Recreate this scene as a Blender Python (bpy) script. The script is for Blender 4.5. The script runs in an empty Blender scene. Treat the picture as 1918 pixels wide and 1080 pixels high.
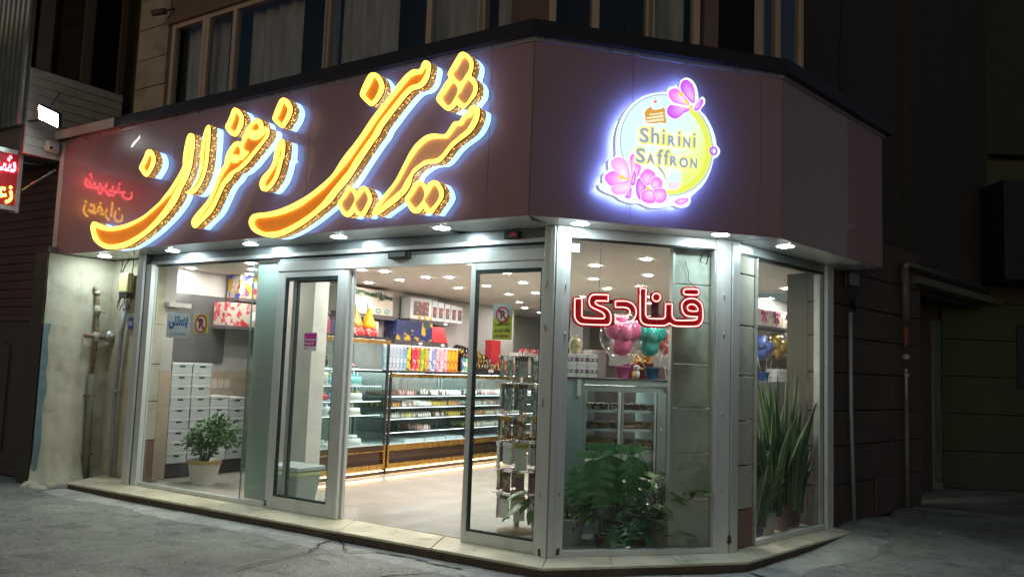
import bpy, bmesh, math, random
from mathutils import Vector, Matrix, noise
R = math.radians
random.seed(7)
scene = bpy.context.scene
COL = scene.collection
# ------------------------------------------------------------------ camera
F_PX, PITCH, ROLL, CAM_H = 1583.7, R(5.453), R(2.09), 1.6
cd = bpy.data.cameras.new('camera'); cam = bpy.data.objects.new('camera', cd); COL.objects.link(cam)
cd.sensor_width = 36.0; cd.lens = F_PX/1918*36; cd.clip_start = 0.05; cd.clip_end = 400
_u = Vector((0, -math.sin(PITCH), math.cos(PITCH))); _x = Vector((1, 0, 0)); _f = Vector((0, math.cos(PITCH), math.sin(PITCH)))
_r = _x*math.cos(ROLL)+_u*math.sin(ROLL); _up = -_x*math.sin(ROLL)+_u*math.cos(ROLL)
cam.matrix_world = Matrix(((_r.x, _up.x, -_f.x, 0), (_r.y, _up.y, -_f.y, 0), (_r.z, _up.z, -_f.z, CAM_H), (0, 0, 0, 1)))
scene.camera = cam
# ------------------------------------------------------------------ night sky, exposure
world = bpy.data.worlds.new('World'); scene.world = world; world.use_nodes = True
wn = world.node_tree.nodes; wl = world.node_tree.links; wn.clear()
sky = wn.new('ShaderNodeTexSky'); sky.sky_type = 'NISHITA'; sky.sun_disc = False
sky.sun_elevation = R(14.0); sky.sun_rotation = R(200)
bg = wn.new('ShaderNodeBackground'); bg.inputs['Strength'].default_value = 0.024
wo = wn.new('ShaderNodeOutputWorld'); wl.new(sky.outputs[0], bg.inputs[0]); wl.new(bg.outputs[0], wo.inputs[0])
vs = scene.view_settings; vs.view_transform = 'Standard'; vs.look = 'None'; vs.gamma = 1; vs.use_curve_mapping = False; vs.exposure = 0.12
cy = scene.cycles
cy.use_denoising = True
try: cy.denoiser = 'OPENIMAGEDENOISE'
except Exception: pass
cy.max_bounces = 8; cy.diffuse_bounces = 3; cy.glossy_bounces = 4; cy.transmission_bounces = 6; cy.transparent_max_bounces = 24
cy.caustics_reflective = False; cy.caustics_refractive = False; cy.sample_clamp_indirect = 4.0
# strengths of the lamps, added downlights included
L_SOFFIT, L_ROOM, L_CASE, L_FLOOD = 150.0, 560.0, 9.0, 230.0

# ------------------------------------------------------------------ frames (x along a wall, y into the building, z up)
class Frame:
    def __init__(s, ox, oy, deg):
        s.o = Vector((ox, oy, 0)); s.a = R(deg); s.deg = deg
        s.ex = Vector((math.cos(s.a), math.sin(s.a), 0)); s.ey = Vector((-math.sin(s.a), math.cos(s.a), 0))
    def w(s, x, y, z=0): return s.o+s.ex*x+s.ey*y+Vector((0, 0, z))
    def l(s, p): q = Vector(p)-s.o; return (q.dot(s.ex), q.dot(s.ey), p[2])
def _ray(px, py): return _f*F_PX+_r*(px-959)-_up*(py-540)
def atY(F, y, px, py):      # point of a photograph pixel on the plane y = const of a wall frame
    d = _ray(px, py); q = F.o-Vector((0, 0, CAM_H)); t = (y+F.ey.dot(q))/F.ey.dot(d); return F.l(d*t+Vector((0, 0, CAM_H)))
def atX(F, x, px, py):
    d = _ray(px, py); q = F.o-Vector((0, 0, CAM_H)); t = (x+F.ex.dot(q))/F.ex.dot(d); return F.l(d*t+Vector((0, 0, CAM_H)))
def atZ(F, z, px, py):
    d = _ray(px, py); t = (z-CAM_H)/d.z; return F.l(d*t+Vector((0, 0, CAM_H)))
WF = Frame(0, 0, 0)
SA = Frame(0.11728525, 6.99317402, -33.967)   # fascia, long street side, origin at its right corner
SB = Frame(0.11728525, 6.99317402, 16.6955)   # fascia, chamfer
SC = Frame(2.46460463, 7.69720273, 46.118)    # fascia, alley side
GA = Frame(0.3788, 7.452, -33.0)              # glass line, street side; also the frame of the room
GB = Frame(0.3788, 7.452, 15.83)
GC = Frame(2.0720, 7.9322, 45.46)
ZS = 2.89                                     # soffit height
ZF = 4.407                                    # top of the fascia
ZC = 2.83                                     # room ceiling

# ------------------------------------------------------------------ materials
MATS = {}
def _nt(name):
    m = bpy.data.materials.new(name); m.use_nodes = True; nt = m.node_tree; nt.nodes.clear(); return m, nt
def M(name, col=(.5, .5, .5), rough=.5, metal=0., var=.12, vs_=6., bump=0., bs=40., spec=.5, stain=None, stain_s=2., stain_a=.5, coat=0., rvar=0.1, streak=False):
    """principled surface with procedural mottling, optional stains and fine relief"""
    if name in MATS: return MATS[name]
    m, nt = _nt(name); N = nt.nodes; L = nt.links
    out = N.new('ShaderNodeOutputMaterial'); b = N.new('ShaderNodeBsdfPrincipled'); L.new(b.outputs[0], out.inputs[0])
    tc = N.new('ShaderNodeTexCoord'); mp = N.new('ShaderNodeMapping'); L.new(tc.outputs['Object'], mp.inputs[0])
    if streak: mp.inputs['Scale'].default_value = (1, 1, .12)
    n1 = N.new('ShaderNodeTexNoise'); n1.inputs['Scale'].default_value = vs_; n1.inputs['Detail'].default_value = 6; n1.inputs['Roughness'].default_value = .6
    L.new(mp.outputs[0], n1.inputs['Vector'])
    r = N.new('ShaderNodeMapRange'); r.inputs[1].default_value = .3; r.inputs[2].default_value = .7
    r.inputs[3].default_value = 1-var; r.inputs[4].default_value = 1+var; L.new(n1.outputs['Fac'], r.inputs[0])
    mx = N.new('ShaderNodeVectorMath'); mx.operation = 'SCALE'; mx.inputs[0].default_value = col[:3]; L.new(r.outputs[0], mx.inputs['Scale'])
    last = mx.outputs[0]
    if stain:
        n2 = N.new('ShaderNodeTexNoise'); n2.inputs['Scale'].default_value = stain_s; n2.inputs['Detail'].default_value = 8; n2.inputs['Roughness'].default_value = .65; n2.inputs['Distortion'].default_value = .6
        L.new(mp.outputs[0], n2.inputs['Vector'])
        cr = N.new('ShaderNodeMapRange'); cr.inputs[1].default_value = .5; cr.inputs[2].default_value = .66; cr.inputs[3].default_value = 0; cr.inputs[4].default_value = stain_a
        L.new(n2.outputs['Fac'], cr.inputs[0])
        mm = N.new('ShaderNodeMix'); mm.data_type = 'RGBA'; L.new(cr.outputs[0], mm.inputs[0]); L.new(last, mm.inputs[6]); mm.inputs[7].default_value = (*stain, 1); last = mm.outputs[2]
    L.new(last, b.inputs['Base Color'])
    rr = N.new('ShaderNodeMapRange'); rr.inputs[1].default_value = .3; rr.inputs[2].default_value = .7; rr.inputs[3].default_value = max(.02, rough-rvar*rough*2); rr.inputs[4].default_value = min(1, rough+rvar*rough*2)
    L.new(n1.outputs['Fac'], rr.inputs[0]); L.new(rr.outputs[0], b.inputs['Roughness'])
    b.inputs['Metallic'].default_value = metal; b.inputs['Specular IOR Level'].default_value = spec
    if coat: b.inputs['Coat Weight'].default_value = coat; b.inputs['Coat Roughness'].default_value = .02
    if bump:
        n3 = N.new('ShaderNodeTexNoise'); n3.inputs['Scale'].default_value = bs; n3.inputs['Detail'].default_value = 5; L.new(mp.outputs[0], n3.inputs['Vector'])
        bp = N.new('ShaderNodeBump'); bp.inputs['Strength'].default_value = bump; bp.inputs['Distance'].default_value = .01
        L.new(n3.outputs['Fac'], bp.inputs['Height']); L.new(bp.outputs[0], b.inputs['Normal'])
    MATS[name] = m; return m
def E(name, col, s, base=(.8, .8, .8)):
    if name in MATS: return MATS[name]
    m, nt = _nt(name); N = nt.nodes; L = nt.links
    out = N.new('ShaderNodeOutputMaterial'); b = N.new('ShaderNodeBsdfPrincipled'); L.new(b.outputs[0], out.inputs[0])
    b.inputs['Base Color'].default_value = (*base, 1); b.inputs['Emission Color'].default_value = (*col, 1); b.inputs['Emission Strength'].default_value = s; b.inputs['Roughness'].default_value = .4
    MATS[name] = m; return m
def GLASS(name, tint=(.94, .97, .96), refl=1.0, rough=0.0, dust=0):
    if name in MATS: return MATS[name]
    m, nt = _nt(name); N = nt.nodes; L = nt.links
    out = N.new('ShaderNodeOutputMaterial'); mix = N.new('ShaderNodeMixShader'); L.new(mix.outputs[0], out.inputs[0])
    t = N.new('ShaderNodeBsdfTransparent'); t.inputs[0].default_value = (*tint, 1); g = N.new('ShaderNodeBsdfGlossy'); g.inputs['Roughness'].default_value = rough
    fr = N.new('ShaderNodeFresnel'); ge = N.new('ShaderNodeNewGeometry'); io = N.new('ShaderNodeMapRange'); io.inputs[3].default_value = 1.45; io.inputs[4].default_value = 1/1.45
    L.new(ge.outputs['Backfacing'], io.inputs[0]); L.new(io.outputs[0], fr.inputs['IOR'])
    ml = N.new('ShaderNodeMath'); ml.operation = 'MULTIPLY'; ml.inputs[1].default_value = refl; ml.use_clamp = True; L.new(fr.outputs[0], ml.inputs[0])
    L.new(ml.outputs[0], mix.inputs[0]); L.new(t.outputs[0], mix.inputs[1]); L.new(g.outputs[0], mix.inputs[2])
    if dust:      # thin film of dust and wiped smears on the outer panes
        tc = N.new('ShaderNodeTexCoord'); mp = N.new('ShaderNodeMapping'); mp.inputs['Rotation'].default_value = (.3, .6, .5); mp.inputs['Scale'].default_value = (1, 1, .35); L.new(tc.outputs['Object'], mp.inputs[0])
        n = N.new('ShaderNodeTexNoise'); n.inputs['Scale'].default_value = 3.5; n.inputs['Detail'].default_value = 7; n.inputs['Distortion'].default_value = 1.2; L.new(mp.outputs[0], n.inputs['Vector'])
        r = N.new('ShaderNodeMapRange'); r.inputs[1].default_value = .42; r.inputs[2].default_value = .75; r.inputs[3].default_value = dust*.35; r.inputs[4].default_value = dust*2.2; L.new(n.outputs['Fac'], r.inputs[0])
        d = N.new('ShaderNodeBsdfDiffuse'); d.inputs[0].default_value = (.7, .72, .7, 1); m2 = N.new('ShaderNodeMixShader'); L.new(r.outputs[0], m2.inputs[0]); L.new(mix.outputs[0], m2.inputs[1]); L.new(d.outputs[0], m2.inputs[2]); L.new(m2.outputs[0], out.inputs[0])
    MATS[name] = m; return m

# ------------------------------------------------------------------ mesh builder
class MB:
    def __init__(s): s.v = []; s.f = []; s.m = []; s.sm = []; s.cm = 0; s.smooth = False
    def _add(s, vs, fs):
        b = len(s.v); s.v += [tuple(v) for v in vs]
        for f in fs: s.f.append([b+i for i in f]); s.m.append(s.cm); s.sm.append(s.smooth)
        return s
    def mat(s, i): s.cm = i; return s
    def box(s, x0, x1, y0, y1, z0, z1):
        return s._add([(x0, y0, z0), (x1, y0, z0), (x1, y1, z0), (x0, y1, z0), (x0, y0, z1), (x1, y0, z1), (x1, y1, z1), (x0, y1, z1)],
                      [(3, 2, 1, 0), (4, 5, 6, 7), (0, 1, 5, 4), (1, 2, 6, 5), (2, 3, 7, 6), (3, 0, 4, 7)])
    def hexa(s, p): return s._add(p, [(3, 2, 1, 0), (4, 5, 6, 7), (0, 1, 5, 4), (1, 2, 6, 5), (2, 3, 7, 6), (3, 0, 4, 7)])
    def rbox(s, cx, cy_, z0, sx, sy, sz, a=0):
        c, n = math.cos(a), math.sin(a); P = []
        for z in (z0, z0+sz):
            for dx, dy in ((-sx/2, -sy/2), (sx/2, -sy/2), (sx/2, sy/2), (-sx/2, sy/2)): P.append((cx+dx*c-dy*n, cy_+dx*n+dy*c, z))
        return s.hexa(P)
    def poly(s, pts, z0, z1):           # horizontal polygon extruded in z
        n = len(pts); return s._add([(x, y, z0) for x, y in pts]+[(x, y, z1) for x, y in pts],
            [tuple(range(n-1, -1, -1)), tuple(range(n, 2*n))]+[(i, (i+1) % n, n+(i+1) % n, n+i) for i in range(n)])
    def lathe(s, prof, c=(0, 0, 0), n=16, close=True):   # profile (r, z)
        vs = []; k = len(prof)
        for i in range(n):
            a = 2*math.pi*i/n
            for r, z in prof: vs.append((c[0]+r*math.cos(a), c[1]+r*math.sin(a), c[2]+z))
        fs = [(i*k+j, ((i+1) % n)*k+j, ((i+1) % n)*k+j+1, i*k+j+1) for i in range(n) for j in range(k-1)]
        if close: fs += [tuple(i*k for i in range(n))[::-1], tuple(i*k+k-1 for i in range(n))]
        o = s.smooth; s.smooth = True; s._add(vs, fs); s.smooth = o; return s
    def tube(s, pts, r, n=6, closed=False, caps=True):
        pts = [Vector(p) for p in pts]; m = len(pts); vs = []
        rr = r if isinstance(r, (list, tuple)) else [r]*m
        up = None
        for i, p in enumerate(pts):
            a = pts[i-1] if (i > 0 or closed) else p; b = pts[(i+1) % m] if (i < m-1 or closed) else p
            t = (b-a); t = t.normalized() if t.length > 1e-9 else Vector((0, 0, 1))
            if up is None: up = Vector((0, 0, 1)) if abs(t.z) < .9 else Vector((1, 0, 0))
            u = (up-t*up.dot(t)); u = u.normalized() if u.length > 1e-6 else t.orthogonal().normalized(); up = u; w = t.cross(u)
            for k in range(n): an = 2*math.pi*k/n; vs.append(p+(u*math.cos(an)+w*math.sin(an))*rr[i])
        fs = []
        for i in range(m if closed else m-1):
            j = (i+1) % m
            for k in range(n): fs.append((i*n+k, i*n+(k+1) % n, j*n+(k+1) % n, j*n+k))
        if caps and not closed: fs += [tuple(range(n))[::-1], tuple((m-1)*n+k for k in range(n))]
        o = s.smooth; s.smooth = True; s._add(vs, fs); s.smooth = o; return s
    def ball(s, c, r, sc=(1, 1, 1), n=12, k=8):
        vs = [(c[0], c[1], c[2]-r*sc[2])]; fs = []
        for j in range(1, k):
            th = math.pi*j/k
            for i in range(n): a = 2*math.pi*i/n; vs.append((c[0]+r*sc[0]*math.sin(th)*math.cos(a), c[1]+r*sc[1]*math.sin(th)*math.sin(a), c[2]-r*sc[2]*math.cos(th)))
        vs.append((c[0], c[1], c[2]+r*sc[2])); t = len(vs)-1
        for i in range(n):
            i2 = (i+1) % n; fs.append((0, 1+i2, 1+i))
            for j in range(k-2): fs.append((1+j*n+i, 1+j*n+i2, 1+(j+1)*n+i2, 1+(j+1)*n+i))
            fs.append((1+(k-2)*n+i, 1+(k-2)*n+i2, t))
        o = s.smooth; s.smooth = True; s._add(vs, fs); s.smooth = o; return s
    def quad(s, a, b, c, d): return s._add([a, b, c, d], [(0, 1, 2, 3)])
    def wall(s, pts, y0, y1, closed=True):   # vertical-plane outline (x, z) swept in y: a band
        n = len(pts); vs = [(x, y0, z) for x, z in pts]+[(x, y1, z) for x, z in pts]
        return s._add(vs, [(i, (i+1) % n, n+(i+1) % n, n+i) for i in range(n if closed else n-1)])
    def add(s, o, M4=None):
        b = len(s.v); s.v += [tuple(M4 @ Vector(v)) if M4 else v for v in o.v]
        for f, m, k in zip(o.f, o.m, o.sm): s.f.append([b+i for i in f]); s.m.append(m); s.sm.append(k)
        return s
OFF = {}
def mesh(name, mb, mats, off=(0, 0, 0), bevel=0):
    me = bpy.data.meshes.new(name); me.from_pydata([(v[0]-off[0], v[1]-off[1], v[2]-off[2]) for v in mb.v], [], mb.f)
    for m in (mats if isinstance(mats, (list, tuple)) else [mats]): me.materials.append(m)
    me.polygons.foreach_set('material_index', mb.m); me.polygons.foreach_set('use_smooth', mb.sm); me.update()
    return me
def tag(o, label=None, cat=None, group=None, kind=None):
    if label: o['label'] = label
    if cat: o['category'] = cat
    if group: o['group'] = group
    if kind: o['kind'] = kind
    return o
def thing(name, label, cat, F=WF, loc=(0, 0, 0), group=None):
    o = bpy.data.objects.new(name, None); COL.objects.link(o); o.location = F.w(*loc); o.rotation_euler = (0, 0, F.a); o.empty_display_size = .1
    OFF[o.name] = loc; return tag(o, label, cat, group)
def root_off(o):
    while o.parent: o = o.parent
    return OFF.get(o.name, (0, 0, 0))
def part(par, name, mb, mats, label=None, kind=None, bevel=0):
    me = mesh(name, mb, mats, root_off(par)); o = bpy.data.objects.new(name, me); COL.objects.link(o); o.parent = par
    if bevel: bv = o.modifiers.new('bevel', 'BEVEL'); bv.width = bevel; bv.segments = 2; bv.limit_method = 'ANGLE'
    return tag(o, label, None, None, kind)
def solo(name, label, cat, mb, mats, F=WF, loc=(0, 0, 0), group=None, kind=None, bevel=0):
    me = mesh(name, mb, mats, loc); o = bpy.data.objects.new(name, me); COL.objects.link(o); o.location = F.w(*loc); o.rotation_euler = (0, 0, F.a); OFF[o.name] = loc
    if bevel: bv = o.modifiers.new('bevel', 'BEVEL'); bv.width = bevel; bv.segments = 2; bv.limit_method = 'ANGLE'
    return tag(o, label, cat, group, kind)
def struct(name, mb, mats, F=WF, bevel=0): return solo(name, None, None, mb, mats, F, (0, 0, 0), None, 'structure', bevel)
def smoothpath(pts, k=3):            # closed Catmull-Rom
    out = []; n = len(pts)
    for i in range(n):
        p0, p1, p2, p3 = pts[i-1], pts[i], pts[(i+1) % n], pts[(i+2) % n]
        for j in range(k):
            t = j/k
            out.append(tuple(.5*((2*p1[a])+(-p0[a]+p2[a])*t+(2*p0[a]-5*p1[a]+4*p2[a]-p3[a])*t*t+(-p0[a]+3*p1[a]-3*p2[a]+p3[a])*t*t*t) for a in (0, 1)))
    return out
def sharppath(pts, k=4, lim=48):     # like smoothpath, but keeps real corners
    n = len(pts); V = [Vector(p) for p in pts]; sh = []; out = []
    for i in range(n): a = (V[i]-V[i-1]); b = (V[(i+1) % n]-V[i]); sh.append(a.length > 1e-9 and b.length > 1e-9 and math.degrees(a.angle(b)) > lim)
    for i in range(n):
        j = (i+1) % n; p1, p2 = V[i], V[j]; m1 = (p2-p1) if sh[i] else (V[j]-V[i-1])*.5; m2 = (p2-p1) if sh[j] else (V[(i+2) % n]-p1)*.5
        if m1.length > (p2-p1).length*1.4: m1 = m1.normalized()*(p2-p1).length*1.4
        if m2.length > (p2-p1).length*1.4: m2 = m2.normalized()*(p2-p1).length*1.4
        for q in range(k): t = q/k; out.append(tuple(p1*(2*t**3-3*t*t+1)+m1*(t**3-2*t*t+t)+p2*(-2*t**3+3*t*t)+m2*(t**3-t*t)))
    return out
def offset(pts, d):                  # offset of a closed (x, z) outline, positive = outward
    n = len(pts); A = sum(pts[i][0]*pts[(i+1) % n][1]-pts[(i+1) % n][0]*pts[i][1] for i in range(n)); sg = 1 if A > 0 else -1; out = []
    for i in range(n):
        a = Vector(pts[i-1]); b = Vector(pts[i]); c = Vector(pts[(i+1) % n]); t = (c-a)
        if t.length < 1e-9: out.append(tuple(b)); continue
        t.normalize(); out.append((b.x+t.y*sg*d, b.y-t.x*sg*d))
    return out
def curve_mesh(splines, extrude=0., bevel=0., off=0.):
    """filled flat shape (x, z) with holes -> MB in the wall frame at y = 0, front towards -y"""
    cu = bpy.data.curves.new('c', 'CURVE'); cu.dimensions = '2D'; cu.fill_mode = 'BOTH'; cu.extrude = extrude; cu.bevel_depth = bevel; cu.bevel_resolution = 1; cu.offset = off
    for sp in splines:
        s = cu.splines.new('POLY'); s.points.add(len(sp)-1); s.use_cyclic_u = True
        for p, q in zip(s.points, sp): p.co = (q[0], q[1], 0, 1)
    return _cm(cu)
def _cm(cu):
    o = bpy.data.objects.new('c', cu); COL.objects.link(o); dg = bpy.context.evaluated_depsgraph_get(); me = bpy.data.meshes.new_from_object(o.evaluated_get(dg))
    mb = MB(); mb._add([(v.co.x, -v.co.z, v.co.y) for v in me.vertices], [tuple(p.vertices) for p in me.polygons])
    bpy.data.objects.remove(o); bpy.data.curves.remove(cu); bpy.data.meshes.remove(me); return mb
def text_mb(txt, size=1., off=0., extrude=0., ax='CENTER'):
    cu = bpy.data.curves.new('t', 'FONT'); cu.body = txt; cu.size = size; cu.offset = off; cu.extrude = extrude; cu.align_x = ax; cu.resolution_u = 3
    return _cm(cu)
def bounds(mb): return [min(v[i] for v in mb.v) for i in range(3)]+[max(v[i] for v in mb.v) for i in range(3)]
def fit(mb, x0, x1, z0, z1, y):      # put a text shape in a box of the wall plane
    b = bounds(mb); sx = (x1-x0)/(b[3]-b[0]); sz = (z1-z0)/(b[5]-b[2])
    mb.v = [(x0+(v[0]-b[0])*sx, y+v[1], z0+(v[2]-b[2])*sz) for v in mb.v]; return mb
def move(mb, dx, dy, dz): mb.v = [(v[0]+dx, v[1]+dy, v[2]+dz) for v in mb.v]; return mb
def lamp_disc(mb, x, y, z, r, n=20): mb._add([(x+r*math.cos(2*math.pi*i/n), y+r*math.sin(2*math.pi*i/n), z) for i in range(n)], [tuple(range(n))[::-1]]); return mb
ORD = ['first', 'second', 'third', 'fourth', 'fifth', 'sixth', 'seventh', 'eighth', 'ninth', 'tenth', 'eleventh', 'twelfth', 'thirteenth', 'fourteenth', 'fifteenth', 'sixteenth', 'seventeenth', 'eighteenth', 'nineteenth', 'twentieth']
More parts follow.
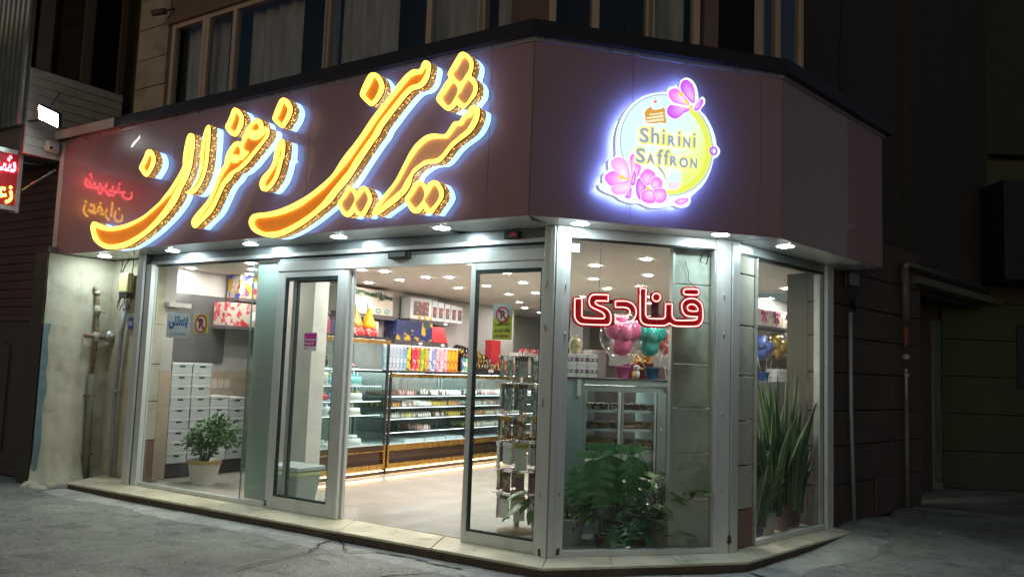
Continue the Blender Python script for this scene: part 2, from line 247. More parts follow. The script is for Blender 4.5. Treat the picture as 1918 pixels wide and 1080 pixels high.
# outlines in metres: (distance along the wall, height above the shop floor)
LETTERS = [
('dot of final letter',[(-5.225,4.015),(-5.174,4),(-5.13,3.96),(-5.096,3.903),(-5.089,3.849),(-5.111,3.794),(-5.162,3.738),(-5.215,3.694),(-5.251,3.689),(-5.291,3.711),(-5.376,3.786),(-5.388,3.823),(-5.363,3.861),(-5.306,3.935),(-5.277,3.994)],[[(-5.213,3.938),(-5.165,3.906),(-5.161,3.875),(-5.192,3.798),(-5.227,3.753),(-5.304,3.808),(-5.273,3.851),(-5.242,3.897)]],[]),
('nun',[(-4.43,4.107),(-4.387,4.083),(-4.372,4.034),(-4.37,3.941),(-4.379,3.84),(-4.393,3.732),(-4.434,3.626),(-4.491,3.538),(-4.544,3.474),(-4.616,3.353),(-4.765,3.219),(-4.908,3.127),(-5.109,3.019),(-5.318,2.935),(-5.52,2.875),(-5.703,2.862),(-5.874,2.861),(-6.005,2.881),(-6.159,2.944),(-6.25,3.004),(-6.304,3.09),(-6.331,3.157),(-6.306,3.216),(-6.242,3.224),(-6.164,3.197),(-6.046,3.166),(-5.899,3.139),(-5.741,3.138),(-5.559,3.153),(-5.382,3.185),(-5.224,3.227),(-5.073,3.294),(-4.925,3.369),(-4.876,3.41),(-4.773,3.487),(-4.674,3.581),(-4.601,3.66),(-4.554,3.723),(-4.541,3.756),(-4.547,3.808),(-4.545,3.876),(-4.538,3.935),(-4.521,4.018),(-4.5,4.076),(-4.47,4.106)],[[(-4.442,4.043),(-4.442,3.983),(-4.438,3.889),(-4.447,3.797),(-4.471,3.714),(-4.504,3.65),(-4.587,3.547),(-4.66,3.469),(-4.767,3.348),(-4.881,3.245),(-5.011,3.151),(-5.146,3.073),(-5.299,3.012),(-5.472,2.961),(-5.65,2.93),(-5.821,2.924),(-5.965,2.938),(-6.083,2.976),(-6.173,3.037),(-6.225,3.113),(-6.24,3.156),(-6.153,3.123),(-6.019,3.092),(-5.89,3.079),(-5.765,3.08),(-5.581,3.096),(-5.405,3.133),(-5.233,3.184),(-5.068,3.259),(-4.934,3.327),(-4.802,3.402),(-4.739,3.433),(-4.664,3.503),(-4.566,3.596),(-4.495,3.683),(-4.473,3.749),(-4.471,3.808),(-4.464,3.884),(-4.454,3.968)]],[]),
('alef',[(-4.132,4.164),(-4.11,4.136),(-4.101,4.059),(-4.097,3.967),(-4.101,3.826),(-4.105,3.743),(-4.126,3.645),(-4.162,3.558),(-4.218,3.48),(-4.29,3.419),(-4.354,3.404),(-4.408,3.405),(-4.444,3.429),(-4.413,3.451),(-4.349,3.475),(-4.278,3.544),(-4.241,3.624),(-4.229,3.689),(-4.234,3.79),(-4.232,3.891),(-4.223,3.982),(-4.211,4.048),(-4.18,4.128)],[[(-4.154,4.091),(-4.148,4.015),(-4.156,3.915),(-4.154,3.815),(-4.16,3.715),(-4.181,3.618),(-4.225,3.539),(-4.284,3.486),(-4.359,3.444),(-4.311,3.488),(-4.252,3.55),(-4.215,3.621),(-4.189,3.685),(-4.187,3.785),(-4.186,3.885),(-4.176,3.976),(-4.165,4.05)]],[]),
('fe dot',[(-3.691,4.294),(-3.633,4.267),(-3.572,4.209),(-3.549,4.157),(-3.549,4.1),(-3.569,4.054),(-3.606,4.003),(-3.646,3.975),(-3.689,3.976),(-3.741,4.003),(-3.823,4.071),(-3.834,4.114),(-3.806,4.151),(-3.764,4.22),(-3.733,4.281)],[[(-3.678,4.228),(-3.625,4.188),(-3.614,4.142),(-3.627,4.095),(-3.67,4.035),(-3.749,4.082),(-3.739,4.101),(-3.697,4.178)]],[]),
('ain fe re',[(-3.325,4.129),(-3.27,4.107),(-3.232,4.07),(-3.222,4.029),(-3.197,4.015),(-3.157,4.012),(-3.125,3.984),(-3.121,3.941),(-3.14,3.896),(-3.188,3.854),(-3.252,3.799),(-3.339,3.73),(-3.415,3.667),(-3.494,3.619),(-3.563,3.586),(-3.634,3.569),(-3.691,3.509),(-3.773,3.46),(-3.827,3.392),(-3.87,3.323),(-3.924,3.238),(-3.991,3.161),(-4.087,3.103),(-4.172,3.051),(-4.22,3.021),(-4.259,3.019),(-4.296,3.051),(-4.308,3.093),(-4.286,3.133),(-4.214,3.194),(-4.118,3.261),(-4.035,3.328),(-3.981,3.414),(-3.93,3.524),(-3.876,3.608),(-3.831,3.661),(-3.804,3.688),(-3.8,3.741),(-3.776,3.803),(-3.726,3.863),(-3.669,3.905),(-3.609,3.915),(-3.547,3.905),(-3.532,3.937),(-3.497,4.005),(-3.466,4.049),(-3.421,4.083),(-3.377,4.117)],[[(-3.331,4.067),(-3.294,4.046),(-3.284,4.009),(-3.319,4.002),(-3.361,4.011),(-3.404,4.025),(-3.393,4.039),(-3.366,4.06)],[(-3.162,3.965),(-3.195,3.934),(-3.256,3.902),(-3.319,3.886),(-3.391,3.897),(-3.448,3.934),(-3.486,3.899),(-3.512,3.854),(-3.5,3.819),(-3.421,3.779),(-3.47,3.733),(-3.532,3.694),(-3.565,3.705),(-3.569,3.74),(-3.562,3.787),(-3.574,3.833),(-3.609,3.857),(-3.644,3.845),(-3.683,3.801),(-3.709,3.755),(-3.72,3.708),(-3.73,3.668),(-3.764,3.635),(-3.811,3.586),(-3.855,3.533),(-3.908,3.44),(-3.961,3.347),(-4.027,3.254),(-4.108,3.178),(-4.191,3.11),(-4.22,3.079),(-4.142,3.131),(-4.058,3.191),(-3.989,3.259),(-3.934,3.328),(-3.891,3.398),(-3.837,3.482),(-3.78,3.534),(-3.7,3.591),(-3.629,3.616),(-3.568,3.635),(-3.5,3.676),(-3.421,3.723),(-3.344,3.786),(-3.257,3.847),(-3.192,3.902),(-3.161,3.938)]],[[(-3.649,3.775),(-3.605,3.764),(-3.579,3.741),(-3.573,3.708),(-3.591,3.686),(-3.64,3.681),(-3.683,3.692),(-3.711,3.719),(-3.714,3.752),(-3.692,3.774)]]),
('ze dot',[(-2.921,4.288),(-2.863,4.261),(-2.815,4.211),(-2.788,4.16),(-2.794,4.107),(-2.822,4.049),(-2.872,3.994),(-2.903,3.967),(-2.937,3.972),(-3.009,4.02),(-3.065,4.067),(-3.073,4.099),(-3.05,4.151),(-3.016,4.217),(-2.976,4.274)],[[(-2.918,4.222),(-2.873,4.18),(-2.855,4.147),(-2.87,4.095),(-2.925,4.023),(-2.949,4.039),(-3.004,4.082),(-2.983,4.107),(-2.95,4.168)]],[]),
('ze',[(-2.91,3.856),(-2.878,3.836),(-2.867,3.792),(-2.864,3.753),(-2.867,3.692),(-2.871,3.639),(-2.882,3.669),(-2.894,3.601),(-2.92,3.512),(-2.957,3.438),(-3.008,3.382),(-3.061,3.34),(-3.116,3.326),(-3.17,3.342),(-3.203,3.392),(-3.207,3.431),(-3.177,3.483),(-3.124,3.524),(-3.06,3.572),(-3.021,3.638),(-3.013,3.693),(-3.001,3.754),(-2.969,3.828),(-2.937,3.851)],[[(-2.914,3.775),(-2.905,3.696),(-2.937,3.644),(-2.958,3.57),(-2.984,3.487),(-3.025,3.437),(-3.066,3.398),(-3.099,3.382),(-3.126,3.4),(-3.126,3.423),(-3.095,3.459),(-3.033,3.523),(-2.992,3.573),(-2.964,3.624),(-2.939,3.685),(-2.927,3.738)]],[]),
('ye nun body',[(-1.035,4.346),(-0.999,4.324),(-0.984,4.287),(-0.989,4.233),(-1.007,4.168),(-1.047,4.119),(-1.098,4.096),(-1.15,4.094),(-1.202,4.082),(-1.262,4.042),(-1.33,3.982),(-1.398,3.922),(-1.467,3.854),(-1.536,3.786),(-1.571,3.726),(-1.632,3.67),(-1.702,3.593),(-1.773,3.515),(-1.852,3.424),(-1.915,3.351),(-1.979,3.292),(-2.063,3.228),(-2.163,3.133),(-2.299,3.057),(-2.448,2.979),(-2.6,2.915),(-2.757,2.865),(-2.897,2.839),(-3.009,2.842),(-3.148,2.873),(-3.256,2.918),(-3.32,2.976),(-3.339,3.024),(-3.324,3.07),(-3.274,3.102),(-3.194,3.108),(-3.08,3.107),(-2.923,3.118),(-2.771,3.145),(-2.624,3.185),(-2.48,3.233),(-2.359,3.289),(-2.241,3.352),(-2.145,3.416),(-2.046,3.531),(-1.973,3.602),(-1.89,3.672),(-1.791,3.768),(-1.692,3.878),(-1.613,3.953),(-1.525,4.025),(-1.447,4.098),(-1.378,4.165),(-1.31,4.225),(-1.241,4.269),(-1.18,4.287),(-1.109,4.278),(-1.085,4.319),(-1.065,4.343)],[[(-1.034,4.281),(-1.037,4.235),(-1.061,4.197),(-1.093,4.161),(-1.136,4.147),(-1.189,4.145),(-1.249,4.124),(-1.318,4.072),(-1.386,4.012),(-1.455,3.951),(-1.525,3.891),(-1.594,3.822),(-1.647,3.75),(-1.709,3.686),(-1.798,3.597),(-1.878,3.512),(-1.941,3.433),(-2.024,3.362),(-2.117,3.283),(-2.218,3.193),(-2.304,3.123),(-2.423,3.055),(-2.565,2.994),(-2.71,2.945),(-2.86,2.909),(-3.004,2.904),(-3.106,2.913),(-3.202,2.953),(-3.259,3.003),(-3.25,3.034),(-3.188,3.049),(-3.051,3.047),(-2.917,3.053),(-2.765,3.076),(-2.617,3.11),(-2.494,3.16),(-2.374,3.217),(-2.266,3.273),(-2.169,3.338),(-2.075,3.409),(-1.947,3.513),(-1.865,3.597),(-1.785,3.681),(-1.714,3.751),(-1.659,3.809),(-1.589,3.885),(-1.511,3.959),(-1.433,4.033),(-1.356,4.098),(-1.287,4.158),(-1.219,4.21),(-1.159,4.227),(-1.097,4.224),(-1.068,4.247)]],[]),
('nun dot',[(-1.678,4.343),(-1.629,4.324),(-1.574,4.268),(-1.547,4.214),(-1.539,4.17),(-1.554,4.122),(-1.593,4.071),(-1.646,4.029),(-1.688,4.017),(-1.722,4.033),(-1.804,4.103),(-1.838,4.144),(-1.834,4.18),(-1.804,4.241),(-1.761,4.307),(-1.725,4.34)],[[(-1.672,4.288),(-1.634,4.257),(-1.604,4.209),(-1.604,4.166),(-1.633,4.113),(-1.685,4.072),(-1.77,4.143),(-1.747,4.181),(-1.699,4.246)]],[]),
('ye dots',[(-1.899,3.274),(-1.859,3.256),(-1.808,3.209),(-1.772,3.245),(-1.735,3.259),(-1.696,3.245),(-1.651,3.199),(-1.624,3.147),(-1.621,3.105),(-1.645,3.058),(-1.679,3.005),(-1.705,2.972),(-1.742,2.964),(-1.791,2.985),(-1.83,3.015),(-1.857,2.997),(-1.895,2.978),(-1.933,2.976),(-1.984,3.005),(-2.028,3.065),(-2.061,3.105),(-2.037,3.146),(-2,3.186),(-1.955,3.24),(-1.928,3.27)],[[(-1.902,3.221),(-1.864,3.189),(-1.838,3.144),(-1.844,3.116),(-1.924,3.027),(-2.009,3.108),(-1.959,3.161)],[(-1.727,3.205),(-1.691,3.174),(-1.669,3.13),(-1.676,3.096),(-1.75,3.01),(-1.831,3.094),(-1.784,3.147)]],[]),
('shin body',[(-0.469,3.845),(-0.432,3.83),(-0.415,3.795),(-0.42,3.744),(-0.441,3.688),(-0.485,3.629),(-0.531,3.595),(-0.594,3.564),(-0.657,3.532),(-0.712,3.492),(-0.758,3.445),(-0.814,3.398),(-0.863,3.38),(-0.93,3.384),(-0.998,3.378),(-1.065,3.351),(-1.131,3.303),(-1.155,3.231),(-1.194,3.167),(-1.253,3.117),(-1.338,3.063),(-1.434,3.016),(-1.505,2.98),(-1.549,2.962),(-1.596,2.972),(-1.594,3),(-1.539,3.079),(-1.453,3.162),(-1.368,3.237),(-1.31,3.307),(-1.261,3.385),(-1.211,3.462),(-1.179,3.513),(-1.122,3.575),(-1.055,3.621),(-0.988,3.65),(-0.912,3.654),(-0.844,3.642),(-0.777,3.633),(-0.746,3.662),(-0.707,3.711),(-0.676,3.733),(-0.627,3.73),(-0.604,3.756),(-0.581,3.779),(-0.542,3.794),(-0.519,3.83),(-0.496,3.846)],[[(-0.47,3.796),(-0.476,3.751),(-0.505,3.697),(-0.542,3.649),(-0.597,3.617),(-0.651,3.584),(-0.707,3.551),(-0.746,3.516),(-0.793,3.469),(-0.833,3.44),(-0.874,3.428),(-0.941,3.429),(-1.001,3.425),(-1.059,3.398),(-1.126,3.364),(-1.167,3.314),(-1.216,3.257),(-1.258,3.193),(-1.326,3.151),(-1.413,3.097),(-1.5,3.041),(-1.548,3.007),(-1.522,3.033),(-1.441,3.113),(-1.356,3.195),(-1.289,3.264),(-1.232,3.348),(-1.174,3.43),(-1.125,3.486),(-1.068,3.541),(-0.993,3.586),(-0.926,3.602),(-0.842,3.595),(-0.758,3.588),(-0.719,3.619),(-0.672,3.666),(-0.649,3.683),(-0.6,3.683),(-0.57,3.719),(-0.547,3.738),(-0.515,3.741),(-0.488,3.766)]],[]),
('shin dots',[(-0.616,4.349),(-0.57,4.323),(-0.519,4.267),(-0.505,4.218),(-0.51,4.166),(-0.524,4.122),(-0.486,4.09),(-0.456,4.038),(-0.45,3.991),(-0.463,3.941),(-0.501,3.901),(-0.539,3.867),(-0.578,3.84),(-0.618,3.842),(-0.652,3.867),(-0.669,3.886),(-0.7,3.857),(-0.741,3.84),(-0.782,3.846),(-0.826,3.882),(-0.879,3.931),(-0.896,3.967),(-0.883,3.999),(-0.836,4.059),(-0.797,4.107),(-0.765,4.136),(-0.779,4.165),(-0.769,4.197),(-0.722,4.263),(-0.676,4.323),(-0.653,4.345)],[[(-0.613,4.291),(-0.567,4.256),(-0.545,4.212),(-0.551,4.173),(-0.585,4.132),(-0.635,4.086),(-0.717,4.161),(-0.694,4.191),(-0.655,4.238)],[(-0.721,4.081),(-0.687,4.056),(-0.664,4.019),(-0.67,3.98),(-0.704,3.931),(-0.756,3.887),(-0.829,3.965),(-0.803,3.993),(-0.76,4.047)],[(-0.558,4.081),(-0.52,4.049),(-0.494,4.012),(-0.496,3.972),(-0.526,3.924),(-0.576,3.882),(-0.661,3.955),(-0.634,3.981),(-0.596,4.035)]],[]),
('ye double dots',[(-1.052,3.247),(-1.017,3.235),(-0.963,3.193),(-0.931,3.217),(-0.881,3.232),(-0.838,3.218),(-0.803,3.178),(-0.775,3.13),(-0.772,3.077),(-0.803,3.027),(-0.842,2.984),(-0.881,2.941),(-0.914,2.933),(-0.957,2.949),(-0.993,2.989),(-1.026,2.958),(-1.076,2.948),(-1.121,2.965),(-1.167,3.016),(-1.201,3.059),(-1.207,3.093),(-1.183,3.125),(-1.142,3.176),(-1.094,3.232)],[[(-1.049,3.198),(-1.013,3.171),(-0.986,3.122),(-0.994,3.076),(-1.03,3.032),(-1.08,3.001),(-1.116,3.032),(-1.158,3.079),(-1.129,3.107),(-1.089,3.157)],[(-0.882,3.182),(-0.843,3.149),(-0.817,3.1),(-0.825,3.061),(-0.86,3.018),(-0.909,2.984),(-0.944,3.018),(-0.982,3.06),(-0.957,3.092),(-0.918,3.142)]],[]),
]
NEON = {
'ye':[(0.181,2.245),(0.183,2.103),(0.194,2.062),(0.228,2.029),(0.272,2.021),(0.488,2.025),(0.517,2.037),(0.53,2.072),(0.526,2.121),(0.499,2.162),(0.453,2.184),(0.393,2.201),(0.374,2.218),(0.381,2.233),(0.399,2.237),(0.5,2.239),(0.499,2.295),(0.368,2.291),(0.331,2.275),(0.317,2.235),(0.322,2.201),(0.341,2.178),(0.394,2.156),(0.44,2.138),(0.463,2.118),(0.471,2.097),(0.456,2.081),(0.278,2.079),(0.251,2.093),(0.249,2.249)],
'dal':[(0.568,2.244),(0.671,2.249),(0.732,2.231),(0.767,2.19),(0.773,2.141),(0.751,2.091),(0.698,2.056),(0.574,2.045),(0.572,2.106),(0.666,2.114),(0.708,2.131),(0.715,2.159),(0.695,2.183),(0.649,2.192),(0.57,2.188)],
'body':[(0.809,2.374),(0.867,2.375),(0.868,2.153),(0.881,2.119),(0.904,2.106),(1.036,2.109),(1.063,2.128),(1.064,2.246),(1.131,2.25),(1.133,2.146),(1.154,2.111),(1.185,2.102),(1.352,2.111),(1.383,2.123),(1.391,2.145),(1.287,2.147),(1.247,2.174),(1.231,2.209),(1.23,2.252),(1.261,2.293),(1.316,2.311),(1.372,2.307),(1.413,2.284),(1.437,2.249),(1.445,2.184),(1.443,2.119),(1.416,2.074),(1.368,2.056),(1.178,2.048),(1.135,2.057),(1.107,2.073),(1.076,2.054),(1.037,2.045),(0.882,2.044),(0.836,2.063),(0.816,2.101)],
'hole':[(1.317,2.257),(1.357,2.255),(1.385,2.232),(1.39,2.199),(1.318,2.195),(1.29,2.208),(1.286,2.237)],
'pill':[(1.271,2.395),(1.379,2.4),(1.399,2.388),(1.399,2.363),(1.379,2.347),(1.268,2.344),(1.245,2.357),(1.245,2.379)],
'dot':[(1.012,2.304),(1.007,2.285),(0.992,2.271),(0.972,2.264),(0.952,2.268),(0.937,2.281),(0.931,2.299),(0.936,2.318),(0.95,2.332),(0.97,2.339),(0.991,2.335),(1.006,2.322)],
'bars':[[(0.493,2.256),(0.572,2.256),(0.573,2.221),(0.493,2.221)],[(0.933,2.271),(1.005,2.275),(1.009,2.097),(0.937,2.093)],[(0.759,2.204),(0.817,2.206),(0.82,2.087),(0.762,2.088)],[(0.515,2.114),(0.575,2.117),(0.578,2.029),(0.518,2.026)],[(1.272,2.337),(1.379,2.343),(1.38,2.307),(1.272,2.301)]]}
LOGO = {
'outline':[(1.364,4.215),(1.423,4.206),(1.468,4.158),(1.491,4.087),(1.5,4.02),(1.528,4.064),(1.558,4.048),(1.559,4.001),(1.516,3.941),(1.568,3.894),(1.628,3.807),(1.667,3.717),(1.683,3.645),(1.71,3.617),(1.717,3.575),(1.685,3.531),(1.655,3.515),(1.627,3.405),(1.563,3.279),(1.477,3.191),(1.435,3.147),(1.435,3.108),(1.407,3.066),(1.336,3.046),(1.264,3.059),(1.193,3.04),(1.109,3.023),(1.025,3.024),(0.941,3.049),(0.872,3.043),(0.775,3.059),(0.719,3.092),(0.637,3.11),(0.575,3.142),(0.567,3.18),(0.601,3.196),(0.599,3.247),(0.618,3.287),(0.652,3.316),(0.646,3.367),(0.663,3.407),(0.713,3.438),(0.711,3.516),(0.712,3.619),(0.743,3.74),(0.803,3.852),(0.891,3.948),(1.002,4.016),(1.115,4.05),(1.179,4.063),(1.193,4.094),(1.235,4.12),(1.301,4.122),(1.314,4.177)],
'pA':[(1.36,4.193),(1.385,4.192),(1.416,4.17),(1.442,4.136),(1.454,4.09),(1.454,4.039),(1.45,3.996),(1.419,3.996),(1.383,4.029),(1.336,4.07),(1.313,4.105),(1.315,4.147),(1.334,4.178)],
'pB':[(1.255,4.099),(1.285,4.099),(1.308,4.083),(1.347,4.043),(1.383,4.011),(1.41,3.972),(1.359,3.965),(1.298,3.969),(1.252,3.975),(1.211,4.007),(1.2,4.043),(1.21,4.077)],
'pC':[(1.222,3.948),(1.263,3.946),(1.319,3.941),(1.38,3.94),(1.41,3.93),(1.385,3.91),(1.345,3.889),(1.315,3.857),(1.28,3.834),(1.25,3.83),(1.214,3.844),(1.189,3.869),(1.188,3.897),(1.2,3.929)],
'pD':[(1.524,4.041),(1.537,4.03),(1.535,4.002),(1.512,3.961),(1.482,3.931),(1.451,3.925),(1.456,3.959),(1.471,3.989),(1.501,4.016)],
'qA':[(0.713,3.423),(0.762,3.426),(0.807,3.402),(0.83,3.358),(0.843,3.303),(0.85,3.246),(0.811,3.263),(0.755,3.273),(0.711,3.304),(0.677,3.342),(0.67,3.382)],
'qB':[(0.683,3.302),(0.716,3.297),(0.75,3.278),(0.811,3.258),(0.85,3.231),(0.79,3.199),(0.725,3.183),(0.671,3.175),(0.637,3.2),(0.617,3.233),(0.63,3.27)],
'qC':[(0.674,3.157),(0.72,3.18),(0.78,3.193),(0.851,3.2),(0.863,3.181),(0.825,3.136),(0.782,3.111),(0.722,3.105),(0.688,3.123)],
'qD':[(0.877,3.475),(0.903,3.451),(0.884,3.436),(0.896,3.401),(0.941,3.385),(0.95,3.355),(0.937,3.307),(0.916,3.269),(0.898,3.298),(0.887,3.333),(0.877,3.285),(0.866,3.264),(0.859,3.33),(0.846,3.396),(0.845,3.443)],
'qE':[(0.887,3.328),(0.904,3.293),(0.903,3.241),(0.89,3.204),(0.862,3.196),(0.848,3.21),(0.861,3.253)],
'qF':[(0.863,3.181),(0.864,3.14),(0.859,3.098),(0.837,3.081),(0.807,3.088),(0.815,3.109),(0.841,3.148)],
'rA':[(1.009,3.354),(1.048,3.347),(1.08,3.322),(1.078,3.29),(1.05,3.272),(1.034,3.223),(1.001,3.215),(0.967,3.248),(0.938,3.276),(0.959,3.315),(0.981,3.343)],
'rB':[(1.083,3.293),(1.117,3.289),(1.146,3.266),(1.15,3.224),(1.131,3.197),(1.08,3.186),(1.057,3.2),(1.04,3.224),(1.056,3.272)],
'rC':[(1.136,3.194),(1.176,3.191),(1.194,3.151),(1.186,3.103),(1.145,3.073),(1.1,3.074),(1.076,3.119),(1.069,3.17),(1.091,3.185)],
'rD':[(0.958,3.138),(0.996,3.168),(1.052,3.179),(1.075,3.15),(1.093,3.11),(1.083,3.072),(1.044,3.056),(0.988,3.064),(0.959,3.082)],
'rE':[(0.922,3.259),(0.955,3.273),(0.995,3.235),(1.001,3.194),(0.991,3.167),(0.952,3.138),(0.954,3.081),(0.926,3.094),(0.908,3.144),(0.906,3.2)],
'petal':[(1.268,3.092),(1.311,3.122),(1.367,3.133),(1.407,3.131),(1.386,3.097),(1.337,3.073),(1.293,3.075)],
'cake':[(1.03,3.907),(1.036,3.884),(1.067,3.88),(1.124,3.897),(1.141,3.913),(1.161,3.902),(1.165,3.836),(1.178,3.79),(1.172,3.774),(1.127,3.776),(1.07,3.761),(0.985,3.754),(0.976,3.787),(0.973,3.818),(0.966,3.843),(0.988,3.878)],
'cL1':[(1.012,3.839),(1.079,3.852),(1.139,3.87),(1.145,3.855),(1.091,3.844),(1.012,3.827)],
'cL2':[(0.982,3.803),(1.069,3.827),(1.145,3.847),(1.148,3.826),(1.069,3.809),(0.99,3.79)],
'cL3':[(0.985,3.775),(1.069,3.798),(1.149,3.816),(1.152,3.795),(1.07,3.777),(0.991,3.76)],
'cherry':[(1.065,3.97),(1.08,3.966),(1.083,3.956),(1.075,3.942),(1.06,3.94),(1.05,3.949),(1.054,3.963)],
'stem':[(1.065,3.991),(1.075,3.989),(1.068,3.977),(1.058,3.978)],
'cup':[(1.191,3.26),(1.228,3.258),(1.271,3.263),(1.314,3.267),(1.309,3.232),(1.291,3.199),(1.254,3.193),(1.211,3.2),(1.201,3.227)],
'cream':[(1.184,3.271),(1.19,3.311),(1.214,3.342),(1.251,3.357),(1.281,3.363),(1.29,3.381),(1.303,3.368),(1.319,3.353),(1.326,3.325),(1.333,3.286),(1.321,3.265),(1.253,3.261),(1.197,3.258)],
'twig':[(1.083,3.408),(1.095,3.409),(1.139,3.368),(1.165,3.337),(1.191,3.272),(1.181,3.271),(1.153,3.324),(1.115,3.36)],
'ring_c':(1.189,3.585),'ring_l':(0.748,3.572),'ring_r':(1.644,3.58),'ring_t':(1.173,4.029),'ring_b':(1.262,3.147),'eye':(1.648,3.584)}
# ------------------------------------------------------------------ material library
ALU = M('aluminium', (.62, .66, .66), .38, .75, .05, 20, spec=.5)
ALUP = M('painted_aluminium', (.66, .70, .69), .42, .25, .06, 3, stain=(.42, .43, .38), stain_s=3, stain_a=.35, streak=True)
ALUD = M('dark_aluminium', (.30, .33, .34), .35, .7, .06, 12)
BLK = M('black_gasket', (.012, .014, .016), .45)
DGRN = M('dark_green_frame', (.03, .055, .055), .3)
GL = GLASS('window_glass', (.94, .97, .96), 1.1, dust=.011)
GLI = GLASS('case_glass', (.93, .98, .98), .8)
GEDGE = M('glass_edge', (.25, .48, .42), .15, 0, .05)
MARB = M('cream_marble', (.68, .63, .46), .32, 0, .16, 3.5, stain=(.40, .36, .24), stain_s=2.5, stain_a=.55, bump=.05, bs=25)
MARBE = M('dirty_marble_edge', (.10, .075, .055), .8, 0, .35, 9, bump=.5, bs=30, stain=(.04, .03, .025), stain_s=5)
FLOOR = M('polished_floor_tile', (.50, .46, .41), .09, 0, .07, 1.6, stain=(.57, .54, .49), stain_s=1.2, stain_a=.6)
GROUT = M('grout', (.22, .20, .17), .7)
WALLI = M('marbled_wallpaper', (.46, .44, .43), .55, 0, .10, 1.5, stain=(.33, .31, .30), stain_s=3.2, stain_a=.35, bump=.04)
CEILI = M('room_ceiling_paint', (.70, .63, .56), .6, 0, .03)
TAN = M('tan_tile', (.44, .36, .28), .3, 0, .05, 2)
PLAST = M('stained_plaster', (.50, .47, .36), .85, 0, .12, 3, stain=(.25, .22, .13), stain_s=2.3, stain_a=.55, bump=.5, bs=14)
BLUEP = M('blue_paint_edge', (.16, .24, .25), .8, 0, .25, 5, bump=.3)
STONE = M('cream_travertine', (.44, .43, .36), .6, 0, .14, 3, stain=(.27, .25, .17), stain_s=3, stain_a=.45, bump=.25, bs=22)
STONEG = M('grey_green_stone', (.62, .65, .58), .55, 0, .16, 2.2, stain=(.20, .20, .16), stain_s=2.6, stain_a=.6, bump=.3, bs=18)
STONER = M('brown_granite', (.20, .115, .085), .55, 0, .3, 30, bump=.1)
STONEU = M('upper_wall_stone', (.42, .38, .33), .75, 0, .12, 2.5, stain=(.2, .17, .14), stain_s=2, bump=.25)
JOINT = M('dark_joint', (.07, .065, .055), .9)
FASC = M('mauve_composite_panel', (.36, .215, .24), .34, .05, .02, .8, spec=.5, rvar=.0, coat=.5)
CAPM = M('dark_fascia_cap', (.020, .014, .020), .4, .1, .08)
CAPL = M('cap_return_lip', (.42, .40, .46), .3, .5, .05)
SOFF = M('gloss_soffit_panel', (.74, .78, .76), .16, .0, .04, 1.5, coat=.4)
STREET = None
def street_material():
    m, nt = _nt('worn_concrete_street'); N = nt.nodes; L = nt.links
    out = N.new('ShaderNodeOutputMaterial'); b = N.new('ShaderNodeBsdfPrincipled'); L.new(b.outputs[0], out.inputs[0]); b.inputs['Roughness'].default_value = .78
    tc = N.new('ShaderNodeTexCoord')
    def noi(s, d=8, r=.6, di=0): n = N.new('ShaderNodeTexNoise'); n.inputs['Scale'].default_value = s; n.inputs['Detail'].default_value = d; n.inputs['Roughness'].default_value = r; n.inputs['Distortion'].default_value = di; L.new(tc.outputs['Object'], n.inputs['Vector']); return n
    a = noi(.55, 8, .65, .5); c = N.new('ShaderNodeValToRGB'); L.new(a.outputs['Fac'], c.inputs[0])
    e = c.color_ramp.elements; e[0].position = .32; e[0].color = (.135, .142, .122, 1); e[1].position = .70; e[1].color = (.36, .375, .33, 1); x = c.color_ramp.elements.new(.5); x.color = (.24, .25, .22, 1)
    g = noi(70, 4, .7); mr = N.new('ShaderNodeMapRange'); mr.inputs[1].default_value = .35; mr.inputs[2].default_value = .65; mr.inputs[3].default_value = .55; mr.inputs[4].default_value = 1.42; L.new(g.outputs['Fac'], mr.inputs[0])
    p = noi(3.2, 6, .6, 1.2); mp = N.new('ShaderNodeMapRange'); mp.inputs[1].default_value = .5; mp.inputs[2].default_value = .64; mp.inputs[3].default_value = 1; mp.inputs[4].default_value = .68; L.new(p.outputs['Fac'], mp.inputs[0])
    mu = N.new('ShaderNodeMath'); mu.operation = 'MULTIPLY'; L.new(mr.outputs[0], mu.inputs[0]); L.new(mp.outputs[0], mu.inputs[1])
    sc = N.new('ShaderNodeVectorMath'); sc.operation = 'SCALE'; L.new(c.outputs[0], sc.inputs[0]); L.new(mu.outputs[0], sc.inputs['Scale']); L.new(sc.outputs[0], b.inputs['Base Color'])
    ad = N.new('ShaderNodeMath'); ad.operation = 'MULTIPLY_ADD'; L.new(g.outputs['Fac'], ad.inputs[0]); ad.inputs[1].default_value = .45; L.new(p.outputs['Fac'], ad.inputs[2])
    bp = N.new('ShaderNodeBump'); bp.inputs['Strength'].default_value = .8; bp.inputs['Distance'].default_value = .018; L.new(ad.outputs[0], bp.inputs['Height']); L.new(bp.outputs[0], b.inputs['Normal'])
    return m
STREET = street_material()
CEMENT = M('cement_strip', (.38, .40, .36), .85, 0, .22, 5, stain=(.12, .125, .11), stain_s=3, bump=.6, bs=30)

